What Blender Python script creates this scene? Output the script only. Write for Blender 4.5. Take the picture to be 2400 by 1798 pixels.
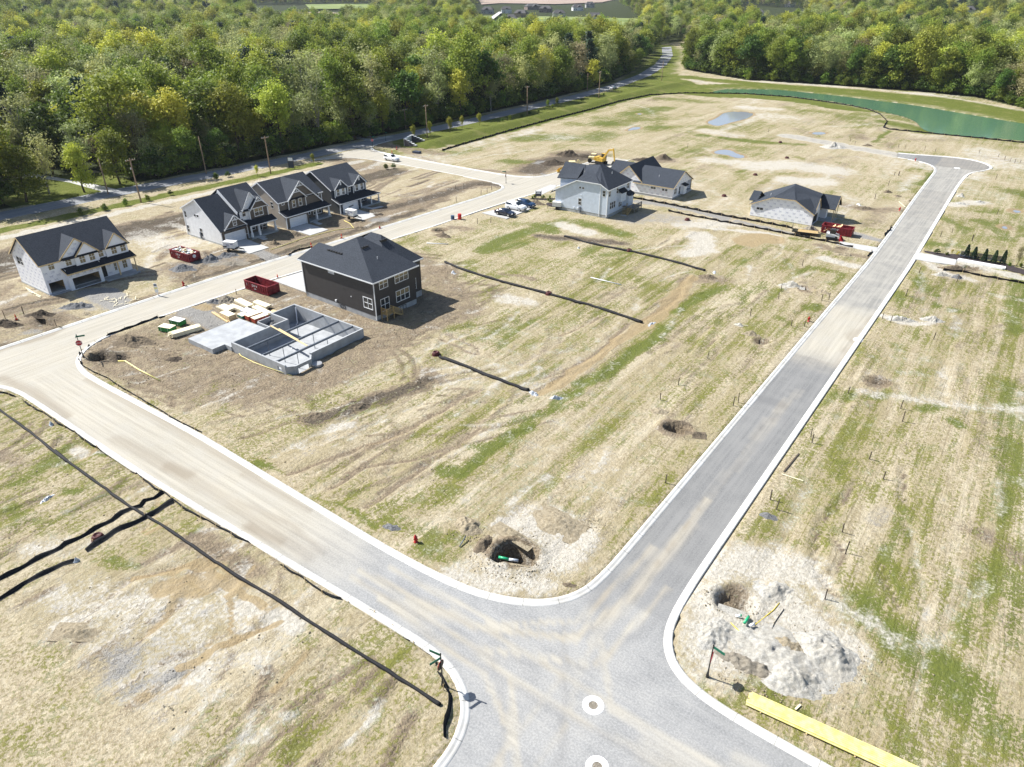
import bpy, bmesh, math, random
import numpy as np
from mathutils import Vector, Matrix
from mathutils.geometry import delaunay_2d_cdt
R = math.radians
scene = bpy.context.scene
for o in list(bpy.data.objects): bpy.data.objects.remove(o)
COL = scene.collection
# ------------------------------------------------------------------ camera
CAM_H = 48.0; FPX = 1660.0; PITCH = math.atan(949/1660.0); YAW = R(36.1)
cam_d = bpy.data.cameras.new('camera'); cam = bpy.data.objects.new('camera', cam_d); COL.objects.link(cam)
cam.location = (0, 0, CAM_H); cam.rotation_euler = (math.pi/2 - PITCH, 0, YAW)
cam_d.sensor_width = 36; cam_d.lens = 36*FPX/2400; cam_d.clip_start = 1; cam_d.clip_end = 30000
scene.camera = cam
# ------------------------------------------------------------------ sky, sun, exposure
SUN_EL = R(45.5); SUN_DIR = Vector((1.0, 0.22, -math.tan(SUN_EL)*1.01)).normalized()   # direction the light travels
world = bpy.data.worlds.new('World'); scene.world = world; world.use_nodes = True
wn = world.node_tree; bg = wn.nodes['Background']
sky = wn.nodes.new('ShaderNodeTexSky'); sky.sky_type = 'NISHITA'; sky.sun_disc = False
sky.sun_elevation = SUN_EL; sky.sun_rotation = math.atan2(-SUN_DIR.x, -SUN_DIR.y); sky.air_density = 1.0; sky.dust_density = 1.0
wn.links.new(sky.outputs[0], bg.inputs[0]); bg.inputs[1].default_value = 0.08
sd = bpy.data.lights.new('sun', 'SUN'); sd.energy = 5.0; sd.angle = R(0.5); sd.color = (1.0, 0.98, 0.935)
sun = bpy.data.objects.new('sun', sd); COL.objects.link(sun)
sun.rotation_euler = SUN_DIR.to_track_quat('-Z', 'Y').to_euler()
scene.view_settings.view_transform = 'Standard'; scene.view_settings.look = 'None'
scene.view_settings.exposure = 0.84; scene.view_settings.gamma = 1
scene.cycles.max_bounces = 6; scene.cycles.transparent_max_bounces = 8; scene.cycles.caustics_reflective = False; scene.cycles.caustics_refractive = False
# ------------------------------------------------------------------ survey: a point of the ground seen in the photograph
_sp, _cp, _sy, _cy = math.sin(PITCH), math.cos(PITCH), math.sin(YAW), math.cos(YAW)
def G(x, y, z=0.0):
    a = (x-1200)/FPX; v = (y-899)/FPX; d = (CAM_H-z)/(_sp+v*_cp); X = a*d; g = (_cp-v*_sp)*d
    return (X*_cy-g*_sy, X*_sy+g*_cy)
def T(reg, pts): return [G(reg[0]+a/reg[2], reg[1]+b/reg[2]) for a, b in pts]
def Dp(pts): return [G(a*1.08499, b*1.08499) for a, b in pts]      # overview coordinates
def pix(x, y, z=0.0):
    X = x*_cy+y*_sy; g = -x*_sy+y*_cy; h = z-CAM_H; d = g*_cp-h*_sp
    return (1200+FPX*X/d, 899+FPX*(-h*_cp-g*_sp)/d, d)
# ------------------------------------------------------------------ object helpers
def tag(o, label=None, cat=None, group=None, kind=None):
    if label: o['label'] = label
    if cat: o['category'] = cat
    if group: o['group'] = group
    if kind: o['kind'] = kind
    return o
def empty(name, loc, rz=0.0, label=None, cat=None, group=None):
    o = bpy.data.objects.new(name, None); COL.objects.link(o); o.location = loc; o.rotation_euler = (0, 0, rz)
    o.empty_display_size = 0.3
    return tag(o, label, cat, group)
def kids(o): return [c for c in bpy.data.objects if c.parent == o]
_children = {}
def link(name, me, parent=None):
    o = bpy.data.objects.new(name, me); COL.objects.link(o)
    if parent: o.parent = parent; _children.setdefault(parent.name, []).append(o)
    return o
def copy_tree(o, loc=None, rz=None, label=None, group=None, parent=None, scale=None):
    c = o.copy(); COL.objects.link(c)
    if parent: c.parent = parent
    if loc is not None: c.location = loc
    if rz is not None: c.rotation_euler = (0, 0, rz)
    if scale is not None: c.scale = scale if hasattr(scale, '__len__') else (scale,)*3
    if label: c['label'] = label
    if group: c['group'] = group
    for ch in list(_children.get(o.name, [])):
        k = copy_tree(ch, parent=c); _children.setdefault(c.name, []).append(k)
    return c
class MB:
    def __init__(s): s.v = []; s.f = []
    def add(s, vs, fs):
        n = len(s.v); s.v += [tuple(p) for p in vs]; s.f += [tuple(n+i for i in f) for f in fs]; return s
    def box(s, x0, x1, y0, y1, z0, z1, m=None):
        vs = [(x, y, z) for z in (z0, z1) for y in (y0, y1) for x in (x0, x1)]
        if m: vs = [tuple(m @ Vector(p)) for p in vs]
        return s.add(vs, [(0, 2, 3, 1), (4, 5, 7, 6), (0, 1, 5, 4), (2, 6, 7, 3), (0, 4, 6, 2), (1, 3, 7, 5)])
    def beam(s, p, q, w, h, up=(0, 0, 1)):
        p, q = Vector(p), Vector(q); d = (q-p).normalized(); u = Vector(up)
        a = d.cross(u)
        if a.length < 1e-4: a = d.cross(Vector((1, 0, 0)))
        a.normalize(); b = a.cross(d).normalized(); a *= w/2; b *= h/2
        vs = [p-a-b, p+a-b, p+a+b, p-a+b, q-a-b, q+a-b, q+a+b, q-a+b]
        return s.add(vs, [(0, 1, 2, 3)[::-1], (4, 5, 6, 7), (0, 4, 5, 1)[::-1], (1, 5, 6, 2)[::-1], (2, 6, 7, 3)[::-1], (3, 7, 4, 0)[::-1]])
    def tube(s, pts, r, n=8, cap=True, r2=None):
        pts = [Vector(p) for p in pts]; rs = r if isinstance(r, (list, tuple)) else [r+(((r2 or r)-r)*i/(len(pts)-1)) for i in range(len(pts))]
        rings = []; base = len(s.v)
        for i, p in enumerate(pts):
            d = (pts[min(i+1, len(pts)-1)]-pts[max(i-1, 0)]).normalized()
            a = d.cross(Vector((0, 0, 1)))
            if a.length < 1e-3: a = Vector((1, 0, 0))
            a.normalize(); b = d.cross(a).normalized()
            for k in range(n):
                t = 2*math.pi*k/n; s.v.append(tuple(p+(a*math.cos(t)+b*math.sin(t))*rs[i]))
        for i in range(len(pts)-1):
            for k in range(n):
                k2 = (k+1) % n; A = base+i*n; B = A+n; s.f.append((A+k, B+k, B+k2, A+k2))
        if cap: s.f.append(tuple(base+k for k in range(n))); s.f.append(tuple(base+(len(pts)-1)*n+k for k in range(n))[::-1])
        return s
    def lathe(s, prof, n=16, c=(0, 0, 0), m=None):
        base = len(s.v)
        for r, z in prof:
            for k in range(n):
                t = 2*math.pi*k/n; p = Vector((c[0]+r*math.cos(t), c[1]+r*math.sin(t), c[2]+z))
                if m: p = m @ p
                s.v.append(tuple(p))
        for i in range(len(prof)-1):
            for k in range(n):
                k2 = (k+1) % n; A = base+i*n; B = A+n; s.f.append((A+k, A+k2, B+k2, B+k))
        s.f.append(tuple(base+k for k in range(n))[::-1]); s.f.append(tuple(base+(len(prof)-1)*n+k for k in range(n)))
        return s
    def prism(s, poly, z0, z1):
        n = len(poly); a = 0.5*sum(poly[i][0]*poly[(i+1) % n][1]-poly[(i+1) % n][0]*poly[i][1] for i in range(n))
        if a < 0: poly = poly[::-1]
        vs = [(x, y, z0) for x, y in poly]+[(x, y, z1) for x, y in poly]
        fs = [tuple(range(n))[::-1], tuple(range(n, 2*n))]+[(i, (i+1) % n, n+(i+1) % n, n+i) for i in range(n)]
        return s.add(vs, fs)
    def slab(s, poly, t):      # a roof plane with thickness t downwards
        P = [Vector(p) for p in poly]; nrm = (P[1]-P[0]).cross(P[2]-P[0])
        if nrm.z < 0: P = P[::-1]
        n = len(P); vs = [tuple(p) for p in P]+[(p.x, p.y, p.z-t) for p in P]
        fs = [tuple(range(n)), tuple(range(n, 2*n))[::-1]]+[(i, n+i, n+(i+1) % n, (i+1) % n) for i in range(n)]
        return s.add(vs, fs)
    def build(s, name, mat, parent=None, smooth=False):
        me = bpy.data.meshes.new(name); me.from_pydata(s.v, [], s.f); me.update()
        if isinstance(mat, str): mat = M[mat]
        me.materials.append(mat)
        if smooth: me.polygons.foreach_set('use_smooth', [True]*len(me.polygons))
        return link(name, me, parent)
def npmesh(name, v, f, mat, parent=None, smooth=False):
    me = bpy.data.meshes.new(name); v = np.asarray(v, np.float32); f = np.asarray(f, np.int32); k = f.shape[1]
    me.vertices.add(len(v)); me.vertices.foreach_set('co', v.ravel())
    me.loops.add(f.size); me.loops.foreach_set('vertex_index', f.ravel())
    me.polygons.add(len(f)); me.polygons.foreach_set('loop_start', np.arange(0, f.size, k, dtype=np.int32))
    me.polygons.foreach_set('loop_total', np.full(len(f), k, np.int32))
    if smooth: me.polygons.foreach_set('use_smooth', np.ones(len(f), bool))
    me.update(calc_edges=True); me.materials.append(M[mat] if isinstance(mat, str) else mat)
    return link(name, me, parent)
# ------------------------------------------------------------------ materials
M = {}
class NT:
    def __init__(s, name):
        m = bpy.data.materials.new(name); m.use_nodes = True; s.m = m; s.t = m.node_tree
        s.b = s.t.nodes['Principled BSDF']; s.out = s.t.nodes['Material Output']; M[name] = m
        s.b.inputs['Specular IOR Level'].default_value = 0.3
    def n(s, ty, **kw):
        nd = s.t.nodes.new(ty)
        for k, v in kw.items():
            if hasattr(nd, k) and not k[0].isupper(): setattr(nd, k, v)
        return nd
    def set(s, sock, v):
        if hasattr(v, 'is_linked') or isinstance(v, bpy.types.NodeSocket): s.t.links.new(v, sock)
        elif isinstance(v, (tuple, list)): sock.default_value = (v[0], v[1], v[2], 1) if len(sock.default_value) == 4 else v
        else: sock.default_value = v
    def pos(s, sc=(1, 1, 1), obj=False, loc=(0, 0, 0), rot=0):
        src = s.n('ShaderNodeTexCoord').outputs['Object'] if obj else s.n('ShaderNodeNewGeometry').outputs['Position']
        mp = s.n('ShaderNodeMapping'); s.t.links.new(src, mp.inputs[0]); mp.inputs['Scale'].default_value = sc; mp.inputs['Location'].default_value = loc
        mp.inputs['Rotation'].default_value = (0, 0, rot)
        return mp.outputs[0]
    def noise(s, vec, scale=1, detail=4, rough=.55, dist=0):
        nd = s.n('ShaderNodeTexNoise'); s.t.links.new(vec, nd.inputs['Vector']); nd.inputs['Scale'].default_value = scale
        nd.inputs['Detail'].default_value = detail; nd.inputs['Roughness'].default_value = rough; nd.inputs['Distortion'].default_value = dist
        return nd.outputs['Fac']
    def math(s, op, a, b=0.0, c=None, clamp=False):
        nd = s.n('ShaderNodeMath'); nd.operation = op; nd.use_clamp = clamp; s.set(nd.inputs[0], a); s.set(nd.inputs[1], b)
        if c is not None: s.set(nd.inputs[2], c)
        return nd.outputs[0]
    def ss(s, v, a, b, lo=0.0, hi=1.0, smooth=True):
        nd = s.n('ShaderNodeMapRange'); nd.interpolation_type = 'SMOOTHSTEP' if smooth else 'LINEAR'
        s.set(nd.inputs['Value'], v); nd.inputs['From Min'].default_value = a; nd.inputs['From Max'].default_value = b
        nd.inputs['To Min'].default_value = lo; nd.inputs['To Max'].default_value = hi
        return nd.outputs[0]
    def mix(s, f, a, b, bl='MIX'):
        nd = s.n('ShaderNodeMix'); nd.data_type = 'RGBA'; nd.blend_type = bl; s.set(nd.inputs[0], f); s.set(nd.inputs[6], a); s.set(nd.inputs[7], b)
        return nd.outputs[2]
    def bump(s, h, strength=.5, dist=.1):
        nd = s.n('ShaderNodeBump'); s.set(nd.inputs['Height'], h); nd.inputs['Strength'].default_value = strength; nd.inputs['Distance'].default_value = dist
        s.t.links.new(nd.outputs[0], s.b.inputs['Normal'])
    def attr(s, name):
        nd = s.n('ShaderNodeAttribute'); nd.attribute_name = name; sp = s.n('ShaderNodeSeparateColor'); s.t.links.new(nd.outputs['Color'], sp.inputs[0])
        return [sp.outputs[0], sp.outputs[1], sp.outputs[2], nd.outputs['Alpha']]
    def col(s, c): s.set(s.b.inputs['Base Color'], c)
    def rough(s, r): s.set(s.b.inputs['Roughness'], r)
def simple(name, c, rough=.7, var=.25, scale=3, metal=0, bump=0, obj=True, spec=.3, c2=None):
    t = NT(name); v = t.pos(obj=obj); f = t.noise(v, scale, 5)
    a = tuple(x*(1-var) for x in c); b = c2 if c2 else tuple(min(1, x*(1+var)) for x in c)
    t.col(t.mix(t.ss(f, .3, .7), a, b)); t.rough(rough); t.b.inputs['Metallic'].default_value = metal; t.b.inputs['Specular IOR Level'].default_value = spec
    if bump: t.bump(t.noise(v, scale*4, 3), bump, .05)
    return t.m
simple('wood_raw', (.62, .47, .26), .8, .18, 6); simple('wood_pole', (.27, .19, .12), .9, .25, 4); simple('wood_dark', (.09, .07, .055), .9, .2, 8)
simple('white_paint', (.80, .80, .79), .5, .04, 2); simple('trim_white', (.78, .79, .80), .5, .03, 2)
simple('osb', (.60, .44, .24), .85, .2, 5); simple('concrete', (.36, .37, .38), .85, .13, .9, bump=.1); simple('foundation_gray', (.37, .38, .38), .9, .12, 1.5)
simple('driveway_concrete', (.44, .435, .42), .85, .07, .7, obj=False); simple('black_fabric', (.016, .016, .018), .75, .3, 9, spec=.25)
simple('steel_gray', (.16, .18, .21), .5, .15, 3, metal=.3); simple('black_metal', (.02, .02, .022), .45, .2, 5, spec=.5); simple('rubber', (.018, .018, .018), .8, .2, 8)
simple('dumpster_red', (.20, .018, .025), .55, .3, 1.6, c2=(.30, .035, .045)); simple('dumpster_inside', (.13, .04, .03), .8, .4, 2)
simple('hydrant_red', (.38, .012, .012), .4, .15, 6, spec=.5); simple('cone_orange', (.75, .07, .02), .5, .1, 5); simple('iron_maroon', (.07, .016, .016), .6, .3, 6)
simple('sign_green', (.005, .13, .075), .4, .05, 2); simple('stop_red', (.42, .01, .02), .4, .05, 2); simple('sign_metal', (.45, .45, .46), .4, .1, 3, metal=.5)
simple('machine_yellow', (.55, .33, .03), .5, .2, 1.5, c2=(.66, .43, .08)); simple('machine_tan', (.72, .60, .32), .5, .1, 1.5); simple('machine_dark', (.03, .03, .03), .6, .3, 4)
simple('car_white', (.82, .82, .82), .25, .02, 1, spec=.6); simple('car_navy', (.008, .014, .035), .15, .1, 1, spec=.9); simple('car_blue', (.006, .03, .085), .15, .1, 1, spec=.9); simple('car_silver', (.5, .52, .55), .25, .05, 1, spec=.7)
simple('chrome', (.6, .6, .62), .25, .05, 1, metal=.9); simple('headlight', (.75, .78, .8), .15, .05, 1, spec=.8)
simple('pipe_green', (.02, .36, .16), .35, .05, 2, spec=.5); simple('pipe_yellow', (.78, .66, .20), .4, .05, 2, c2=(.84, .76, .34)); simple('pvc_white', (.75, .76, .78), .4, .05, 3); simple('pipe_lip', (.72, .55, .03), .5, .05, 3)
simple('wrap_green', (.02, .20, .05), .45, .15, 2); simple('wrap_teal', (.01, .16, .13), .45, .15, 2); simple('wrap_rust', (.30, .05, .025), .6, .15, 2); simple('board_pale', (.78, .70, .50), .8, .1, 1.5)
simple('foam_white', (.78, .80, .84), .6, .05, 2); simple('plastic_blue', (.05, .09, .16), .5, .1, 4); simple('barrel_red', (.55, .03, .03), .5, .1, 4)
simple('shed_blue', (.05, .06, .09), .6, .1, 4); simple('bag_plastic', (.45, .48, .52), .35, .4, 6, spec=.6); simple('stone_pale', (.55, .54, .52), .8, .1, 3)
simple('orange_paint', (.7, .12, .02), .5, .1, 3); simple('ink_blue', (.20, .22, .36), .6, .05, 2); simple('ink_red', (.55, .30, .34), .6, .05, 2); simple('letter_white', (.8, .8, .82), .6, .03, 3)
simple('deck_wood', (.42, .30, .14), .85, .2, 5); simple('deck_gray', (.22, .21, .19), .85, .2, 5); simple('brick_dark', (.10, .09, .095), .9, .35, 12); simple('rock_gray', (.52, .50, .46), .9, .2, 5)
simple('mulch', (.045, .035, .035), .95, .4, 9); simple('bark', (.10, .075, .05), .95, .3, 4); simple('bark_pale', (.30, .28, .24), .9, .35, 3)
def glassy(name, c, r=.08):
    t = NT(name); t.col(c); t.rough(r); t.b.inputs['Specular IOR Level'].default_value = .9; t.b.inputs['Metallic'].default_value = .0
glassy('pane_glass', (.035, .04, .045)); glassy('pane_amber', (.22, .18, .10), .25); glassy('car_glass', (.012, .018, .022), .05)
def siding(name, c, step=.11, depth=.35, board=False):
    t = NT(name); p = t.n('ShaderNodeTexCoord').outputs['Object']; sp = t.n('ShaderNodeSeparateXYZ'); t.t.links.new(p, sp.inputs[0])
    if board: u = t.math('FRACT', t.math('DIVIDE', t.math('ADD', sp.outputs[0], sp.outputs[1]), .4)); ln = t.ss(u, .0, .12)
    else: u = t.math('FRACT', t.math('DIVIDE', sp.outputs[2], step*1.4)); ln = t.ss(u, 0, .22)
    f = t.noise(p, 1.2, 4)
    base = t.mix(t.ss(f, .3, .7), tuple(x*.93 for x in c), tuple(x*1.05 for x in c))
    t.col(t.mix(ln, tuple(x*.72 for x in c), base)); t.rough(.65)
    t.bump(u if not board else ln, depth, .03)
siding('siding_white', (.84, .85, .87)); siding('siding_tan', (.46, .41, .35)); siding('siding_charcoal', (.060, .056, .056)); siding('siding_navy', (.07, .075, .08)); siding('siding_lightgray', (.62, .69, .79))
siding('shake_brown', (.115, .095, .08), .16); siding('board_charcoal', (.085, .08, .085), board=True); siding('board_navy', (.035, .045, .065), board=True); siding('shake_tan', (.15, .13, .11), .16)
simple('shutter_white', (.75, .76, .77), .6, .03, 3); simple('door_white', (.72, .74, .78), .5, .03, 2)
def wrapmat():
    t = NT('house_wrap'); p = t.pos(obj=True); f = t.noise(p, .8, 4); w = t.noise(p, 5, 3)
    t.col(t.mix(t.ss(f, .35, .7), (.84, .85, .90), (.90, .91, .93))); t.rough(.45); t.bump(f, .12, .08)
wrapmat()
def shingle(name, c):
    t = NT(name); p = t.pos(obj=True); sp = t.n('ShaderNodeSeparateXYZ'); t.t.links.new(p, sp.inputs[0])
    br = t.noise(t.pos((1, 1, 2.2), obj=True), 4.5, 3, .7); big = t.noise(p, .35, 3)
    cr = t.ss(t.math('FRACT', t.math('DIVIDE', sp.outputs[2], .11)), 0, .3)
    k = t.mix(t.ss(br, .3, .7), tuple(x*.62 for x in c), tuple(x*1.45 for x in c)); k = t.mix(t.ss(big, .3, .7, 0, .35), k, tuple(x*1.3 for x in c))
    t.col(t.mix(cr, tuple(x*.6 for x in c), k)); t.rough(.9); t.b.inputs['Specular IOR Level'].default_value = .2; t.bump(br, .4, .03)
shingle('shingles', (.042, .049, .062)); shingle('shingles_black', (.028, .031, .037)); shingle('shingles_brown', (.10, .095, .095))
def leafmat(name, c, c2, tr=.36):
    t = NT(name); oi = t.n('ShaderNodeObjectInfo').outputs['Random']; p = t.pos(obj=True); f = t.noise(p, .55, 4, .6); f2 = t.noise(p, 3.2, 2)
    k = t.mix(t.ss(t.math('ADD', t.math('MULTIPLY', f, .6), t.math('MULTIPLY', f2, .4)), .36, .64), c, c2)
    hv = t.n('ShaderNodeHueSaturation'); t.t.links.new(k, hv.inputs['Color']); t.set(hv.inputs['Value'], t.ss(oi, 0, 1, .62, 1.42, False)); t.set(hv.inputs['Hue'], t.ss(t.math('FRACT', t.math('MULTIPLY', oi, 7.3)), 0, 1, .475, .515, False))
    k = hv.outputs[0]
    t.col(k); t.rough(.6); t.b.inputs['Specular IOR Level'].default_value = .25
    tl = t.n('ShaderNodeBsdfTranslucent'); t.set(tl.inputs[0], k); mx = t.n('ShaderNodeMixShader'); mx.inputs[0].default_value = tr
    t.t.links.new(t.b.outputs[0], mx.inputs[1]); t.t.links.new(tl.outputs[0], mx.inputs[2]); t.t.links.new(mx.outputs[0], t.out.inputs[0])
leafmat('leaf_dark', (.045, .09, .014), (.13, .20, .03)); leafmat('leaf_mid', (.13, .19, .025), (.29, .35, .05)); leafmat('leaf_yellow', (.28, .32, .03), (.50, .52, .09))
leafmat('leaf_pale', (.26, .30, .10), (.46, .49, .20)); leafmat('leaf_olive', (.22, .20, .09), (.37, .34, .17)); leafmat('leaf_conifer', (.02, .05, .028), (.06, .10, .045), .15)
leafmat('leaf_gold', (.34, .32, .02), (.52, .48, .05)); leafmat('leaf_bush', (.09, .15, .018), (.23, .30, .04))
# ------------------------------------------------------------------ land: streets, kerbs, ground sheet, water
rng = np.random.default_rng(7); random.seed(7)
def vn(x, y, fx, fy=None, seed=0, octs=4, gain=.5):
    fy = fy or fx; out = np.zeros_like(x, dtype=float); amp = 1; tot = 0
    for o in range(octs):
        X = x*fx*2**o+seed*17.3+o*5.1; Y = y*fy*2**o+seed*9.7+o*3.3; xi = np.floor(X); yi = np.floor(Y); u = X-xi; v = Y-yi
        u = u*u*(3-2*u); v = v*v*(3-2*v)
        def h(a, b):
            t = np.sin(a*127.1+b*311.7+seed*74.7)*43758.5453; return t-np.floor(t)
        out += amp*((h(xi, yi)*(1-u)+h(xi+1, yi)*u)*(1-v)+(h(xi, yi+1)*(1-u)+h(xi+1, yi+1)*u)*v); tot += amp; amp *= gain
    return out/tot
def chaikin(P, k=2, closed=False):
    for _ in range(k):
        Q = [] if closed else [P[0]]
        n = len(P)
        for i in range(n if closed else n-1):
            a, b = P[i], P[(i+1) % n]; L = math.dist(a, b)
            t = min(.25, 2.5/max(L, 1e-6))
            Q += [(a[0]+(b[0]-a[0])*t, a[1]+(b[1]-a[1])*t), (b[0]+(a[0]-b[0])*t, b[1]+(a[1]-b[1])*t)]
        if not closed: Q.append(P[-1])
        P = Q
    return P
def inside(x, y, poly):
    c = np.zeros(x.shape, bool); n = len(poly)
    for i in range(n):
        x1, y1 = poly[i]; x2, y2 = poly[(i+1) % n]
        if y1 == y2: continue
        m = ((y1 > y) != (y2 > y)); c ^= m & (x < (x2-x1)*(y-y1)/(y2-y1)+x1)
    return c
def pdist(x, y, pts, closed=False):
    d = np.full(x.shape, 1e9); n = len(pts)
    if n == 1: return np.hypot(x-pts[0][0], y-pts[0][1])
    for i in range(n if closed else n-1):
        x1, y1 = pts[i]; x2, y2 = pts[(i+1) % n]; dx, dy = x2-x1, y2-y1; L = dx*dx+dy*dy+1e-9
        t = np.clip(((x-x1)*dx+(y-y1)*dy)/L, 0, 1); d = np.minimum(d, np.hypot(x-x1-t*dx, y-y1-t*dy))
    return d
KA = [(-101.2, 200), (-101.6, 158), (-103, 145), (-104.3, 130), (-105, 112), (-106, 102), (-106.4, 80), (-107.3, 74), (-108, 65), (-108.5, 52), (-108.7, 45), (-107.8, 40.5), (-105.3, 37.2), (-101.5, 35.5), (-97, 35.1), (-72.9, 35.6),
      (-39.5, 34.8), (-31.3, 35.2), (-27, 36.4), (-23.9, 38.3), (-22.2, 40.9), (-21.75, 44.2), (-21.7, 48.6), (-21.7, 150), (-22.3, 175), (-22.7, 188), (-23.2, 204), (-23.7, 230), (-23.9, 240), (-25.5, 245.5), (-29.2, 249.5), (-36, 251.5)]
KB = [(-37.3, 259.0), (-32.5, 259.8), (-23.7, 262.3), (-17.8, 262.3), (-13.4, 259.2), (-10.8, 254.6), (-10.8, 250.5), (-12.5, 246.6), (-14.7, 242.5), (-15.5, 237), (-15.6, 222), (-15, 193), (-14.1, 150), (-14.1, 48), (-13.8, 42.5), (-12.8, 39.8), (-11, 38.2), (-8.1, 37.4), (-3, 37.2), (30, 37.2)]
KC = [(30, 28.5), (-6, 28.5), (-10.5, 27.6), (-13, 24.5), (-13.6, 20), (-13.8, 5)]
KD = [(-21.9, 5), (-21.9, 20.9), (-22.2, 23.4), (-23.3, 25.6), (-25.5, 27.2), (-28.8, 28.0), (-57.7, 27.1), (-71.7, 26.7), (-101.7, 26.9), (-106, 25.7), (-108.8, 22.5), (-109.4, 17), (-109.5, -30)]
KE = [(-118, -30), (-117.7, 30), (-117.5, 58), (-117, 70), (-115.5, 88), (-114.3, 105), (-113.2, 122), (-112.4, 136), (-111.9, 144), (-112.2, 149), (-114, 152), (-118, 153.3), (-124, 153.5), (-131.8, 154.2), (-153.6, 154.2), (-167, 153.5), (-173, 151), (-177, 146), (-179.6, 140)]
KF = [(-181.2, 179), (-180.4, 171), (-177.6, 165.8), (-172.5, 163.3), (-155, 162.5), (-135, 162.2), (-120, 162.4), (-115, 163.6), (-111.8, 166.4), (-110.7, 171), (-110.3, 180), (-109.8, 200)]
KERBS = [chaikin(k, 2) for k in (KA, KB, KC, KD, KE, KF)]
ROAD = [p for k in KERBS for p in k]
COUNTY_N = chaikin([(-196, -40), (-190, 20), (-188.2, 60), (-186.6, 92), (-183, 124), (-181, 160), (-180, 190), (-179.5, 240), (-180.5, 300), (-185, 350), (-194, 400), (-212, 459), (-236, 520), (-270, 590)], 2)
def offset(P, d):
    out = []
    for i in range(len(P)):
        a = P[max(i-1, 0)]; b = P[min(i+1, len(P)-1)]; L = math.dist(a, b)+1e-9; nx, ny = (b[1]-a[1])/L, -(b[0]-a[0])/L
        k = 1.0
        out.append((P[i][0]+nx*d*k, P[i][1]+ny*d*k))
    return out
COUNTY = COUNTY_N+offset(COUNTY_N, -7.6)[::-1]
POND = chaikin(T((1600, 0, 2.765), [(170, 600), (260, 576), (600, 578), (1000, 618), (1500, 680), (2212, 800)])+[(35, 345), (35, 305)]+T((1600, 0, 2.765), [(2212, 912), (1900, 885), (1600, 857), (1545, 828), (1515, 790), (1440, 755), (1250, 712), (1000, 660), (700, 622), (400, 604)]), 2, True)
PUD = []   # puddle outlines
for reg, pts in [((1600, 0, 2.765), [(145, 795), (215, 770), (270, 728), (370, 722), (470, 735), (420, 770), (330, 790), (225, 822)]), ((1600, 0, 2.765), [(195, 985), (250, 968), (320, 975), (345, 995), (405, 1010), (395, 1028), (330, 1022), (290, 1005), (220, 1000)]),
                 ((1600, 0, 2.765), [(830, 862), (880, 854), (940, 862), (900, 874), (850, 872)]), ((800, 0, 2.765), [(1850, 850), (1880, 825), (1945, 823), (1930, 840), (1890, 842)]), ((800, 0, 2.765), [(1905, 738), (1950, 735), (1940, 745)]),
                 ((1700, 400, 3.16), [(2120, 295), (2165, 290), (2200, 312), (2140, 312)]), ((1700, 400, 3.16), [(2045, 415), (2080, 410), (2095, 432), (2055, 432)])]:
    PUD.append(chaikin(T(reg, pts), 2, True))
PITS = [(G(1216, 1303), 1.7, 1.3, 1.7), (G(1187, 1300), .9, 1.5, 1.9), (G(1588, 1008), 1.5, 1.0, 1.2), (G(1720, 1412), 1.6, 1.5, 1.0), (G(235, 838), 1.6, 1.3, 1.2), (G(1725, 735)[:2], 0, 0, 0), (G(1890, 680), 1.2, .8, 1.0), (G(1789, 802), 1.1, .8, .9), (G(2055, 897), 1.6, .6, .9), (G(2275, 630), 1.2, .6, 1.0),
        (G(1033, 541), 1.5, 1.0, .9), (G(108, 755), 3.2, .55, 1.0), (G(830, 520), 1.2, .9, .8), (G(1975, 585), 1.2, .5, .8), (G(2140, 473), .8, .5, .6), (G(2100, 462), .6, .4, .5)]
PITS = [p for p in PITS if p[1] > 0]
FND = [(-88.6, 51.2), (-76.3, 51.2), (-75.3, 52.3), (-75.3, 55.0), (-76.3, 55.9), (-76.3, 66.0), (-92.5, 66.0), (-92.5, 61.2), (-88.6, 61.2)]
# grid lines
def lines(segs):
    out = []
    for a, b, s in segs: out += list(np.arange(a, b, s))
    return out
gx = lines([(-160, 25, .42), (-215, -160, 1.0), (25, 60, 1.5), (-330, -215, 4), (60, 300, 8)])+list(-330-np.geomspace(1, 6000, 40))+list(300+np.geomspace(1, 6000, 24))
gx += [v for X in (-92.5, -88.6, -76.3) for v in (X-.1, X+.1)]
gy = lines([(14, 80, .4), (80, 130, .55), (130, 200, .8), (200, 300, 1.3), (300, 480, 2.5), (480, 900, 14), (-60, 14, 3)])+list(900+np.geomspace(1, 6000, 30))+list(-60-np.geomspace(1, 500, 8))
gy += [v for Y in (51.2, 61.2, 66.0) for v in (Y-.1, Y+.1)]
gx = np.unique(np.round(gx, 3)); gy = np.unique(np.round(gy, 3))
gx = gx[np.insert(np.diff(gx) > .06, 0, True)]; gy = gy[np.insert(np.diff(gy) > .06, 0, True)]
XX, YY = np.meshgrid(gx, gy); x = XX.ravel(); y = YY.ravel(); NV = len(x)
near = (x > -340) & (x < 70) & (y > 10) & (y < 620)
ix = np.where(near)[0]; xs, ys = x[ix], y[ix]
wx = xs+(vn(xs, ys, .35, seed=3, octs=3)-.5)*2.0; wy = ys+(vn(xs, ys, .35, seed=4, octs=3)-.5)*2.0     # warped coordinates: ragged outlines
ch = {k: np.zeros(len(xs)) for k in ('grass', 'dirt', 'gravel', 'pale', 'mud', 'lawn', 'wood', 'rows', 'rut', 'berm')}
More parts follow.
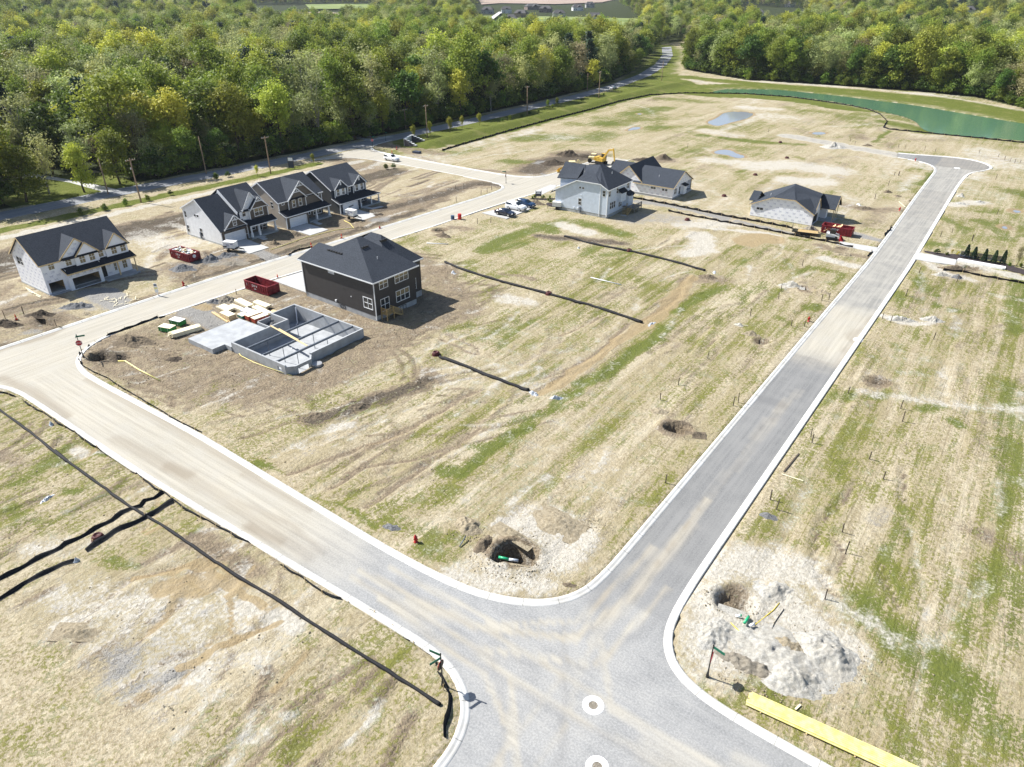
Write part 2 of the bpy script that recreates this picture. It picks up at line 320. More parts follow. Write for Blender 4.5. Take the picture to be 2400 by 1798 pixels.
def st(k, pts, w, s=1.0, soft=1.0, warp=1.0):
    X, Y = (xs+(wx-xs)*warp, ys+(wy-ys)*warp)
    P = np.array(pts); m = np.where((X > P[:, 0].min()-w*2) & (X < P[:, 0].max()+w*2) & (Y > P[:, 1].min()-w*2) & (Y < P[:, 1].max()+w*2))[0]
    if not len(m): return
    d = pdist(X[m], Y[m], pts); t = np.clip((w*(1+.75*soft)-d)/(w*1.6*soft), 0, 1); t = t*t*(3-2*t)*s
    if s > 0: ch[k][m] = np.maximum(ch[k][m], t)
    else: ch[k][m] = np.clip(ch[k][m]+t, 0, 1)
def fill(k, poly, s=1.0, warp=1.0, soft=3.5):
    X, Y = xs+(wx-xs)*warp*1.6, ys+(wy-ys)*warp*1.6; P = np.array(poly); c = np.where((X > P[:, 0].min()-soft) & (X < P[:, 0].max()+soft) & (Y > P[:, 1].min()-soft) & (Y < P[:, 1].max()+soft))[0]
    if not len(c): return
    d = pdist(X[c], Y[c], poly, True)*np.where(inside(X[c], Y[c], poly), 1, -1); t = np.clip(.5+d/soft, 0, 1)*s
    if s > 0: ch[k][c] = np.maximum(ch[k][c], t)
    else: ch[k][c] = np.clip(ch[k][c]+t, 0, 1)
Z3 = (1000, 480, 3.16); Zs = (600, 850, 2.949); Zr = (1650, 900, 2.761); Zb = (0, 1250, 2.949); Z2 = (800, 0, 2.765); Zf = (1600, 0, 2.765); Zw = (0, 480, 4.424); Zc = (400, 360, 4.424); Z5 = (420, 690, 4.809); Zh = (1700, 400, 3.16); Z4 = (1100, 320, 3.687); Z8 = (1730, 420, 6.506); Zl = (0, 1050, 4.142)
# base cover
ch['grass'][:] = .38; ch['rows'][:] = .5
fill('grass', [(-106, 36), (-22, 36), (-22, 190), (-100, 190)], .38); fill('rows', [(-62, 36), (-22, 36), (-22, 150), (-62, 150)], .9, 0); fill('rows', [(-14, 37), (60, 37), (60, 160), (-14, 160)], 1.0, 0)
fill('rows', [(-110, 10), (-15, 10), (-15, 28), (-110, 28)], .8, 0)
fill('grass', [(-14, 37), (60, 37), (60, 160), (-14, 160)], .43); fill('grass', [(-109, 0), (-15, 0), (-15, 28), (-109, 28)], .40)
ch['grass'][(xs > -160) & (ys > 165) & (xs < -20)] = .34; ch['grass'][(xs > -14) & (ys > 160)] = .44
# green growth
for reg, pts, w, s in [(Z3, [(440, 330), (620, 240), (820, 180), (1050, 120), (1250, 160), (1450, 215)], 3.2, .95), (Z3, [(800, 150), (930, 200)], 2.5, .95), (Z3, [(450, 350), (640, 310), (700, 290)], 2, .8), (Z3, [(150, 930), (300, 890)], 1.6, .85), (Z3, [(400, 1000), (640, 900), (800, 860)], 1.8, .72),
    (Z3, [(200, 440), (330, 420), (280, 600)], 2, .6), (Z3, [(1100, 1330), (1330, 1250), (1500, 1120), (1700, 1000), (1760, 920)], 1.7, 1), (Z3, [(1220, 1110), (1330, 1050), (1420, 980)], .7, .95), (Z3, [(1830, 800), (2000, 700), (2212, 620)], 1.6, .9), (Z3, [(1250, 400), (1400, 370), (1500, 360)], 2, .7), (Z3, [(900, 900), (1250, 800)], 3, .58),
    (Z3, [(700, 1450), (1000, 1380)], 1.5, .8), (Zs, [(1270, 760), (1420, 790), (1560, 620), (1700, 570), (2212, 190)], 1.3, 1), (Zs, [(1420, 560), (1620, 620)], 1.6, .9), (Zs, [(880, 1000), (1300, 900)], 2.4, .75), (Zs, [(900, 1090), (1200, 1180), (1240, 1300), (1400, 1390)], 1.7, .8), (Zs, [(0, 690), (150, 750), (180, 780)], .7, 1), (Zs, [(480, 960), (700, 1060), (850, 1140)], .4, .9),
    (Zs, [(700, 380), (1000, 250), (1270, 110)], 1.5, .65), (Zs, [(1100, 1270), (1600, 1560)], .5, .9), (Zs, [(1900, 850), (2212, 640)], 2.3, .28), (Zs, [(1640, 450), (2000, 330), (2212, 300)], 1.4, .75), (Zs, [(1380, 1160), (1330, 1240)], 1.2, .8),
    (Zr, [(1420, 170), (1530, 150)], 1.2, 1), (Zr, [(1600, 230), (1660, 280)], .9, 1), (Zr, [(850, 80), (1060, 90), (1250, 60)], 1.6, .9), (Zr, [(880, 200), (960, 260), (850, 450)], 2.2, .62), (Zr, [(1100, 300), (1020, 520)], 2.2, .6), (Zr, [(620, 640), (750, 650), (700, 720)], 2, .62), (Zr, [(420, 990), (540, 1020)], 2, .7), (Zr, [(230, 1010), (180, 1090)], 1, .8),
    (Zr, [(860, 800), (780, 1000), (700, 1200)], 1.0, .7), (Zr, [(900, 960), (960, 1080), (880, 1260)], 1.8, .7), (Zr, [(1290, 820), (1200, 1050), (1160, 1240), (1200, 1350)], 1.6, .85), (Zr, [(1480, 920), (1420, 1150)], 1.4, .6), (Zr, [(1990, 20), (1990, 350), (1950, 600), (1900, 850)], 3, .85), (Zr, [(1830, 1050), (1860, 1250), (1760, 1500), (1700, 1650)], 1.8, .8),
    (Zr, [(1050, 1450), (1100, 1550), (1300, 1640)], 3.2, .95), (Zr, [(350, 1300), (370, 1360), (560, 1440)], 1, .85), (Zr, [(2000, 100), (2071, 700)], 2, .8), (Zr, [(1700, 250), (1600, 620)], 2.5, .5), (Zr, [(830, 10), (640, 330)], .8, .8),
    (Zr, [(1300, 1660), (1420, 1800), (1700, 2000)], 3.0, 1), (Zr, [(900, 1700), (1000, 2100)], 1.5, .6), (Zr, [(300, 1950), (560, 2150), (900, 2350)], 1.2, .8), (Zr, [(1500, 1900), (2000, 2300)], 4, .8), (Zr, [(40, 1950), (120, 2050)], .7, .8),
    (Zh, [(1450, 820), (1520, 920)], 2.5, .95), (Zh, [(1560, 1000), (1690, 1040)], 1.8, 1), (Zh, [(1270, 900), (1300, 1000)], 2.0, .85), (Zh, [(1380, 960), (1500, 980)], 2.5, .75), (Zh, [(1480, 540), (1700, 560)], 2.5, .8), (Zh, [(1850, 370), (1950, 400), (2100, 520)], 2.5, .75), (Zh, [(1900, 310), (1980, 310)], 2.5, .7), (Zh, [(1600, 350), (1700, 400)], 2, .7), (Zh, [(2180, 800), (2140, 1200)], 2.2, .9),
    (Zh, [(550, 760), (620, 720), (840, 760)], 1.6, .8), (Zh, [(600, 1020), (680, 1010)], 1.6, .9), (Zh, [(420, 1100), (520, 1170)], 1.8, .8), (Zh, [(120, 960), (230, 890), (300, 830)], 1.2, .8), (Zh, [(0, 880), (60, 760), (180, 640), (400, 500), (620, 520)], 1.0, .85), (Zh, [(340, 950), (420, 880)], 1.5, .7), (Zh, [(800, 850), (870, 760)], 1.2, .8), (Zh, [(330, 560), (600, 600)], 2, .7),
    (Zb, [(1480, 760), (1990, 600)], .01, .1), (Zb, [(800, 240), (940, 230)], 1.0, 1), (Zb, [(780, 180), (850, 190)], .8, .9), (Zb, [(960, 420), (1040, 450)], .8, 1), (Zb, [(0, 760), (180, 820)], 2.6, .75), (Zb, [(130, 1020), (200, 980)], 1, .8), (Zb, [(1440, 700), (1500, 660)], .5, 1), (Zb, [(1400, 1000), (1650, 1040), (1850, 1000)], 2.6, .65), (Zb, [(1900, 900), (2100, 1150), (2000, 1400)], 3, .62), (Zb, [(1500, 1300), (1700, 1250), (1600, 1550)], 3, .7), (Zb, [(700, 1500), (900, 1400), (1100, 1480)], 2, .75), (Zb, [(2050, 620), (2212, 820)], 1.6, .75), (Zb, [(100, 100), (40, 140)], 2, .7), (Zb, [(620, 170), (800, 120), (1000, 90)], 1.6, .6), (Zb, [(800, 1620), (1100, 1560)], 2, .6),
    (Zl, [(450, 130), (620, 180), (700, 200)], 1.6, .75), (Zl, [(580, 440), (700, 430)], .9, .95), (Zl, [(940, 40), (1000, 100)], .8, .8), (Zl, [(120, 580), (330, 720), (200, 760)], 2, .75), (Zl, [(1100, 1090), (1190, 1130)], .9, 1), (Zl, [(1850, 720), (1900, 800)], 1.5, .7), (Zl, [(0, 150), (200, 60)], 2.4, .8),
    (Z2, [(1180, 900), (1400, 890), (1620, 900), (1700, 870)], 8, .95), (Z2, [(1500, 810), (1700, 800)], 6, .75), (Z2, [(1050, 1045), (1270, 1060)], 3.5, 1), (Z2, [(1880, 740), (2100, 700)], 7, .75), (Z2, [(2080, 640), (2212, 650)], 7, .9), (Z2, [(680, 985), (780, 1000), (960, 950)], 3, .7), (Z2, [(1950, 850), (2060, 830)], 6, .7), (Z2, [(1100, 880), (1300, 860)], 3, .6),
    (Zf, [(0, 655), (160, 665)], 6, .85), (Zf, [(120, 880), (300, 900), (500, 925), (780, 940)], 3, .95), (Zf, [(1340, 850), (1240, 925)], 1.3, 1), (Zf, [(500, 820), (720, 810), (950, 880)], 8, .5), (Zf, [(500, 1075), (740, 1080)], 4, .6), (Zf, [(1430, 990), (1500, 995)], 2.5, .9), (Zf, [(400, 1140), (520, 1140)], 4, .6), (Zf, [(420, 1230), (500, 1220)], 4, .6), (Zf, [(1640, 1110), (1540, 1200)], 1.5, .9), (Zf, [(1450, 1080), (1530, 1100)], 2, .6), (Zf, [(2120, 1240), (2212, 1260)], 5, .75), (Zf, [(1940, 1220), (2050, 1230)], 4, .6), (Zf, [(0, 1000), (150, 960)], 4, .5),
    (Zl, [(0, 0), (0, 1)], .01, .1), (Zc, [(30, 1440), (170, 1400)], .9, .8)]:
    st('grass', T(reg, pts), w, s)
st('grass', Dp([(2180, 1180), (2212, 1400)]), 3, .8); st('grass', Dp([(1300, 560), (1440, 640)]), 2, .5); st('grass', Dp([(1190, 1050), (1480, 760), (1700, 560)]), 1.6, .62); st('grass', Dp([(1420, 870), (1560, 720), (1720, 590)]), 2.2, .55); st('grass', Dp([(1330, 1130), (1480, 960)]), 1.4, .55); st('grass', Dp([(1250, 640), (1350, 560), (1200, 600)]), 4, .5)
# random drift of extra growth
for i in range(130):
    cx, cy2 = rng.uniform(-100, 25), rng.uniform(12, 250)
    L = rng.uniform(2, 9); a = rng.normal(math.pi/2, .25); st('grass', [(cx, cy2), (cx+L*math.cos(a), cy2+L*math.sin(a))], rng.uniform(.5, 2.2), rng.uniform(.5, .8))
for i in range(60):
    cx, cy2 = rng.uniform(-100, 25), rng.uniform(12, 250); L = rng.uniform(3, 12); st('grass', [(cx, cy2), (cx+rng.normal(0, .8), cy2+L)], rng.uniform(.6, 2.0), -rng.uniform(.12, .3))
# disturbed brown soil
BK = [(-108, 37), (-90, 36), (-80, 38), (-72, 44), (-68, 52), (-67, 62), (-69, 72), (-66, 84), (-73, 90), (-84, 96), (-96, 100), (-105, 96), (-106, 76), (-108, 60)]
fill('dirt', BK, .60); fill('grass', BK, -.42)
fill('dirt', [(-168, 10), (-164, 60), (-158, 110), (-152, 150), (-144, 150), (-146, 110), (-150, 70), (-150, 40), (-148, 10)], 1.7); fill('grass', [(-170, 0), (-120, 0), (-113, 150), (-172, 160)], -.30)
fill('dirt', [(-150, 10), (-118, 10), (-118, 44), (-150, 44)], .42); fill('dirt', [(-131, 64), (-118, 60), (-116, 100), (-114, 125), (-126, 130), (-131, 100)], .75); st('dirt', [(-119.2, 64), (-118, 85), (-117, 104), (-115.5, 122)], 1.3, 1.6)
for reg, pts, w, s in [(Zs, [(400, 390), (620, 330), (900, 240), (1130, 160), (1170, 120)], 1.4, 1.7), (Zs, [(340, 120), (450, 110)], 1.0, .9), (Zs, [(60, 170), (300, 200), (560, 130)], .9, .75), (Zl, [(1100, -200), (1200, -80)], .01, .1), ((0, 740, 4.142), [(950, 480), (1250, 600), (1700, 720)], .8, .85), ((0, 740, 4.142), [(1240, 690), (1600, 770), (1680, 870)], .6, .9),
    ((0, 740, 4.142), [(1030, 340), (1160, 420)], 1.4, 1.6), ((0, 740, 4.142), [(1500, 240), (1490, 330), (1560, 400), (1700, 440), (1800, 400)], .55, 1), ((0, 740, 4.142), [(1610, 240), (1590, 310), (1660, 380), (1780, 375)], .4, 1), ((0, 740, 4.142), [(1060, 230), (1450, 220)], 1.5, .8), ((0, 740, 4.142), [(1640, 400), (1780, 430)], .9, 1),
    (Z2, [(200, 1375), (560, 1290), (860, 1190), (1050, 1200)], 2.6, 1.6), (Z2, [(0, 1040), (200, 1100)], 6, .6), (Z2, [(1230, 1110), (1350, 1050), (1450, 1035), (1600, 1010)], 5, 1.7), (Z2, [(1950, 1040), (2100, 1040)], 3, .9), (Z2, [(1400, 1000), (1500, 990)], 3, 1), (Z2, [(230, 940), (420, 960), (640, 1000)], 3, .7), (Z2, [(200, 900), (700, 1090), (1200, 1130)], 1.6, .6),
    (Z3, [(840, 235), (1000, 250), (1300, 275), (1450, 290)], 1.4, 1.4), (Z3, [(0, 460), (130, 500)], 2, .8), (Z3, [(180, 170), (300, 180)], 1.5, .6), (Z3, [(560, 510), (720, 540), (780, 560)], .8, .7), (Z3, [(1900, 560), (2212, 560)], 2, .6), (Z3, [(0, 1250), (80, 1300)], 1.5, .8),
    (Zh, [(900, 260), (1100, 300), (1250, 290)], 2.2, .65), (Zh, [(1680, 700), (1780, 745)], .9, .9), (Zh, [(700, 560), (900, 620), (1050, 650)], 1.0, .7), (Zh, [(2120, 160), (2212, 190)], 3, .5),
    (Zr, [(1750, 950), (2071, 1150)], 1.6, .55), (Zf, [(1400, 900), (1560, 910), (1720, 905)], 4, .4), (Zf, [(1900, 1010), (2212, 1060)], 2, .5), (Zw, [(300, 1150), (520, 1180)], 1.5, .8), (Zw, [(0, 1230), (200, 1250)], 1.6, .8), (Zw, [(1450, 980), (1640, 940)], 1.0, .9), (Zw, [(640, 1150), (900, 1200)], 1.0, .6),
    (Zb, [(1350, 50), (1450, 130), (1700, 200), (1750, 260)], 1.3, .8), (Zb, [(0, 1150), (150, 1050)], 1.6, .5), (Zb, [(0, 1350), (200, 1400), (150, 1480)], 1.2, .6), (Zl, [(0, 90), (170, 100)], 1.6, .55), (Zc, [(970, 900), (1100, 950)], 1.4, .9), (Zc, [(1230, 1050), (1420, 990)], 1.2, .95), (Zc, [(1600, 780), (1850, 830)], 1.6, .8), (Zc, [(1780, 1000), (2040, 830)], .6, .6)]:
    st('dirt', T(reg, pts), w, s)
    if w > .5 and s > .5: st('grass', T(reg, pts), w*.9, -.4)
# erosion channels and wheel ruts (thin)
RUTS = [(Zs, [(200, 780), (450, 690), (700, 600), (860, 545), (1030, 480), (1180, 390), (1300, 330), (1430, 240), (1560, 190)], .30), (Zs, [(750, 1010), (900, 920), (1000, 840), (1120, 750), (1280, 640), (1420, 545), (1560, 450)], .28), (Zs, [(620, 760), (850, 710), (1100, 680), (1300, 600)], .22), (Zs, [(490, 880), (640, 800), (760, 720)], .2), (Z3, [(900, 1350), (1060, 1220), (1200, 1130), (1350, 1030), (1430, 940), (1500, 880)], .35), (Z3, [(880, 1280), (1100, 1200), (1200, 1130)], .25), (Z3, [(1600, 860), (1760, 765), (1860, 690), (1880, 620), (1930, 520)], .3), (Z3, [(1000, 970), (1150, 900), (1330, 820)], .2),
        (Zb, [(350, 700), (600, 600), (900, 330), (1100, 260), (1330, 215), (1390, 270)], .2), (Zb, [(500, 1170), (800, 880), (1000, 700), (1100, 620), (1280, 470)], .22), (Zb, [(2212, 1150), (2050, 1330), (1900, 1400), (1750, 1600)], .25), (Zb, [(1560, 790), (1850, 640)], .3), (Zb, [(0, 1010), (250, 800), (400, 700), (600, 640)], .25), (Zr, [(740, 1230), (800, 1330), (900, 1400)], .14), (Zr, [(990, 640), (900, 760), (760, 900), (720, 1000), (700, 1180)], .13), (Zr, [(840, 1000), (900, 1120), (830, 1230)], .12), (Zr, [(1150, 1180), (1160, 1300), (1260, 1440)], .14), (Zr, [(1300, 560), (1300, 760)], .1),
        (Z3, [(1930, 1100), (2000, 1010), (2100, 900)], .14), (Z3, [(2010, 1130), (2080, 1060), (2160, 970)], .14), (Z3, [(150, 960), (370, 1060), (380, 1110)], .2), (Z3, [(100, 1000), (350, 1110)], .2), (Zc, [(1650, 420), (1000, 560), (500, 700)], .01), ((0, 740, 4.142), [(1240, 760), (1500, 800), (1700, 880)], .14)]
for reg, pts, w in RUTS: st('rut', T(reg, pts), max(w, .32), 1, 1.1, .35); st('berm', offset(T(reg, pts), .8), .4, .7, 1.4, .35); st('dirt', T(reg, pts), w, .95, 1.4, .35); st('grass', T(reg, pts), w*2.5, -.35, 1.5, .5)
for X in np.arange(-84, -68, 1.1): st('dirt', [(X, 68+rng.uniform(-3, 3)), (X+rng.uniform(-1, 1), 92+rng.uniform(-6, 6))], .16, .8, 1.5, .6)
for k in range(16):
    a = rng.uniform(-.3, .3); cx, cy2 = rng.uniform(-104, -72), rng.uniform(38, 50); st('dirt', [(cx, cy2), (cx+rng.uniform(3, 9), cy2+rng.uniform(-1.5, 1.5))], .18, .85, 1.5)
for k in range(10): Y = 12+k*13; st('dirt', [(-160+rng.uniform(-3, 3), Y), (-155+rng.uniform(-4, 4), Y+20)], .3, 1, 1.5); 
# scuffs, washed lines and tyre marks laid by the machines
def strokes(n_, poly, ang, da, lmin, lmax, kinds_, wr=(.18, .4)):
    P = np.array(poly); k_ = 0
    while k_ < n_:
        a, b = rng.uniform(P[:, 0].min(), P[:, 0].max()), rng.uniform(P[:, 1].min(), P[:, 1].max())
        if not inside(np.array([a]), np.array([b]), poly)[0]: k_ += .1; continue
        k_ += 1; t_ = ang+rng.normal()*da; l_ = rng.uniform(lmin, lmax); cu_ = rng.normal()*.12; q = [(a, b)]
        for j in range(4): t_ += cu_; q.append((q[-1][0]+l_/4*math.cos(t_), q[-1][1]+l_/4*math.sin(t_)))
        kk, ss_ = kinds_[rng.integers(len(kinds_))]; w_ = max(.3, rng.uniform(*wr)); st(kk, q, w_, ss_*rng.uniform(.6, 1), 1.5, .4)
        if w_ < .7 and kk != 'grass': st('rut' if rng.random() < .6 else 'berm', q, w_, .6, 1.3, .4)
        if kk == 'dirt' and rng.random() < .4: st(kk, [(x_+1.8*math.sin(t_), y_-1.8*math.cos(t_)) for x_, y_ in q], w_, ss_*.8, 1.5, .4)
LL = [(-108, -5), (-108, 25), (-32, 27), (-26, 22), (-22, 14), (-22, -5)]; CC = [(-108, 37), (-90, 36), (-72, 44), (-67, 62), (-66, 88), (-84, 98), (-104, 98), (-106, 70)]; MM = [(-88, 37), (-24, 37), (-24, 150), (-64, 150), (-66, 60)]; RR_ = [(-13, 44), (55, 44), (55, 160), (-13, 160)]; FF = [(-180, 165), (-24, 165), (-24, 250), (-60, 350), (-150, 340)]; BB = [(-168, 5), (-120, 5), (-116, 120), (-114, 150), (-160, 150)]
dirn = math.atan2(T(Zb, [(1300, 500)])[0][1]-T(Zb, [(300, 1300)])[0][1], T(Zb, [(1300, 500)])[0][0]-T(Zb, [(300, 1300)])[0][0])
strokes(150, LL, dirn, .22, 2, 9, [('dirt', .8), ('pale', .85), ('pale', .7), ('grass', .8), ('dirt', .6), ('gravel', .5)], (.15, .5)); strokes(70, LL, dirn, .3, 2, 8, [('dirt', 1.4), ('mud', .8)], (.25, .45)); strokes(110, CC, 1.2, .7, 2, 10, [('dirt', 1.5), ('dirt', 1.2), ('pale', .5)], (.18, .55)); strokes(150, MM, math.pi/2, .12, 3, 16, [('dirt', .6), ('pale', .55), ('grass', .7), ('grass', .8), ('dirt', .5)], (.15, .6)); strokes(60, [(-90, 37), (-45, 37), (-45, 70), (-66, 70), (-72, 46)], 1.25, .2, 4, 14, [('dirt', .85), ('pale', .5), ('dirt', .6)], (.14, .3))
strokes(190, RR_, math.pi/2, .06, 6, 26, [('pale', .42), ('grass', .75), ('dirt', .5), ('grass', .8)], (.2, .9)); strokes(120, FF, math.pi/2, .45, 5, 30, [('pale', .5), ('grass', .65), ('dirt', .5), ('grass', .6)], (.5, 2.2)); strokes(120, BB, math.pi/2, .3, 3, 18, [('dirt', 1.7), ('pale', .6), ('dirt', 1.3), ('gravel', .4)], (.2, .9))
strokes(16, RR_, 0, .15, 6, 20, [('pale', .55), ('dirt', .4)], (.8, 1.6))
# tan mud
for reg, pts, w, s in [(Zb, [(930, 310), (1150, 255), (1340, 225), (1420, 270), (1560, 370), (1800, 520)], .42, .95), (Zb, [(1120, 380), (1280, 350), (1420, 390)], 1.5, .75), (Zb, [(1250, 420), (1150, 560), (1000, 690)], .8, .6), (Zb, [(1860, 645), (1700, 720), (1550, 790), (1400, 880), (1290, 930)], .45, .9), (Zb, [(1560, 440), (1600, 560), (1640, 690)], .4, .7), (Zb, [(100, 1590), (260, 1510), (420, 1440), (620, 1320), (760, 1150)], .9, .85), (Zb, [(700, 1290), (900, 1220), (1000, 1150)], .6, .6), (Zb, [(1400, 210), (1560, 260), (1700, 380)], .5, .7), (Zb, [(1690, 280), (1760, 200)], .5, .6),
    (Z8, [(150, 960), (300, 900), (480, 930)], 3.2, .95), (Z3, [(1620, 900), (1780, 760), (1900, 640), (1960, 540)], 1.5, .75), (Z3, [(830, 1390), (1000, 1310), (1270, 1110), (1420, 1010), (1600, 900)], 1.1, .8), (Zs, [(720, 600), (1050, 500)], .8, .45), (Zh, [(1200, 590), (1400, 560)], .01, .1), (Z2, [(400, 1250), (560, 1200), (700, 1150)], 1.0, .5), (Z5, [(210, 140), (290, 170)], 1.2, .9)]:
    st('mud', T(reg, pts), w, s, .8); st('grass', T(reg, pts), w, -.5)
# gravel and grey silt
for reg, pts, w, s in [(Zw, [(930, 920), (1050, 960), (1220, 1040)], 2.3, .95), (Zw, [(900, 900), (1150, 900), (1280, 1000)], 1.6, .9), (Zc, [(900, 1020), (1080, 1100)], 1.6, .95), (Zc, [(1660, 890), (1740, 880)], 1.3, .28), (Zc, [(2100, 700), (2212, 690)], 2, .8), (Z5, [(130, 200), (300, 280), (450, 350)], 2.3, .95), (Z5, [(180, 140), (80, 170), (380, 320)], 1.4, .9), (Z8, [(1830, 850), (2000, 900), (2170, 950)], 1.3, .9), (Z8, [(1700, 800), (1900, 850)], 1.2, .8),
    (Z4, [(1400, 720), (1600, 700), (1760, 720)], 4.5, .55), (Z4, [(1450, 565), (1800, 610), (2212, 715), (2212, 725)], 1.6, .85), (Z8, [(0, 650), (400, 740), (800, 830)], 1.0, .9), (Zb, [(820, 900), (650, 1040), (550, 1090)], 2.0, .75), (Zb, [(880, 1120), (760, 1260), (600, 1400), (400, 1540)], 1.0, .85), (Zb, [(1000, 1080), (1180, 1010), (1330, 920)], .6, .8), (Zb, [(480, 1180), (430, 1270)], .8, .5), (Zb, [(1000, 850), (1200, 800)], 2.0, .35),
    (Zw, [(600, 1100), (800, 1060), (1000, 1080)], 1.6, .5), (Zw, [(260, 1340), (380, 1330)], 1.0, .6), (Zc, [(150, 1170), (420, 1110), (640, 1130)], 3, .5), (Z2, [(1270, 1060), (1340, 1050)], 2, .8), (Z2, [(1340, 1140), (1300, 1130)], 1, .8), (Zr, [(1100, 880), (1180, 840)], 1.0, .5)]:
    st('gravel', T(reg, pts), w, s, .7); st('grass', T(reg, pts), w, -.5)
# bleached silt and pale spoil
for reg, pts, w, s in [(Zf, [(480, 1080), (700, 1070), (980, 1110)], 6, .75), (Zf, [(700, 1170), (820, 1185), (900, 1180)], 4, .9), (Zf, [(160, 1040), (400, 1060)], 4, .6), (Zf, [(400, 700), (600, 710)], 4, .6), (Zf, [(150, 850), (330, 880)], 4, .5), (Z3, [(1950, 360), (2050, 330), (2020, 230)], 2.6, 1), (Z3, [(1900, 150), (2212, 140)], 3, .7), (Z3, [(1000, 150), (1200, 210)], 2.0, .8), (Z3, [(580, 690), (740, 730)], 2, .7), (Z8, [(80, 800), (300, 820), (620, 870)], .9, .95), (Z8, [(-400, 760), (80, 800)], .8, .8),
    (Zr, [(50, 1200), (250, 1150), (420, 1170), (640, 1230)], 2.4, .8), (Zr, [(30, 1400), (60, 1550), (300, 1500), (500, 1450), (640, 1560)], 2.6, .85), (Zr, [(100, 1700), (400, 1700), (800, 1700)], 3.2, .75), (Zh, [(740, 655), (860, 690), (960, 710)], 1.3, 1), (Zh, [(1500, 680), (1660, 780), (1800, 800)], 1.3, .7), (Zs, [(1700, 1110), (1780, 1100)], .9, .9), (Zs, [(1900, 1130), (2150, 1250), (1950, 1350)], 3.0, .6), (Zs, [(1300, 1550), (1900, 1500)], 2.5, .55),
    (Zs, [(540, 450), (640, 440)], 1.0, .7), (Zb, [(1900, 600), (2000, 640)], 1.2, .9), (Zb, [(500, 500), (1300, 500), (1500, 600), (1100, 700)], 3.5, .45), (Zb, [(250, 820), (420, 680), (520, 600)], 1.0, .8), (Zb, [(110, 1540), (330, 1430)], .6, .9), (Zb, [(1200, 1000), (1380, 980)], 1.4, .75), (Zb, [(600, 1480), (680, 1560)], 1.0, .8), (Zb, [(1390, 320), (1520, 380)], .6, 1), (Zb, [(1620, 520), (1780, 560)], 1.0, .85), (Zb, [(300, 1330), (200, 1420)], .9, .7), (Zl, [(700, 30), (760, 50)], 1.0, .9), (Zl, [(280, 1000), (520, 960)], 1.4, .55),
    (Zc, [(0, 740), (200, 800), (500, 920)], 1.4, .6), (Zw, [(1450, 330), (1700, 420), (1900, 400)], 4, .6), (Zh, [(1160, 1080), (1300, 1120), (1500, 1130)], 1.0, .85), (Zh, [(430, 860), (560, 860)], 1.0, .6), (Zc, [(30, 300), (0, 310)], .01, .1), (Zh, [(1680, 260), (1800, 240), (1920, 240)], 1.6, .8), (Zh, [(2050, 240), (2100, 250)], .01, .1)]:
    st('pale', T(reg, pts), w, s, .9); st('grass', T(reg, pts), w, -.45)
st('pale', T(Zb, [(200, 1000), (700, 600), (1300, 500), (1500, 700), (1000, 950), (500, 1300)]), 5, .42, 1.5); st('grass', T(Zb, [(200, 1200), (500, 800), (1300, 550), (1500, 700), (1000, 1000), (500, 1400)]), 7, -.35, 1.5)
st('gravel', [(-37, 255.3), (-52, 259), (-66, 264), (-74, 266)], 3.4, .5, .4); st('pale', [(-37, 255.3), (-52, 259), (-66, 264), (-74, 266)], 3.6, .9, .4)
st('pale', T(Zh, [(1430, 620), (1700, 670), (2212, 800)]), 1.3, .95, .4); st('pale', T(Zh, [(1700, 700), (1900, 740), (2212, 810)]), 1.0, .6, .5)
for (c_, rx_, ry_, dp_) in PITS:
    st('dirt', [c_], max(rx_, ry_)*1.15, 1.2, .6); st('grass', [c_], max(rx_, ry_)*2, -.5); st('pale', [c_], max(rx_, ry_)*.9, -1.0)
for P in PUD: st('mud', P+[P[0]], 1.3, .8, 1.2); st('dirt', P+[P[0]], .8, 1.1, 1.2); st('grass', P+[P[0]], 1.5, -.4)
st('mud', POND+[POND[0]], 1.2, .7, 1.5)
# verge and green slopes
LAWNS = [[(-181, 178), (-171, 172), (-160, 174), (-157, 190), (-156, 260), (-158, 310), (-154, 335), (-134, 354), (-150, 372), (-178, 400), (-186, 420), (-190, 380), (-181, 330), (-179, 240)]]
for Lw in LAWNS: fill('lawn', Lw, .95)
fill('lawn', POND+[], .5); d_p = pdist(xs, ys, POND, True)
m = (d_p < 18) & (ys > 335) & (~inside(xs, ys, POND)); ch['lawn'][m] = np.maximum(ch['lawn'][m], .55+.3*np.clip(1-np.abs(d_p[m]-11)/7, 0, 1))
st('lawn', T(Zf, [(0, 500), (300, 530), (600, 555), (1100, 590), (1700, 650), (2212, 740)]), 8, .8); st('lawn', T(Zf, [(1300, 790), (1450, 820), (1560, 855)]), 7, .62)
st('pale', T(Zf, [(200, 470), (420, 528), (760, 545), (1200, 578), (1600, 615), (1900, 665), (2212, 725)]), 2.2, .5); st('pale', T(Zf, [(600, 570), (1200, 635), (1800, 730), (2212, 790)]), 1.8, .5)
st('lawn', [(-184, -20), (-180, 40), (-178, 80), (-175.5, 115), (-174, 140)], 2.4, .9, .9); st('pale', [(-175, 10), (-173.5, 60), (-170.5, 105), (-166, 150)], 1.5, .8, .6)
st('dirt', [(-171.5, 180), (-172, 240), (-173, 300), (-176, 360)], 1.6, .85, .5); st('lawn', [(-188, 380), (-206, 430), (-226, 480), (-250, 540), (-280, 590)], 15, .8); fill('lawn', [(-222, 62), (-196, 66), (-192, 96), (-212, 100), (-226, 88)], 1.0)
for k in 'grass dirt gravel pale mud'.split(): ch[k][(ch['lawn'] > .5) & (ch['pale'] < .3)] *= .45
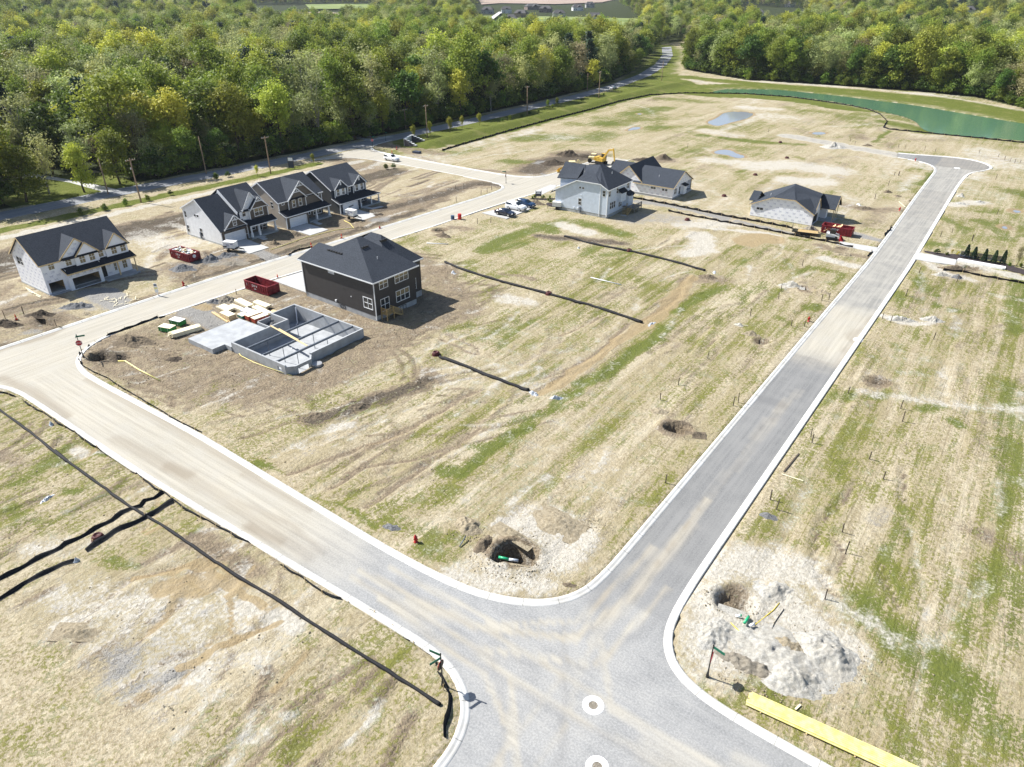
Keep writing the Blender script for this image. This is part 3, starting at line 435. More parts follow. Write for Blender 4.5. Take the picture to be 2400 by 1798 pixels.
# wood floor
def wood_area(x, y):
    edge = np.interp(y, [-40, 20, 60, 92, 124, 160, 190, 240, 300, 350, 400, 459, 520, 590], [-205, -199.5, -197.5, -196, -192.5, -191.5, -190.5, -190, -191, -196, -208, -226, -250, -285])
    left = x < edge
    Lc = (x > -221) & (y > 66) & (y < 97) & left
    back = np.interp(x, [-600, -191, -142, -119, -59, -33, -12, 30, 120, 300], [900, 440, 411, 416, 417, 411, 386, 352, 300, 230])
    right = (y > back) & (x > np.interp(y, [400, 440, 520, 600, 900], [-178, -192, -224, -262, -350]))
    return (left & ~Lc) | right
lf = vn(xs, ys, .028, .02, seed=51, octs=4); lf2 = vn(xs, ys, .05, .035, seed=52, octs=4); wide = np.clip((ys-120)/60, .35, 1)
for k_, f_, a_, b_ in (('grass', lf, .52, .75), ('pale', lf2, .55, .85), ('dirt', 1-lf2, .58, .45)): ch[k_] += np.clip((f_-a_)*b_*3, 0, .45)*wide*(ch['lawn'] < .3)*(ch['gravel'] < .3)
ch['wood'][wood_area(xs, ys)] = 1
att = {k: np.zeros(NV) for k in ch}
for k in ch: att[k][ix] = ch[k]
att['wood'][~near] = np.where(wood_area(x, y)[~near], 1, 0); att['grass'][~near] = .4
# heights
h = np.zeros(NV)+.10
rows = vn(xs, ys, 1.1, .12, seed=11, octs=3)-.5; lump = vn(xs, ys, .5, seed=12, octs=4)-.5; big = vn(xs, ys, .05, seed=13, octs=3)-.5
hh = .10+ch['rows']*rows*.07+lump*(.06+.26*ch['dirt'])+big*.0+.10*ch['pale']*lump
dk = pdist(xs, ys, ROAD, True); inr = inside(xs, ys, ROAD); inc = inside(xs, ys, COUNTY); dc = pdist(xs, ys, COUNTY, True)
hh += -.22*ch['rut']+.14*ch['berm']+ch['dirt']*(vn(xs, ys, 1.0, seed=61, octs=3)-.5)*.18
soft = np.clip(np.minimum(dk, dc)/2.0, 0, 1); hh = .10+(hh-.10)*soft
hh = np.where(ch['lawn'] > .3, np.maximum(hh, 0), hh)
bz = np.exp(-((xs+164.5)/4.2)**2)*np.clip((ys-170)/12, 0, 1)*np.clip((400-ys)/40, 0, 1)*1.6; hh += bz
for (c, rx, ry, dp) in PITS:
    e = np.hypot((xs-c[0]+(wx-xs)*.2)/rx, (ys-c[1]+(wy-ys)*.2)/ry); hh -= dp*np.clip((1.12-e)/.3, 0, 1); hh += .25*np.exp(-((e-1.4)/.28)**2)*(e > 1.1)
ip = inside(xs, ys, POND); hh = np.where(ip, .0-np.clip(d_p/2.5, 0, 1)*1.6, np.where(d_p < 5, np.minimum(hh, -.05+.03*d_p+.1*(d_p > 2)), hh))
for P in PUD:
    m = inside(xs, ys, P); dd = pdist(xs, ys, P, True); hh = np.where(m, np.minimum(hh, .0-np.clip(dd, 0, .06)), np.where(dd < 1.2, np.minimum(hh, .06+.03*dd), hh))
FLATS = [(-97.8, 49.0, -88.6, 58.4, .0), (-97, 71, -79, 84, .05), (-107, 71, -96, 82, .0), (-144, 44, -131, 61, .05), (-142, 78, -122, 92, .05), (-144, 93, -121, 107, .05), (-144, 108, -121, 121, .05), (-105, 126, -94, 142, .0), (-93, 142, -76, 155, .05), (-87, 165, -71, 178, .05), (-52, 163, -35, 178, .05), (-92.5, 55, -88.6, 66, .05)]
for a, b, c, d, zf in FLATS:
    m = (xs > a) & (xs < c) & (ys > b) & (ys < d); hh[m] = np.minimum(hh[m], zf+.0*hh[m])
hh = np.where(inr & (dk > .05), -.28, hh); hh = np.where(inc & (dc > .1), -.28, hh)
mf = inside(xs, ys, FND); hh = np.where(mf, -1.6, hh)
h[ix] = hh
# far country rises very gently
rr = np.hypot(x, y); h += np.clip((rr-900)/3000, 0, 1)*6*vn(x, y, .0012, seed=21)
nx, ny = len(gx), len(gy); I = np.arange(NV).reshape(ny, nx); F = np.stack([I[:-1, :-1], I[:-1, 1:], I[1:, 1:], I[1:, :-1]], -1).reshape(-1, 4)
def ground_mat():
    t = NT('ground_cover'); a = t.attr('coverA'); b = t.attr('coverB'); P = t.pos()
    grass, dirt, gravel, pale = a; mud, lawn, wood, rowsA = b
    nb = t.noise(P, .045, 5, .6); nm = t.noise(P, .5, 6, .62); nf = t.noise(P, 3.2, 4, .65); nff = t.noise(P, 11, 3, .7)
    nr = t.noise(t.pos((1.1, .045, 1)), 1, 3, .6); nrf = t.noise(t.pos((5.5, .30, 1)), 1, 3, .6)
    nb2 = t.noise(t.pos((.30, .022, 1)), 1, 3, .6)
    straw = t.mix(t.ss(nm, .32, .68), (.335, .28, .185), (.475, .41, .29)); straw = t.mix(t.ss(nb, .35, .65, 0, .5), straw, (.40, .33, .225))
    straw = t.mix(t.ss(nf, .40, .64, 0, .7), straw, (.225, .175, .10)); nmm = t.noise(P, 1.25, 5, .65); straw = t.mix(t.ss(nmm, .52, .68, 0, .65), straw, (.205, .165, .105)); straw = t.mix(t.ss(nmm, .46, .34, 0, .5) if False else t.ss(nmm, .32, .45, .5, 0), straw, (.54, .48, .355)); straw = t.mix(t.ss(nff, .48, .64, 0, .6), straw, (.66, .59, .44))
    straw = t.mix(t.math('MULTIPLY', t.ss(nb2, .42, .62), t.math('ADD', t.math('MULTIPLY', rowsA, .55), .1)), straw, (.29, .245, .135)); straw = t.mix(t.math('MULTIPLY', t.ss(nb2, .60, .40, 0, 1) if False else t.ss(nb2, .30, .46, 1, 0), t.math('MULTIPLY', rowsA, .5)), straw, (.54, .48, .355))
    ntk = t.noise(t.pos((2.6, .035, 1)), 1, 2, .5); straw = t.mix(t.math('MULTIPLY', t.ss(ntk, .60, .68), t.math('MULTIPLY', rowsA, .55)), straw, (.22, .18, .105))
    rw = t.math('MULTIPLY', t.ss(nrf, .40, .60), rowsA); straw = t.mix(t.math('MULTIPLY', rw, .22), straw, (.25, .20, .115))
    soil = t.mix(t.ss(nf, .3, .7), (.17, .132, .09), (.33, .262, .178)); soil = t.mix(t.ss(nm, .35, .65, 0, .6), soil, (.22, .175, .125)); soil = t.mix(t.ss(nmm, .50, .66, 0, .6), soil, (.115, .088, .06)); soil = t.mix(t.ss(t.math('ADD', dirt, t.math('MULTIPLY', t.math('SUBTRACT', nm, .5), 1.0)), .95, 1.45, 0, .85), soil, t.mix(t.ss(nf, .3, .7), (.065, .053, .042), (.145, .12, .093))); soil = t.mix(t.ss(nff, .5, .75, 0, .5), soil, (.46, .38, .27))
    dj = t.math('ADD', dirt, t.math('MULTIPLY', t.math('SUBTRACT', t.math('ADD', nm, t.math('MULTIPLY', nf, .9)), .95), 1.5)); k = t.mix(t.ss(dj, .12, .62), straw, soil)
    # green growth: attribute + drill rows + tufts
    v = t.math('ADD', t.math('MULTIPLY', grass, .72), t.math('MULTIPLY', t.math('SUBTRACT', t.math('ADD', t.math('MULTIPLY', nr, .7), t.math('MULTIPLY', nb2, .3)), .5), t.math('ADD', t.math('MULTIPLY', rowsA, 1.7), .2)))
    v = t.math('ADD', v, t.math('MULTIPLY', t.math('SUBTRACT', nm, .5), .75)); v = t.math('ADD', v, t.math('MULTIPLY', t.math('SUBTRACT', t.noise(P, .13, 4, .6), .5), 1.1)); v = t.math('ADD', v, t.math('MULTIPLY', t.math('SUBTRACT', nf, .5), 1.7)); v = t.math('ADD', v, t.math('MULTIPLY', t.math('SUBTRACT', nff, .5), 1.2))
    v = t.math('ADD', v, t.math('MULTIPLY', t.math('SUBTRACT', nrf, .5), t.math('MULTIPLY', rowsA, .5)))
    gcol = t.mix(t.ss(nf, .3, .7), (.088, .10, .016), (.185, .185, .040)); gcol = t.mix(t.ss(grass, .6, 1.0, 0, .75), gcol, t.mix(nf, (.055, .09, .010), (.12, .145, .022)))
    k = t.mix(t.ss(v, .30, .60, 0, .92), k, gcol)
    pj = t.math('ADD', t.math('MULTIPLY', pale, .8), t.math('MULTIPLY', t.math('SUBTRACT', t.math('ADD', nm, t.math('MULTIPLY', nf, .8)), .9), 1.3)); k = t.mix(t.ss(pj, .08, .6, 0, .9), k, t.mix(t.ss(nf, .3, .7), (.37, .34, .285), (.56, .525, .46)))
    gr = t.mix(t.ss(t.noise(P, 9, 3, .85), .35, .65), (.17, .162, .15), (.36, .345, .32)); gj = t.math('ADD', gravel, t.math('MULTIPLY', t.math('SUBTRACT', t.math('ADD', nm, nf), 1.0), .9)); k = t.mix(t.ss(gj, .2, .85), k, gr)
    mj = t.math('ADD', mud, t.math('MULTIPLY', t.math('SUBTRACT', nm, .5), .5)); k = t.mix(t.ss(mj, .35, .62, 0, .85), k, t.mix(nm, (.27, .20, .105), (.38, .295, .175)))
    lj = t.math('ADD', lawn, t.math('MULTIPLY', t.math('SUBTRACT', t.math('ADD', nm, nb), 1.0), .55)); lc = t.mix(t.ss(nf, .3, .7), (.07, .092, .014), (.15, .165, .036)); lc = t.mix(t.ss(t.noise(P, .16, 4), .52, .7, 0, .7), lc, (.20, .19, .065)); k = t.mix(t.ss(lj, .3, .65), k, lc)
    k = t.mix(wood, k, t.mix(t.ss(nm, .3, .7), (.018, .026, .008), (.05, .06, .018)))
    t.col(k); t.rough(.95); t.b.inputs['Specular IOR Level'].default_value = .1
    hgt = t.math('ADD', t.math('MULTIPLY', nf, .6), t.math('ADD', t.math('MULTIPLY', nff, .35), t.math('MULTIPLY', nrf, t.math('MULTIPLY', rowsA, .2)))); hgt = t.math('ADD', hgt, t.math('MULTIPLY', t.math('MULTIPLY', nf, dirt), 1.1))
    hgt = t.math('ADD', hgt, t.math('MULTIPLY', nmm, .9)); t.bump(hgt, 1.0, .22)
ground_mat()
ground = npmesh('ground', np.stack([x, y, h], 1), F, 'ground_cover', smooth=True); tag(ground, kind='structure')
for nm, ks in (('coverA', ('grass', 'dirt', 'gravel', 'pale')), ('coverB', ('mud', 'lawn', 'wood', 'rows'))):
    at = ground.data.color_attributes.new(nm, 'FLOAT_COLOR', 'POINT'); at.data.foreach_set('color', np.stack([att[k] for k in ks], 1).astype(np.float32).ravel())
def gz(px_, py_):     # ground height near a point
    i = np.clip(np.searchsorted(gx, px_), 1, nx-1); j = np.clip(np.searchsorted(gy, py_), 1, ny-1); return float(h[j*nx+i])
# ------------------------------------------------------------------ street surface with its own dust / wear map
def road_mesh(name, poly, mat, step, z, paint=None):
    P = np.array(poly); a = np.arange(P[:, 0].min(), P[:, 0].max(), step); b = np.arange(P[:, 1].min(), P[:, 1].max(), step); A, B = np.meshgrid(a, b); A = A.ravel(); B = B.ravel()
    m = (np.abs(A) < 400) & inside(A, B, poly) & (pdist(A, B, poly, True) > step*.45); pts = [Vector(p) for p in poly]+[Vector((float(p), float(q))) for p, q in zip(A[m], B[m])]
    n = len(poly); vs, es, fs, *_ = delaunay_2d_cdt(pts, [], [list(range(n))], 1, 1e-4)
    me = bpy.data.meshes.new(name); me.from_pydata([(v.x, v.y, z) for v in vs], [], [tuple(f) for f in fs]); me.update(); me.materials.append(M[mat])
    if me.polygons and me.polygons[0].normal.z < 0: me.flip_normals()
    if paint is not None:
        V = np.array([(v.x, v.y) for v in vs]); c = paint(V[:, 0], V[:, 1]); at = me.color_attributes.new('wear', 'FLOAT_COLOR', 'POINT'); at.data.foreach_set('color', c.astype(np.float32).ravel())
    o = link(name, me); tag(o, kind='structure'); return o
def street_paint(X, Y):
    wX = X+(vn(X, Y, .2, seed=31)-.5)*3; wY = Y+(vn(X, Y, .2, seed=32)-.5)*3
    dust = np.zeros(len(X)); dark = np.zeros(len(X))
    dust = np.maximum(dust, np.clip((-98-wX)/6, 0, 1)); cs = (Y > 26) & (Y < 38); f = np.clip((-34-wX)/22, 0, 1)
    dust = np.maximum(dust, np.where(cs, f*(.75+.25*np.cos((Y-31)/2.4)), 0)); worn = np.clip(1.35-np.hypot((wX+22)/24, (wY-30)/15), 0, 1)*(Y < 52); worn = np.maximum(worn, np.where((X > -62) & (X < -30) & (Y < 38) & (Y > 26), .9, 0)); dust = np.maximum(dust, .22*np.clip(1.2-np.hypot((wX+19)/16, (wY-31)/13), 0, 1))
    rs = (X > -25) & (X < -12); dust = np.maximum(dust, np.where(rs, np.clip(1-np.abs(wY-111)/17, 0, 1)*1.5, 0)); dust = np.maximum(dust, np.where(rs & (Y > 118), .35, 0)); dust = np.maximum(dust, np.where(rs & (Y > 225), .25, 0))
    dust = np.maximum(dust, np.where(rs & (np.abs(X+18-(vn(X, Y, .05, seed=5)-.5)*3) < .8) & (Y < 90) & (Y > 44), .4*vn(X, Y, .3, .1, seed=8), 0))
    for pts, w, s in [([(-40, 31), (-28, 32), (-20, 36), (-18, 44), (-18, 60)], .35, .6), ([(-40, 30), (-26, 30.5), (-17, 35), (-16, 46)], .3, .5), ([(-38, 33), (-26, 33.5), (-20.5, 38), (-19.5, 50)], .3, .5), ([(-36, 29.5), (-24, 29), (-19, 26), (-17.5, 20)], .3, .5), ([(-30, 32.5), (-15, 32.5), (10, 33)], .3, .45), ([(-34, 31), (-20, 30), (8, 31)], .25, .45), ([(-19, 50), (-18.5, 38), (-14, 32), (0, 31)], .3, .4), ([(-17, 12), (-17, 24), (-22, 30), (-34, 31)], .3, .5), ([(-18.8, 10), (-18.6, 30), (-17.5, 50)], .3, .35), ([(-16.2, 10), (-16, 28), (-19, 38)], .25, .35), ([(-5, 34), (10, 34.5), (30, 34)], .6, .35), ([(-10, 31), (10, 30)], 1.5, .4)]:
        d = pdist(X, Y, pts); dust = np.maximum(dust, s*np.clip(1.6-d/w, 0, 1)*(.7+.8*vn(X, Y, .5, seed=77)))
    for pts, w, s in [([(-97, 34.2), (-80, 34.5), (-60, 34.3)], .5, .6), ([(-80, 29), (-60, 30), (-45, 29.4)], .8, .45), ([(-70, 29.5), (-66, 30)], .8, .9), ([(-54, 28.7), (-49, 29.2)], .6, .9), ([(-62, 33.8), (-50, 34)], .4, .6), ([(-117, 40), (-116.6, 30)], .8, .8), ([(-108, 27.4), (-100, 28.2), (-90, 28)], .7, .7), ([(-38, 31.5), (-26, 32), (-19.5, 37), (-17, 46)], .3, .28), ([(-39, 30.2), (-25, 30.2), (-17, 34.5), (-14.8, 44)], .3, .28), ([(-18, 8), (-18.2, 24), (-24, 30.5), (-36, 32.3)], .3, .28), ([(-30, 29), (-12, 30), (10, 30.5)], .3, .28), ([(-15.5, 10), (-15.5, 24), (-10, 30), (4, 32)], .3, .28), ([(-21.4, 37), (-17.6, 31), (-14, 24), (-13, 14)], .3, .35), ([(-21.5, 84), (-18, 84)], 1.3, .8), ([(-18.1, 48), (-18.1, 98)], .12, .7), ([(-23, 47), (-20, 41)], 1.2, .6), ([(-15, 60), (-15, 120)], .7, .5), ([(-20.8, 55), (-20.8, 90)], .6, .5), ([(-104, 36.6), (-106.6, 40), (-107.4, 44)], .35, 1), ([(-58, 30.4), (-50, 31.4), (-44, 30.6)], .35, .5)]:
        d = pdist(wX, Y, pts); dark = np.maximum(dark, s*np.clip(1.5-d/w, 0, 1))
    dark = np.maximum(dark, np.where(rs & (Y < 100) & (Y > 42), .35, 0)); dark = np.maximum(dark, np.where((Y > 246) & (X > -32), .7, 0)); dark = np.maximum(dark, np.where(rs & (Y > 185) & (Y < 215), .25, 0))
    return np.stack([np.clip(dust, 0, 1), np.clip(dark, 0, 1), np.clip(worn, 0, 1), np.ones(len(X))], 1)
def street_mat():
    t = NT('street_surface'); dust, dark, worn_, _ = t.attr('wear'); P = t.pos(); nm = t.noise(P, .35, 5, .6); nf = t.noise(P, 6, 4, .7); sy_ = t.noise(t.pos((2.2, .06, 1)), 1, 4, .6); sx_ = t.noise(t.pos((.06, 2.2, 1)), 1, 4, .6)
    sp = t.n('ShaderNodeSeparateXYZ'); t.t.links.new(t.n('ShaderNodeNewGeometry').outputs['Position'], sp.inputs[0])
    cross = t.math('MULTIPLY', t.ss(sp.outputs[1], 36, 41, 1, 0), t.ss(sp.outputs[0], -106, -100)); st_ = t.n('ShaderNodeMix'); st_.data_type = 'FLOAT'; t.set(st_.inputs[0], cross); t.set(st_.inputs[2], sy_); t.set(st_.inputs[3], sx_); s_ = st_.outputs[0]
    asp = t.mix(t.ss(nf, .3, .72), (.145, .145, .142), (.255, .253, .245)); asp = t.mix(t.ss(s_, .35, .65, 0, .6), asp, (.285, .28, .268)); asp = t.mix(t.ss(nm, .38, .66, 0, .45), asp, (.28, .275, .262)); asp = t.mix(t.math('MULTIPLY', worn_, t.ss(nm, .3, .65, .55, 1)), asp, t.mix(t.ss(nf, .35, .7), (.255, .257, .26), (.375, .375, .37))); asp = t.mix(t.math('MULTIPLY', dark, .6), asp, (.115, .116, .12))
    con = t.mix(t.ss(t.math('ADD', t.math('MULTIPLY', s_, .6), t.math('MULTIPLY', nf, .4)), .35, .65), (.32, .295, .245), (.45, .415, .345)); con = t.mix(t.ss(nm, .4, .7, 0, .4), con, (.39, .37, .33)); con = t.mix(t.math('MULTIPLY', dark, .7), con, (.22, .18, .13))
    d = t.math('ADD', dust, t.math('MULTIPLY', t.math('SUBTRACT', t.math('ADD', nm, t.math('MULTIPLY', s_, .25)), .62), .5)); k = t.mix(t.ss(d, .02, .8), asp, con)
    vo = t.n('ShaderNodeTexVoronoi'); vo.feature = 'DISTANCE_TO_EDGE'; t.t.links.new(t.pos((.11, .11, 1)), vo.inputs['Vector']); vo.inputs['Scale'].default_value = 1
    crack = t.math('MULTIPLY', t.ss(t.math('ADD', vo.outputs['Distance'], t.math('MULTIPLY', nm, .02)), .009, .014, 1, 0), t.ss(nm, .45, .6)); k = t.mix(t.math('MULTIPLY', crack, .3), k, (.12, .11, .10))
    spk = t.noise(P, 2.2, 5, .8); k = t.mix(t.ss(spk, .66, .74, 0, .4), k, (.46, .39, .29)); k = t.mix(t.ss(t.noise(P, 9, 2), .72, .78, 0, .6), k, (.56, .53, .48))
    t.col(k); t.rough(.9); t.b.inputs['Specular IOR Level'].default_value = .2; t.bump(nf, .25, .02)
street_mat()
street = road_mesh('street', ROAD, 'street_surface', .5, .004, street_paint)
def county_mat():
    t = NT('county_asphalt'); P = t.pos(); nf = t.noise(P, 4, 4, .7); s_ = t.noise(t.pos((1.6, .05, 1)), 1, 3)
    t.col(t.mix(t.ss(s_, .35, .65, 0, .5), t.mix(nf, (.15, .155, .165), (.25, .255, .265)), (.36, .36, .36))); t.rough(.9)
county_mat()
road_mesh('county_road', COUNTY, 'county_asphalt', 2.0, .0)
# kerb and gutter
def kerb_mat():
    t = NT('kerb_concrete'); P = t.pos(); nm = t.noise(P, .6, 5); nf = t.noise(P, 5, 4, .7); a = t.n('ShaderNodeAttribute'); a.attribute_name = 'run'
    j = t.ss(t.math('ABSOLUTE', t.math('SUBTRACT', t.math('FRACT', t.math('DIVIDE', a.outputs['Fac'], 3.05)), .5)),   .484, .495); k = t.mix(t.ss(nm, .35, .7), (.62, .61, .58), (.52, .50, .455)); k = t.mix(t.ss(nf, .5, .75, 0, .35), k, (.38, .35, .29)); k = t.mix(t.math('MULTIPLY', j, .8), k, (.22, .21, .19))
    t.col(k); t.rough(.85); t.bump(nf, .15, .02)
kerb_mat()
def sweep(name, line, prof, mat, kind='structure', parent=None):
    n = len(prof); vs = []; run = []; L = 0
    dirs = []
    for i in range(len(line)):
        a = line[max(i-1, 0)]; b = line[min(i+1, len(line)-1)]; l = math.dist(a, b)+1e-9; dirs.append(((b[1]-a[1])/l, -(b[0]-a[0])/l))
    for i, p in enumerate(line):
        if i: L += math.dist(p, line[i-1])
        for d, z in prof: vs.append((p[0]+dirs[i][0]*d, p[1]+dirs[i][1]*d, z)); run.append(L)
    f = [(i*n+k, i*n+k+1, (i+1)*n+k+1, (i+1)*n+k) for i in range(len(line)-1) for k in range(n-1)]
    o = npmesh(name, vs, f, mat, parent); at = o.data.attributes.new('run', 'FLOAT', 'POINT'); at.data.foreach_set('value', np.array(run, np.float32)); tag(o, kind=kind)
    if o.data.polygons[0].normal.z < 0 and o.data.polygons[2].normal.z < 0: o.data.flip_normals()
    return o
def densify(P, s):
    Q = [P[0]]
    for a, b in zip(P[:-1], P[1:]):
        k = max(1, int(math.dist(a, b)/s)); Q += [(a[0]+(b[0]-a[0])*i/k, a[1]+(b[1]-a[1])*i/k) for i in range(1, k+1)]
    return Q
for K in KERBS: sweep('kerb', densify(K, .75), [(-.02, -.1), (-.02, .135), (.14, .14), (.26, .115), (.36, .04), (.46, .022), (.72, .014), (.73, -.02)], 'kerb_concrete')
# water
def water_mat(name, c, r=.06, w=.12, bs=.15):
    t = NT(name); t.col(c); t.rough(r); t.b.inputs['Specular IOR Level'].default_value = .5; t.b.inputs['IOR'].default_value = 1.33; t.bump(t.noise(t.pos((w*10, w*4, 1)), 1, 4), bs, .05)
water_mat('pond_water', (.085, .175, .10), .12, .12, .08); water_mat('puddle_water', (.25, .27, .30), .05, .05, .08)
def flat_poly(name, poly, z, mat, **kw):
    mb = MB(); mb.add([(p[0], p[1], z) for p in poly], [tuple(range(len(poly)))]); o = mb.build(name, mat); tag(o, **kw)
    if o.data.polygons[0].normal.z < 0: o.data.flip_normals()
    return o
flat_poly('pond', POND, -.12, 'pond_water', kind='structure')
for P in PUD: flat_poly('puddle', P, .012, 'puddle_water', kind='structure')
# concrete driveways and pads (slabs)
def pad(name, poly, z=.15, mat='driveway_concrete', kind='structure'): o = MB().prism(poly, z-.16, z).build(name, mat); return tag(o, kind=kind)
pad('driveway', [(-131.3, 79.3), (-122.8, 79.0), (-122.7, 83.7), (-131.2, 84.3)]); pad('driveway', [(-129.5, 94.2), (-122.1, 93.9), (-122.1, 98.9), (-129.5, 99.2)]); pad('driveway', [(-128.7, 108.9), (-121.1, 108.3), (-121.2, 113.2), (-128.7, 113.6)])
pad('driveway', [(-97.5, 72.4), (-106.9, 72.6), (-105.9, 81.5), (-102.5, 81), (-97.5, 80.4)]); pad('parking_pad', Dp([(1040, 461), (1130, 441), (1152, 450), (1094, 474)])); pad('path', T(Z4, [(560, 480), (700, 420), (750, 425), (745, 450), (600, 520)]), .13)
pad('driveway', T(Zh, [(850, 530), (1130, 575), (1100, 612), (820, 552)]), .17); pad('driveway', T((2100, 540, 7.373), [(330, 400), (600, 430), (1040, 520), (1020, 615), (600, 560), (310, 510)]), .17)
pad('path', Dp([(55, 372), (200, 398), (262, 412), (232, 418), (150, 395), (50, 380)]), .12); pad('driveway', Dp([(735, 295), (800, 296), (830, 292), (850, 296), (800, 304), (740, 303)]), .1)
# ------------------------------------------------------------------ trees
def leaf_cloud(seed, kind):
    r = np.random.default_rng(seed); H = {'broad': 18, 'tall': 24, 'thin': 22, 'young': 11, 'conifer': 17, 'bush': 4}[kind]
    n_cl = {'broad': 230, 'tall': 270, 'thin': 190, 'young': 90, 'conifer': 170, 'bush': 80}[kind]; per = {'broad': 17, 'tall': 15, 'thin': 11, 'young': 15, 'conifer': 14, 'bush': 12}[kind]
    C = []
    if kind == 'conifer':
        for i in range(n_cl):
            z = H*(.12+.86*r.random()**.8); rad = (H-z)/H*4.2*(.55+.45*r.random())+.2; a = r.uniform(0, 6.28); C.append((rad*math.cos(a), rad*math.sin(a), z))
    else:
        lobes = []
        nl = {'broad': 11, 'tall': 14, 'thin': 11, 'young': 5, 'bush': 5}[kind]; W = {'broad': 4.6, 'tall': 5.2, 'thin': 4.2, 'young': 2.6, 'bush': 1.5}[kind]
        for i in range(nl):
            zc = H*(r.uniform(.26, .86) if kind != 'bush' else r.uniform(.15, .65)); a = r.uniform(0, 6.28); k = r.uniform(.15, 1)*W*(1.12-abs(zc/H-.5)); lobes.append((k*math.cos(a), k*math.sin(a), zc, W*r.uniform(.42, .72), H*r.uniform(.10, .19)))
        lobes.append((0, 0, H*.80, W*.6, H*.18))
        for i in range(n_cl):
            lb = lobes[r.integers(len(lobes))]; v = r.normal(size=3); v /= np.linalg.norm(v); q = r.uniform(.55, 1.05) if r.random() < .8 else r.uniform(0, .6)
            if v[2] < -.35 and r.random() < .6: v[2] = -v[2]
            C.append((lb[0]+v[0]*lb[3]*q, lb[1]+v[1]*lb[3]*q, lb[2]+v[2]*lb[4]*q))
    C = np.array(C); N = n_cl*per; cc = np.repeat(C, per, 0); sp = {'broad': .72, 'tall': .78, 'thin': .85, 'young': .5, 'conifer': .6, 'bush': .35}[kind]
    p = cc+r.normal(size=(N, 3))*sp*np.array([1, 1, .62]); s = r.uniform(.20, .46, N)*{'broad': 1, 'tall': 1, 'thin': .85, 'young': .7, 'conifer': .9, 'bush': .6}[kind]
    nrm = r.normal(size=(N, 3))+(p-np.array([0, 0, H*.5]))/H*1.6+np.array([0, 0, .5]); nrm /= np.linalg.norm(nrm, axis=1)[:, None]
    t = np.cross(nrm, r.normal(size=(N, 3))); t /= np.linalg.norm(t, axis=1)[:, None]; b = np.cross(nrm, t); t *= s[:, None]; b *= (s*r.uniform(.5, .9, N))[:, None]
    V = np.stack([p-t-b*.3, p+b-t*.2, p+t+b*.2, p-b+t*.3], 1).reshape(-1, 3); F_ = np.arange(N*4).reshape(-1, 4); return V, F_, H, C
def trunk_mesh(seed, kind, H, C):
    r = np.random.default_rng(seed+99); mb = MB(); R0 = {'broad': .32, 'tall': .38, 'thin': .30, 'young': .12, 'conifer': .25, 'bush': .06}[kind]; top = .8*H
    pts = [(0, 0, -.4)]; dx = dy = 0
    for k in range(1, 7): dx += r.normal()*.22; dy += r.normal()*.22; pts.append((dx, dy, top*k/6))
    mb.tube(pts, [R0*1.25, R0, R0*.85, R0*.7, R0*.5, R0*.33, R0*.12], 7)
    for i in r.choice(len(C), {'broad': 12, 'tall': 14, 'thin': 22, 'young': 7, 'conifer': 0, 'bush': 6}[kind], replace=False):
        c = C[i]; z0 = min(max(c[2]*r.uniform(.35, .7), H*.12), top*.95); k = z0/top*6; a = pts[int(k)]; bq = pts[min(int(k)+1, 6)]; f = k-int(k); o = tuple(a[j]+(bq[j]-a[j])*f for j in range(3))
        m = tuple((o[j]+c[j])/2+r.normal()*.3 for j in range(3)); mb.tube([o, m, tuple(c)], [R0*.34, R0*.22, .03], 5)
    return mb
TREES = {}; SPECS = [('dark', 'broad', 'leaf_dark', 'bark', 1), ('dark2', 'broad', 'leaf_dark', 'bark', 2), ('mid', 'broad', 'leaf_mid', 'bark', 3), ('mid2', 'tall', 'leaf_mid', 'bark', 4), ('yellow', 'tall', 'leaf_yellow', 'bark', 5), ('yellow2', 'broad', 'leaf_yellow', 'bark', 6),
                     ('pale', 'thin', 'leaf_pale', 'bark_pale', 7), ('pale2', 'thin', 'leaf_pale', 'bark_pale', 8), ('olive', 'thin', 'leaf_olive', 'bark', 9), ('conifer', 'conifer', 'leaf_conifer', 'bark', 10), ('gold', 'young', 'leaf_gold', 'bark', 11), ('midyoung', 'young', 'leaf_mid', 'bark', 12), ('bush', 'bush', 'leaf_bush', 'bark', 13), ('bush2', 'bush', 'leaf_dark', 'bark', 14)]
for nm, kind, lm, bk, sdv in SPECS:
    V, F_, H, C = leaf_cloud(sdv, kind); me = npmesh('crown', V, F_, lm); tm = trunk_mesh(sdv, kind, H, C).build('trunk', bk, smooth=True)
    TREES[nm] = (me.data, tm.data, H); bpy.data.objects.remove(me); bpy.data.objects.remove(tm)
def tree(nm, x, y, h, rz, label, group, name='tree', cat='tree', z=0):
    cm, tm, H = TREES[nm]; e = empty(name, (x, y, z), rz, label, cat, group); e.scale = (h/H*random.uniform(.9, 1.1), h/H*random.uniform(.9, 1.1), h/H)
    link('crown', cm, e); link('trunk', tm, e); return e
ORD = 'first second third fourth fifth sixth seventh eighth ninth tenth eleventh twelfth thirteenth fourteenth fifteenth sixteenth seventeenth eighteenth nineteenth twentieth'.split()
def ordw(i):
    if i < 20: return ORD[i]
    tens = ['', '', 'twenty', 'thirty', 'forty', 'fifty', 'sixty', 'seventy', 'eighty', 'ninety']; k = i+1
    return ({20: 'twentieth', 30: 'thirtieth', 40: 'fortieth', 50: 'fiftieth', 60: 'sixtieth', 70: 'seventieth', 80: 'eightieth', 90: 'ninetieth'}[k] if k % 10 == 0 else tens[k//10]+'-'+ORD[k % 10-1])
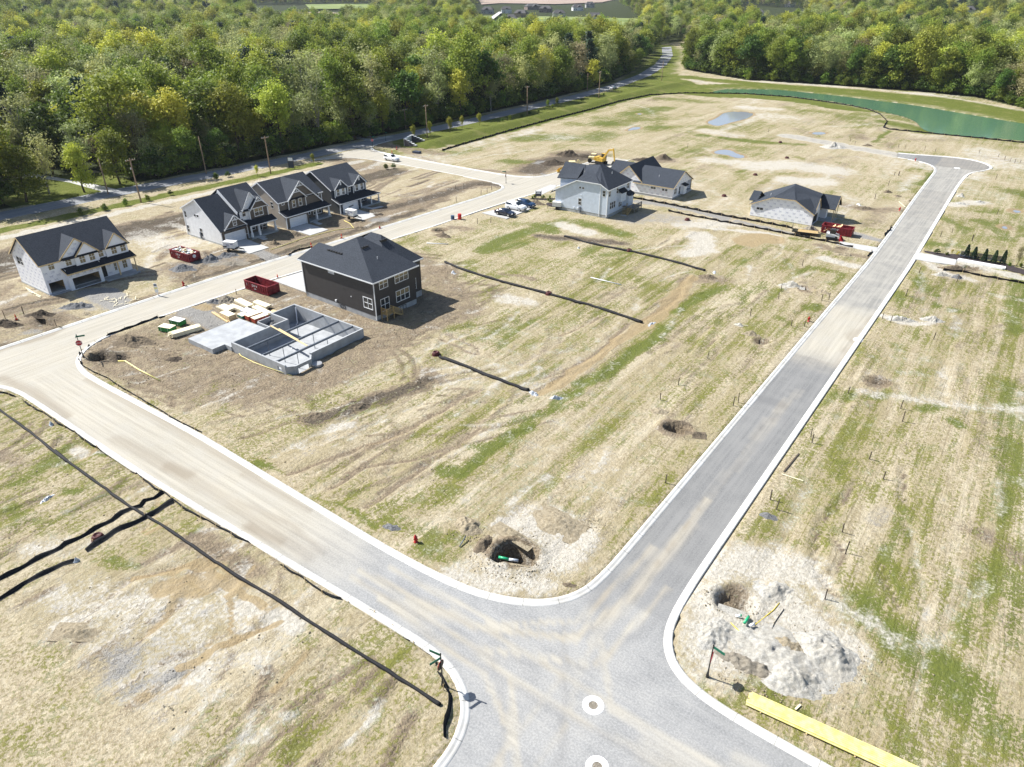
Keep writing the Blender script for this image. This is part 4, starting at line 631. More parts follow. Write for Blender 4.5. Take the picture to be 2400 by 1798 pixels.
CLEAR = [Dp([(1030, 2), (1335, 2), (1340, 10), (1400, 60), (1360, 104), (1080, 106), (1010, 60)]), Dp([(520, 12), (800, 12), (820, 60), (700, 78), (560, 72)]), Dp([(1590, 14), (1740, 20), (1740, 78), (1590, 75)]), Dp([(60, 44), (130, 44), (130, 62), (60, 62)]), Dp([(2020, 40), (2140, 40), (2140, 70), (2030, 72)])]
C_UP = []
pts = []
def scatter(r0, r1, s, hm):
    for gi in np.arange(-r1, r1*.9, s):
        for gj in np.arange(0, r1, s):
            a = gi+rng.uniform(-.42, .42)*s; b = gj+rng.uniform(-.42, .42)*s; d = math.hypot(a, b)
            if d < r0 or d >= r1: continue
            u, v, dd = pix(a, b, 8)
            if dd < 10 or u < -160 or u > 2560 or v > 1000: continue
            pts.append((a, b, d, hm))
scatter(90, 470, 7.2, 1); scatter(470, 1000, 9.5, .95); scatter(1000, 2000, 15, .95); scatter(2000, 3600, 28, 1.15)
A = np.array(pts); ok = wood_area(A[:, 0], A[:, 1])
for P in CLEAR: ok &= ~inside(A[:, 0], A[:, 1], P)
ok &= ~((pdist(A[:, 0], A[:, 1], COUNTY_N) < 10.2))
A = A[ok]; edge_d = None
n1 = vn(A[:, 0], A[:, 1], .030, seed=41, octs=2); n2 = vn(A[:, 0], A[:, 1], .022, seed=42, octs=2); ru = rng.random(len(A)); rv = rng.random(len(A))
names = [s[0] for s in SPECS]
def pick(i):
    a, b = A[i, 0], A[i, 1]; u = ru[i]*.62+n1[i]*.75-.18; w = n2[i]+.35*(rv[i]-.5)
    if rv[i] < .012: return 'gold'
    if n2[i] > .72 and rv[i] < .4: return 'conifer'
    if u < .22: return 'dark' if w < .5 else 'dark2'
    if u < .40: return 'mid' if w < .5 else 'mid2'
    if u < .52: return 'yellow' if w < .5 else 'yellow2'
    if u < .70: return 'pale' if w < .5 else 'pale2'
    if u < .76: return 'olive'
    return 'mid2' if w < .5 else 'dark'
kinds = [pick(i) for i in range(len(A))]
hts = {'bush': 5, 'bush2': 6, 'dark': 17, 'dark2': 16, 'mid': 17, 'mid2': 21, 'yellow': 22, 'yellow2': 17, 'pale': 19, 'pale2': 20, 'olive': 17, 'conifer': 18, 'gold': 12, 'midyoung': 10}
# understorey along the wood's edge
EU = []
for gi in np.arange(-212, 60, 2.6):
    for gj in np.arange(20, 470, 2.6):
        EU.append((gi+rng.uniform(-1.2, 1.2), gj+rng.uniform(-1.2, 1.2)))
EU = np.array(EU); w0 = wood_area(EU[:, 0], EU[:, 1]); wr_ = ~wood_area(EU[:, 0]+6, EU[:, 1]-6) | ~wood_area(EU[:, 0]+7, EU[:, 1]) | ~wood_area(EU[:, 0], EU[:, 1]-8)
EU = EU[w0 & wr_ & (pdist(EU[:, 0], EU[:, 1], COUNTY_N) > 9.5)]; EU = EU[rng.random(len(EU)) < .62]; nA = len(A)
A = np.concatenate([A, np.column_stack([EU, np.hypot(EU[:, 0], EU[:, 1]), np.ones(len(EU))])]); kinds += [('bush' if rng.random() < .55 else 'bush2') for _ in EU]
order = np.argsort(A[:nA, 2]); KEEP = set(order[:262].tolist())
for j in nA+np.argsort(A[nA:, 2])[:70]: KEEP.add(int(j))
word = {'dark': 'dark green broad', 'dark2': 'deep green rounded', 'mid': 'mid-green leafy', 'mid2': 'tall fresh-green', 'yellow': 'tall yellow-green', 'yellow2': 'bright yellow-green rounded', 'pale': 'pale thin-leaved', 'pale2': 'airy pale-barked', 'olive': 'olive-brown budding', 'conifer': 'dark pointed evergreen', 'gold': 'small golden-green', 'midyoung': 'small green'}
cnt = {}
for i in sorted(KEEP, key=lambda i: pix(A[i, 0], A[i, 1])[0]):
    a, b, d, hm = A[i]; k = kinds[i]; right = a > -150
    if k.startswith('bush'):
        c = cnt.get('b', 0); cnt['b'] = c+1; tree(k, a, b, hts[k]*(.6+.8*rng.random()), rng.uniform(0, 6.28), f'leafy green understorey shrub at the edge of the wood, {ordw(c)} from the left', 'shrubs at the edge of the wood', 'shrub', 'shrub'); continue
    ed = (abs(a-np.interp(b, [-40, 92, 160, 240, 350], [-207, -198, -194, -193, -199])) < 9) if not right else (b-np.interp(a, [-142, -59, -12, 30], [408, 417, 386, 352]) < 10)
    zone = ('front row behind the pond' if right else 'front row beside the road') if ed else ('wood behind the pond' if right else 'wood behind the front row')
    c = cnt.get((k, zone), 0); cnt[(k, zone)] = c+1
    tree(k, a, b, hts[k]*.95*(.62+.80*rng.random()**1.2)*(1.12 if b > 150 and not right else 1)*(1.1 if right else 1), rng.uniform(0, 6.28), f'{word[k]} tree, {zone}, {ordw(c)} such from the left', 'trees of the '+('wood behind the pond' if right else 'wood along the county road'))
for i, (a_, b_, k_, hh_) in enumerate([(-199.5, 70, 'mid', 14), (-203, 77, 'pale', 16), (-197, 83, 'yellow2', 13), (-206, 88, 'pale2', 17), (-198, 93, 'mid', 15), (-212, 72, 'mid2', 16), (-201, 62, 'yellow2', 12), (-196, 55, 'mid', 11), (-200, 47, 'bush', 6), (-197, 38, 'mid', 12)]):
    tree(k_, a_, b_, hh_, i, f'{word.get(k_, "low bushy")} tree by the far-left lawn, {ordw(i)} from the driveway', 'trees around the left lawn')
# the far-off wood: one object, crowns instanced on points
rest = [i for i in range(len(A)) if i not in KEEP]
me = bpy.data.meshes.new('woodland'); me.from_pydata([(A[i, 0], A[i, 1], (max(0, A[i, 2]-900)/3000)*3) for i in rest], [], [])
wood = link('woodland', me); tag(wood, kind='stuff')
def fattr(nm, ty, vals, comp='value'):
    at = me.attributes.new(nm, ty, 'POINT'); at.data.foreach_set(comp, np.array(vals, np.float32 if ty != 'INT' else np.int32).ravel())
fattr('kind_no', 'INT', [names.index(kinds[i]) for i in rest]); fattr('size_k', 'FLOAT', [hts[kinds[i]]/TREES[kinds[i]][2]*(.7+.65*rng.random())*A[i, 3]*(1.25 if A[i, 2] > 1000 else 1) for i in rest]); fattr('turn', 'FLOAT_VECTOR', [(0, 0, rng.uniform(0, 6.28)) for i in rest], 'vector')
ng = bpy.data.node_groups.new('woodland', 'GeometryNodeTree'); ng.interface.new_socket('Geometry', in_out='INPUT', socket_type='NodeSocketGeometry'); ng.interface.new_socket('Geometry', in_out='OUTPUT', socket_type='NodeSocketGeometry')
gi_ = ng.nodes.new('NodeGroupInput'); go_ = ng.nodes.new('NodeGroupOutput'); prev = gi_.outputs[0]; jn = ng.nodes.new('GeometryNodeJoinGeometry')
def nattr(nm, ty):
    n_ = ng.nodes.new('GeometryNodeInputNamedAttribute'); n_.data_type = ty; n_.inputs['Name'].default_value = nm; return n_.outputs['Attribute']
crown_of = {}
for o in bpy.data.objects:
    if o.type == 'MESH' and o.parent and o.name.startswith('crown') and o.data.name not in crown_of: crown_of[o.data.name] = o
for ki, nm in enumerate(names):
    cm = TREES[nm][0]
    if cm.name not in crown_of: continue
    cp = ng.nodes.new('FunctionNodeCompare'); cp.data_type = 'INT'; cp.operation = 'EQUAL'; ng.links.new(nattr('kind_no', 'INT'), cp.inputs[2]); cp.inputs[3].default_value = ki
    oi = ng.nodes.new('GeometryNodeObjectInfo'); oi.inputs[0].default_value = crown_of[cm.name]; oi.inputs['As Instance'].default_value = True
    ip_ = ng.nodes.new('GeometryNodeInstanceOnPoints'); ng.links.new(gi_.outputs[0], ip_.inputs['Points']); ng.links.new(cp.outputs[0], ip_.inputs['Selection']); ng.links.new(oi.outputs['Geometry'], ip_.inputs['Instance'])
    ng.links.new(nattr('turn', 'FLOAT_VECTOR'), ip_.inputs['Rotation']); ng.links.new(nattr('size_k', 'FLOAT'), ip_.inputs['Scale']); ng.links.new(ip_.outputs[0], jn.inputs[0])
ng.links.new(jn.outputs[0], go_.inputs[0]); md = wood.modifiers.new('trees', 'NODES'); md.node_group = ng
print('trees', len(KEEP), 'rest', len(rest))
# ------------------------------------------------------------------ house kit (local x = towards the street front / +X, local y = along +Y)
def wallgrid(mb, p0, p1, z0, z1, holes=(), reveal=.10, top=None):
    """one wall face from p0 to p1 (outside on the right hand), rectangular openings (s0,s1,z0,z1)"""
    p0 = Vector((p0[0], p0[1], 0)); p1 = Vector((p1[0], p1[1], 0)); L = (p1-p0).length; d = (p1-p0)/L; n = Vector((d.y, -d.x, 0))
    S = sorted({0, L, *[h[0] for h in holes], *[h[1] for h in holes]}); Z = sorted({z0, z1, *[h[2] for h in holes], *[h[3] for h in holes]})
    P = lambda s, z, o=0: tuple(p0+d*s-n*o+Vector((0, 0, z)))
    for a, b in zip(S[:-1], S[1:]):
        for c, e in zip(Z[:-1], Z[1:]):
            if any(h[0]-1e-6 <= a and b <= h[1]+1e-6 and h[2]-1e-6 <= c and e <= h[3]+1e-6 for h in holes): continue
            mb.add([P(a, c), P(b, c), P(b, e), P(a, e)], [(0, 1, 2, 3)])
    for a, b, c, e in [h[:4] for h in holes]:
        r = reveal; mb.add([P(a, c), P(b, c), P(b, e), P(a, e), P(a, c, r), P(b, c, r), P(b, e, r), P(a, e, r)], [(0, 4, 5, 1), (1, 5, 6, 2), (2, 6, 7, 3), (3, 7, 4, 0)])
    return p0, d, n
def window(par, p0, p1, s0, s1, z0, z1, sash=1, muntin=False, fr='trim_white', glass='pane_glass', w=.09, name='window', blind=False):
    p0 = Vector((p0[0], p0[1], 0)); p1 = Vector((p1[0], p1[1], 0)); d = (p1-p0).normalized(); n = Vector((d.y, -d.x, 0))
    def bar(mb, a, b, c, e, o0, o1):
        q = [p0+d*a+n*o0, p0+d*b+n*o0, p0+d*b+n*o1, p0+d*a+n*o1]; vs = [(v.x, v.y, z) for z in (c, e) for v in q]
        mb.add(vs, [(0, 1, 2, 3)[::-1], (4, 5, 6, 7), (0, 4, 5, 1)[::-1], (1, 5, 6, 2)[::-1], (2, 6, 7, 3)[::-1], (3, 7, 4, 0)[::-1]])
    mb = MB(); bar(mb, s0-w, s0, z0-w, z1+w, -.06, .035); bar(mb, s1, s1+w, z0-w, z1+w, -.06, .035); bar(mb, s0, s1, z0-w, z0, -.06, .05); bar(mb, s0, s1, z1, z1+w, -.06, .04)
    k = (s1-s0)/sash; zm = (z0+z1)/2
    for i in range(1, sash): bar(mb, s0+k*i-.04, s0+k*i+.04, z0, z1, -.06, .02)
    if z1-z0 > .8: bar(mb, s0, s1, zm-.035, zm+.035, -.06, .012)
    if muntin:
        for i in range(sash): bar(mb, s0+k*(i+.5)-.015, s0+k*(i+.5)+.015, z0, z1, -.05, .005)
    f = mb.build(name, fr, par); g = MB(); q0 = p0+d*s0-n*.05; q1 = p0+d*s1-n*.05
    zz = z1 if not blind else zm
    g.add([(q0.x, q0.y, z0), (q1.x, q1.y, z0), (q1.x, q1.y, zz), (q0.x, q0.y, zz)], [(0, 1, 2, 3)]); g.build('pane', glass, f)
    if blind: MB().add([(q0.x, q0.y, zm), (q1.x, q1.y, zm), (q1.x, q1.y, z1), (q0.x, q0.y, z1)], [(0, 1, 2, 3)]).build('blind', 'pane_amber', f)
    return f
def gable(mbr, mbw, mbf, y0, y1, zb, za, xf, xb, oh=.3, t=.16, ax='x', yc=None, wall=True):
    """roof prism with ridge along x from the front xf back to xb; triangular wall face at xf"""
    yc = (y0+y1)/2 if yc is None else yc; q = lambda x, y, z: (x, y, z) if ax == 'x' else (y, x, z)
    sl = (za-zb)/((y1-y0)/2) if yc is None else None
    s0 = (za-zb)/(yc-y0); s1 = (za-zb)/(y1-yc); sg = 1 if xf > xb else -1; xo = xf+sg*oh
    mbr.slab([q(xo, y0-oh, zb-oh*s0+.08), q(xo, yc, za+.08), q(xb, yc, za+.08), q(xb, y0-oh, zb-oh*s0+.08)], t); mbr.slab([q(xo, yc, za+.08), q(xo, y1+oh, zb-oh*s1+.08), q(xb, y1+oh, zb-oh*s1+.08), q(xb, yc, za+.08)], t)
    if mbf:
        e = sg*.02
        for a, b in ((q(xo+e, y0-oh, zb-oh*s0-.03), q(xo+e, yc, za-.03)), (q(xo+e, yc, za-.03), q(xo+e, y1+oh, zb-oh*s1-.03))): mbf.beam(a, b, .04, .22)
    if mbw is not None and wall: mbw.add([q(xf, y0, zb), q(xf, y1, zb), q(xf, yc, za)], [(0, 1, 2)])
def twobox(p, q, mb, w=.04, h=.2): mb.beam(p, q, w, h)
# printed house wrap words as real lettering
def textmesh(s, size, bold=False):
    cu = bpy.data.curves.new('t', 'FONT'); cu.body = s; cu.size = size; cu.align_x = 'CENTER'; cu.resolution_u = 2; cu.extrude = 0; cu.offset = 0
    o = bpy.data.objects.new('t', cu); COL.objects.link(o); dg = bpy.context.evaluated_depsgraph_get(); me = bpy.data.meshes.new_from_object(o.evaluated_get(dg)); v = [tuple(p.co) for p in me.vertices]; f = [tuple(p.vertices) for p in me.polygons]
    bpy.data.objects.remove(o); bpy.data.curves.remove(cu); bpy.data.meshes.remove(me); return v, f
TXT = {}
def put_text(mb, s, size, o, u, n, up=Vector((0, 0, 1)), off=.012):
    k = (s, size)
    if k not in TXT: TXT[k] = textmesh(s, size, True)
    v, f = TXT[k]; o = Vector(o); mb.add([tuple(o+u*a+up*b+n*off) for a, b, _ in v], f)
def prints(par, p0, p1, z0, z1, top=None, avoid=(), word='Tyvek', ink='ink_blue', dx=1.5, dz=.7, seed=0, ink2=None):
    r = random.Random(seed); p0 = Vector((p0[0], p0[1], 0)); p1 = Vector((p1[0], p1[1], 0)); L = (p1-p0).length; d = (p1-p0)/L; n = Vector((d.y, -d.x, 0)); mb = MB(); mb2 = MB(); row = 0; z = z0+.15
    while z < z1-.3:
        s = .55+(row % 2)*dx/2+r.uniform(-.1, .1)
        while s < L-.45:
            ok = (top is None or top(s) > z+.45) and not any(a-.45 < s < b+.45 and c-.35 < z < e+.12 for a, b, c, e in avoid)
            if ok:
                m = mb2 if (ink2 and row % 2) else mb; put_text(m, word, .27, p0+d*s+Vector((0, 0, z+.16)), d, n); put_text(m, 'HomeWrap', .13, p0+d*s+Vector((0, 0, z)), d, n)
            s += dx
        z += dz; row += 1
    if mb.v: mb.build('printing', ink, par)
    if mb2.v: mb2.build('printing', ink2, par)
def post(mb, x, y, z0, z1, w=.22): mb.box(x-w/2, x+w/2, y-w/2, y+w/2, z0, z1)
def garage_door(par, x, y0, y1, z0, z1, rows=4):
    mb = MB(); hgt = (z1-z0)/rows
    for i in range(rows):
        mb.box(x-.06, x, y0, y1, z0+i*hgt+.012, z0+(i+1)*hgt-.012)
        k = int((y1-y0)/.9)
        for j in range(k): a = y0+(y1-y0)*j/k; mb.box(x, x+.012, a+.1, a+(y1-y0)/k-.1, z0+i*hgt+.1, z0+(i+1)*hgt-.1)
    return mb.build('garage_door', 'door_white', par)
# ---------------- white house-wrapped two-storey house, open garages
H = empty('wrapped_house', (-132.8, 45.3, 0), 0, 'white wrapped two-storey house with open dark garages and dark roof', 'house')
W = MB(); hw = lambda ys, z0, z1, w=.9: [(y-w/2, y+w/2, z0, z1) for y in ys]
D = 10.6
wallgrid(W, (0, 0), (0, 3.3), -.3, 5.7, [(.45, 2.85, .12, 2.1), (1.25, 2.15, 4.3, 5.6)])
wallgrid(W, (0, 3.3), (0, 5.6), 3.4, 5.7, [(.85, 1.75, 4.3-0, 5.6)]) if False else wallgrid(W, (0, 3.3), (0, 5.6), 3.0, 5.7, [(.85, 1.75, 4.2, 5.5)])
wallgrid(W, (0, 3.3), (1.1, 3.3), -.3, 3.9); wallgrid(W, (1.1, 3.3), (1.1, 9.2), -.3, 3.2, [(.65, 5.3, .12, 2.15)], reveal=.15); wallgrid(W, (1.1, 9.2), (0, 9.2), -.3, 3.9)
wallgrid(W, (.45, 5.6), (.45, 9.7), 3.0, 5.7, [(.75, 1.65, 4.15, 5.5), (2.45, 3.35, 4.15, 5.5)]); wallgrid(W, (0, 5.6), (.45, 5.6), 3.0, 5.7); wallgrid(W, (.45, 9.7), (0, 9.7), 3.0, 5.7)
wallgrid(W, (0, 9.7), (0, 11.1), 3.0, 5.7, [(.1, 1.0, 4.2, 5.5)]); wallgrid(W, (0, 11.1), (.35, 11.1), 3.0, 5.7) ; wallgrid(W, (.35, 11.1), (.35, 15.1), 3.0, 5.7, [(1.0, 1.9, 4.2, 5.55), (2.7, 3.6, 4.2, 5.55)]); wallgrid(W, (.35, 15.1), (0, 15.1), 3.0, 5.7)
wallgrid(W, (0, 9.2), (0, 15.1), .3, 3.5, [(.35, 1.25, .35, 2.5), (2.75, 3.15, 1.0, 2.4), (4.35, 5.1, 1.0, 2.6)])
wallgrid(W, (-D, 0), (0, 0), -.3, 5.7, [(1.55, 3.7, 3.95, 5.35)]); wallgrid(W, (0, 15.1), (-D, 15.1), -.3, 5.7); wallgrid(W, (-D, 15.1), (-D, 0), -.3, 5.7)
W.add([(-D, 0, 5.7), (0, 0, 5.7), (-5.3, 0, 9.4)], [(0, 1, 2)]); W.add([(-D, 15.1, 5.7), (0, 15.1, 5.7), (-5.3, 15.1, 9.4)], [(2, 1, 0)])
RF, FB = MB(), MB()
zr, ze = 9.55, 5.62
RF.slab([(.35, -.35, ze-.1), (.35, 15.45, ze-.1), (-5.3, 15.45, zr), (-5.3, -.35, zr)], .16); RF.slab([(-11, -.35, ze-.1), (-11, 15.45, ze-.1), (-5.3, 15.45, zr), (-5.3, -.35, zr)], .16)
for yy in (-.37, 15.47): FB.beam((.35, yy, ze-.22), (-5.3, yy, zr-.12), .04, .22); FB.beam((-11, yy, ze-.22), (-5.3, yy, zr-.12), .04, .22)
FB.beam((.37, -.35, ze-.22), (.37, 3.2, ze-.22), .04, .2)
gable(RF, W, FB, 3.3, 9.7, 5.75, 8.65, .25, -4.2, .18); gable(RF, W, FB, 5.7, 9.6, 5.75, 7.75, .75, -3.0, .15); gable(RF, W, FB, 11.2, 15.1, 5.75, 7.95, .55, -3.2, .22)
W.build('wall', 'house_wrap', H); rf = RF.build('roof', 'shingles', H); FB.build('fascia', 'wood_raw', H)
MB().slab([(.26, 3.4, 5.74), (1.0, 3.4, 5.5), (1.0, 9.8, 5.5), (.26, 9.8, 5.74)], .05).slab([(.56, 11.1, 5.74), (1.0, 11.1, 5.55), (1.0, 15.4, 5.55), (.56, 15.4, 5.74)], .05).build('gable_skirt_roof', 'shingles_black', H)
MB().slab([(.02, 3.0, 4.0), (2.0, 3.0, 3.35), (2.0, 15.5, 3.35), (.02, 15.5, 4.0)], .10).build('porch_roof', 'shingles_black', H); MB().beam((2.02, 3.0, 3.22), (2.02, 15.5, 3.22), .05, .24).beam((.1, 3.0, 3.9), (2.0, 3.0, 3.25), .05, .2).build('porch_beam', 'wood_raw', H)
pm = MB(); post(pm, 1.1, 12.2, .3, 3.3, .2); post(pm, 1.5, 15.2, .3, 3.3, .16); pm.build('porch_post', 'wood_raw', H)
MB().box(0.0, 2.1, 9.3, 15.4, -.2, .28).build('porch_slab', 'concrete', H); MB().box(-9.5, .9, .1, 9.0, -.2, .10).build('garage_floor', 'concrete', H)
MB().box(-D-.06, .03, -.08, 15.15, -.4, .35).build('foundation', 'foundation_gray', H) if False else MB().box(-D-.05, -.3, -.05, 15.15, -.5, .28).build('foundation', 'foundation_gray', H)
gi = MB(); gi.add([(-.12, .1, 0), (-.12, 3.2, 0), (-6, 3.2, 0), (-6, .1, 0), (-.12, .1, 2.6), (-.12, 3.2, 2.6), (-6, 3.2, 2.6), (-6, .1, 2.6)], [(1, 2, 6, 5), (2, 3, 7, 6), (3, 0, 4, 7), (4, 5, 6, 7)]); gi.add([(.95, 3.4, 0), (.95, 9.1, 0), (-6, 9.1, 0), (-6, 3.4, 0), (.95, 3.4, 2.7), (.95, 9.1, 2.7), (-6, 9.1, 2.7), (-6, 3.4, 2.7)], [(1, 2, 6, 5), (2, 3, 7, 6), (3, 0, 4, 7), (4, 5, 6, 7)]); gi.build('garage_interior', 'osb', H)
for k in range(9): pass
for (a, b, s0, s1, z0, z1) in [((0, 0), (0, 3.3), 1.25, 2.15, 4.3, 5.6), ((0, 3.3), (0, 5.6), .85, 1.75, 4.2, 5.5), ((.45, 5.6), (.45, 9.7), .75, 1.65, 4.15, 5.5), ((.45, 5.6), (.45, 9.7), 2.45, 3.35, 4.15, 5.5), ((0, 9.7), (0, 11.1), .1, 1.0, 4.2, 5.5), ((.35, 11.1), (.35, 15.1), 1.0, 1.9, 4.2, 5.55), ((.35, 11.1), (.35, 15.1), 2.7, 3.6, 4.2, 5.55), ((0, 9.2), (0, 15.1), 2.75, 3.15, 1.0, 2.4), ((0, 9.2), (0, 15.1), 4.35, 5.1, 1.0, 2.6)]:
    window(H, a, b, s0, s1, z0, z1, 1, True, 'white_paint', 'pane_amber', .05)
window(H, (-D, 0), (0, 0), 1.55, 3.7, 3.95, 5.35, 2, False, 'white_paint', 'pane_glass', .06)
MB().box(-.9, -.8, 9.6, 10.4, .3, 2.4).build('door_recess', 'machine_dark', H) if False else MB().box(-.14, -.08, 9.55, 10.45, .3, 2.5).build('doorway', 'machine_dark', H)
prints(H, (-D, 0), (0, 0), .5, 9.2, lambda s: 5.6+min(s, D-s)*.68, [(1.4, 3.9, 3.8, 5.5)], dx=1.45, dz=.7, seed=1)
prints(H, (0, 0), (0, 3.3), 2.1, 4.3, None, [], dx=1.2, seed=2); prints(H, (0, 9.2), (0, 15.1), .5, 3.4, None, [(.3, 1.3, .3, 2.5), (2.6, 3.3, .8, 2.6), (4.2, 5.3, .8, 2.8)], dx=1.3, seed=3); prints(H, (1.1, 3.3), (1.1, 9.2), 2.3, 3.2, dx=1.2, dz=.9, seed=4)
prints(H, (.45, 5.6), (.45, 9.7), 3.95, 5.6, None, [(.6, 1.8, 4, 5.6), (2.3, 3.5, 4, 5.6)], dx=1.2, seed=5, dz=.7); prints(H, (.35, 11.1), (.35, 15.1), 3.7, 5.6, None, [(.9, 2, 4, 5.6), (2.6, 3.7, 4, 5.6)], dx=1.3, seed=6, dz=.7); prints(H, (0, 3.3), (0, 5.6), 3.7, 5.5, None, [(.7, 1.9, 4, 5.6)], dx=1.2, seed=7); prints(H, (.26, 3.3), (.26, 9.7), 5.9, 8.2, lambda s: 5.75+min(s, 6.4-s)*.9, dx=1.3, seed=8)
# ---------------- shared pieces of the three finished homes
def columns(par, pts, z0, z1, w=.26):
    for x, y in pts:
        mb = MB(); post(mb, x, y, z0, z1, w); post(mb, x, y, z0, z0+.9, w+.14); mb.build('porch_column', 'trim_white', par)
def truss(mb, x, yc, za, half, drop):       # decorative king-post in a gable peak
    mb.beam((x, yc-half, za-drop), (x, yc+half, za-drop), .05, .14); mb.beam((x, yc, za-drop), (x, yc, za-.1), .05, .12); mb.beam((x, yc-half*.5, za-drop), (x, yc, za-drop*.55), .04, .08); mb.beam((x, yc+half*.5, za-drop), (x, yc, za-drop*.55), .04, .08)
def corner(mb, x, y, z0, z1, w=.16): mb.box(x-w/2, x+w/2, y-w/2, y+w/2, z0, z1)
# ---------------- white-sided craftsman house
H = empty('craftsman_house', (-131.3, 78.9, 0), 0, 'white-sided house with brown front gables and white garage door', 'house')
W, BF, RF, TR = MB(), MB(), MB(), MB(); D = 12.6; yb = 5.6; W2 = 12.2
def sidewall(y, x0, x1, x_r, z_r, zf, zb, holes=(), flip=False):
    """side wall of a saltbox outline"""
    if not flip: wallgrid(W, (x0, y), (x1, y), -.3, zf, holes)
    n0 = [(x0, y, zf), (x1, y, zf), (x_r, y, z_r), (x0, y, zb)]; W.add(n0, [(0, 1, 2, 3)])
wallgrid(W, (-D, 0), (0, 0), -.3, 3.2, [(.25, 1.0, .8, 2.3), (5.0, 5.85, .85, 2.45)]); 
wallgrid(W, (-D, 0), (-4.6, 0), 3.2, 6.0, [(.35, 1.05, 4.0, 5.3), (4.0, 4.65, 4.75, 5.3), (4.95, 5.6, 4.75, 5.3)]); W.add([(-4.6, 0, 3.2), (0, 0, 3.2), (-4.6, 0, 6.75)], [(0, 1, 2)]); W.add([(-D, 0, 6.0), (-4.6, 0, 6.0), (-4.6, 0, 6.75), (-6.9, 0, 8.5)], [(0, 1, 2, 3)]); 
wallgrid(W, (-D, W2), (-D, 0), -.3, 6.0); wallgrid(W, (-1.4, W2), (-D, W2), -.3, 5.8); W.add([(-1.4, W2, 5.8), (-D, W2, 5.8), (-6.7, W2, 9.3)], [(0, 1, 2)]); W.add([(-1.4, yb, 5.8), (-D, yb, 5.8), (-6.7, yb, 9.3)], [(2, 1, 0)]); wallgrid(W, (-D, yb), (-1.4, yb), 2.8, 5.8)
wallgrid(BF, (0, 0), (0, 6.3), -.3, 3.2, [(.85, 5.5, .15, 2.15)]); wallgrid(W, (0, 6.3), (-1.6, 6.3), -.3, 3.2); wallgrid(BF, (-1.7, 6.3), (-1.7, W2), .2, 3.4, [(.3, 1.1, .4, 2.5), (1.8, 3.0, 1.0, 1.9), (3.7, 4.7, .45, 2.2), (5.0, 5.8, 1.0, 1.9)])
wallgrid(W, (-.9, yb), (-.9, 7.7), 3.2, 5.8, [(.7, 1.4, 4.55, 5.75)]); wallgrid(BF, (-.4, 7.7), (-.4, W2), 3.3, 5.8, [(1.25, 3.25, 4.1, 5.65)]); wallgrid(W, (-.9, 7.7), (-.4, 7.7), 3.3, 5.8); wallgrid(W, (-.4, W2), (-1.4, W2), 3.3, 5.8)
RF.slab([(.35, -.35, 3.1), (.35, yb+.5, 3.1), (-6.8, yb+.5, 8.75), (-6.8, -.35, 8.75)], .16); RF.slab([(-D-.35, -.35, 5.9), (-D-.35, yb+.5, 5.9), (-6.8, yb+.5, 8.75), (-6.8, -.35, 8.75)], .16)
RF.slab([(-.9, yb-.35, 5.75), (-.9, W2+.35, 5.75), (-6.8, W2+.35, 9.65), (-6.8, yb-.35, 9.65)], .16); RF.slab([(-D-.35, yb-.35, 5.9), (-D-.35, W2+.35, 5.9), (-6.8, W2+.35, 9.65), (-6.8, yb-.35, 9.65)], .16)
TR.beam((-1.0, yb-.39, 5.35), (-6.8, yb-.39, 9.25), .05, .75)   # white rake band above the garage roof
for yy in (-.37,): TR.beam((.35, yy, 3.0), (-6.8, yy, 8.63), .05, .24); TR.beam((-D-.35, yy, 5.8), (-6.8, yy, 8.63), .05, .24)
TR.beam((-.9, W2+.37, 5.65), (-6.8, W2+.37, 9.53), .05, .24)
GW, GW2 = MB(), MB()
gable(RF, GW2, TR, 6.4, 11.0, 5.85, 9.2, -.9, -5.6, .2); gable(RF, GW, TR, 7.9, 12.3, 5.8, 8.05, -.3, -3.5, .25); gable(RF, GW, TR, .9, 6.1, 3.25, 5.7, .12, -3.4, .2)
truss(TR, -.02, 10.1, 8.0, .75, .85); truss(TR, .4, 3.5, 5.65, .75, .85); TR.box(.1, .2, .7, 6.35, 3.12, 3.27); TR.box(-.36, -.28, 7.7, 12.3, 5.68, 5.84)
for cx, cy, z0, z1 in [(0, 0, .1, 3.1), (.02, 6.25, .1, 3.1), (-.38, 7.72, 3.4, 5.8), (-.38, W2, 3.4, 5.8), (-D, 0, .1, 6)]: corner(TR, cx, cy, z0, z1)
TR.box(.0, .07, .7, .85, .1, 2.3); TR.box(.0, .07, 5.5, 5.65, .1, 2.3); TR.box(0, .07, .7, 5.65, 2.15, 2.32); TR.box(0.01, .06, 0.1, .7, 1.1, 1.18); TR.box(0.01, .06, 5.65, 6.2, 1.1, 1.18)
W.build('wall', 'siding_white', H); BF.build('front_wall', 'shake_brown', H); GW.build('gable_wall', 'shake_brown', H); GW2.build('rear_gable_wall', 'siding_white', H); RF.build('roof', 'shingles', H); TR.build('trim', 'trim_white', H)
MB().slab([(-.85, 6.4, 5.84), (-.35, 6.4, 5.6), (-.35, 8.2, 5.6), (-.85, 8.2, 5.84)], .05).slab([(-.9, 6.2, 3.75), (1.25, 6.2, 2.85), (1.25, 13.1, 2.85), (-.4, 13.1, 3.7), (-.4, 7.6, 3.7)], .1).build('porch_roof', 'shingles_black', H); MB().beam((1.27, 6.2, 2.74), (1.27, 13.1, 2.74), .05, .2).beam((1.2, 13.1, 2.75), (-.4, 13.12, 3.55), .05, .2).build('porch_beam', 'trim_white', H)
columns(H, [(.9, 6.6), (.9, 8.5), (.9, 12.6)], .35, 2.75); MB().box(-1.7, 1.2, 6.35, 13.0, -.2, .38).build('porch_slab', 'foundation_gray', H); MB().box(-D-.04, -.2, -.04, W2+.04, -.4, .32).build('foundation', 'foundation_gray', H)
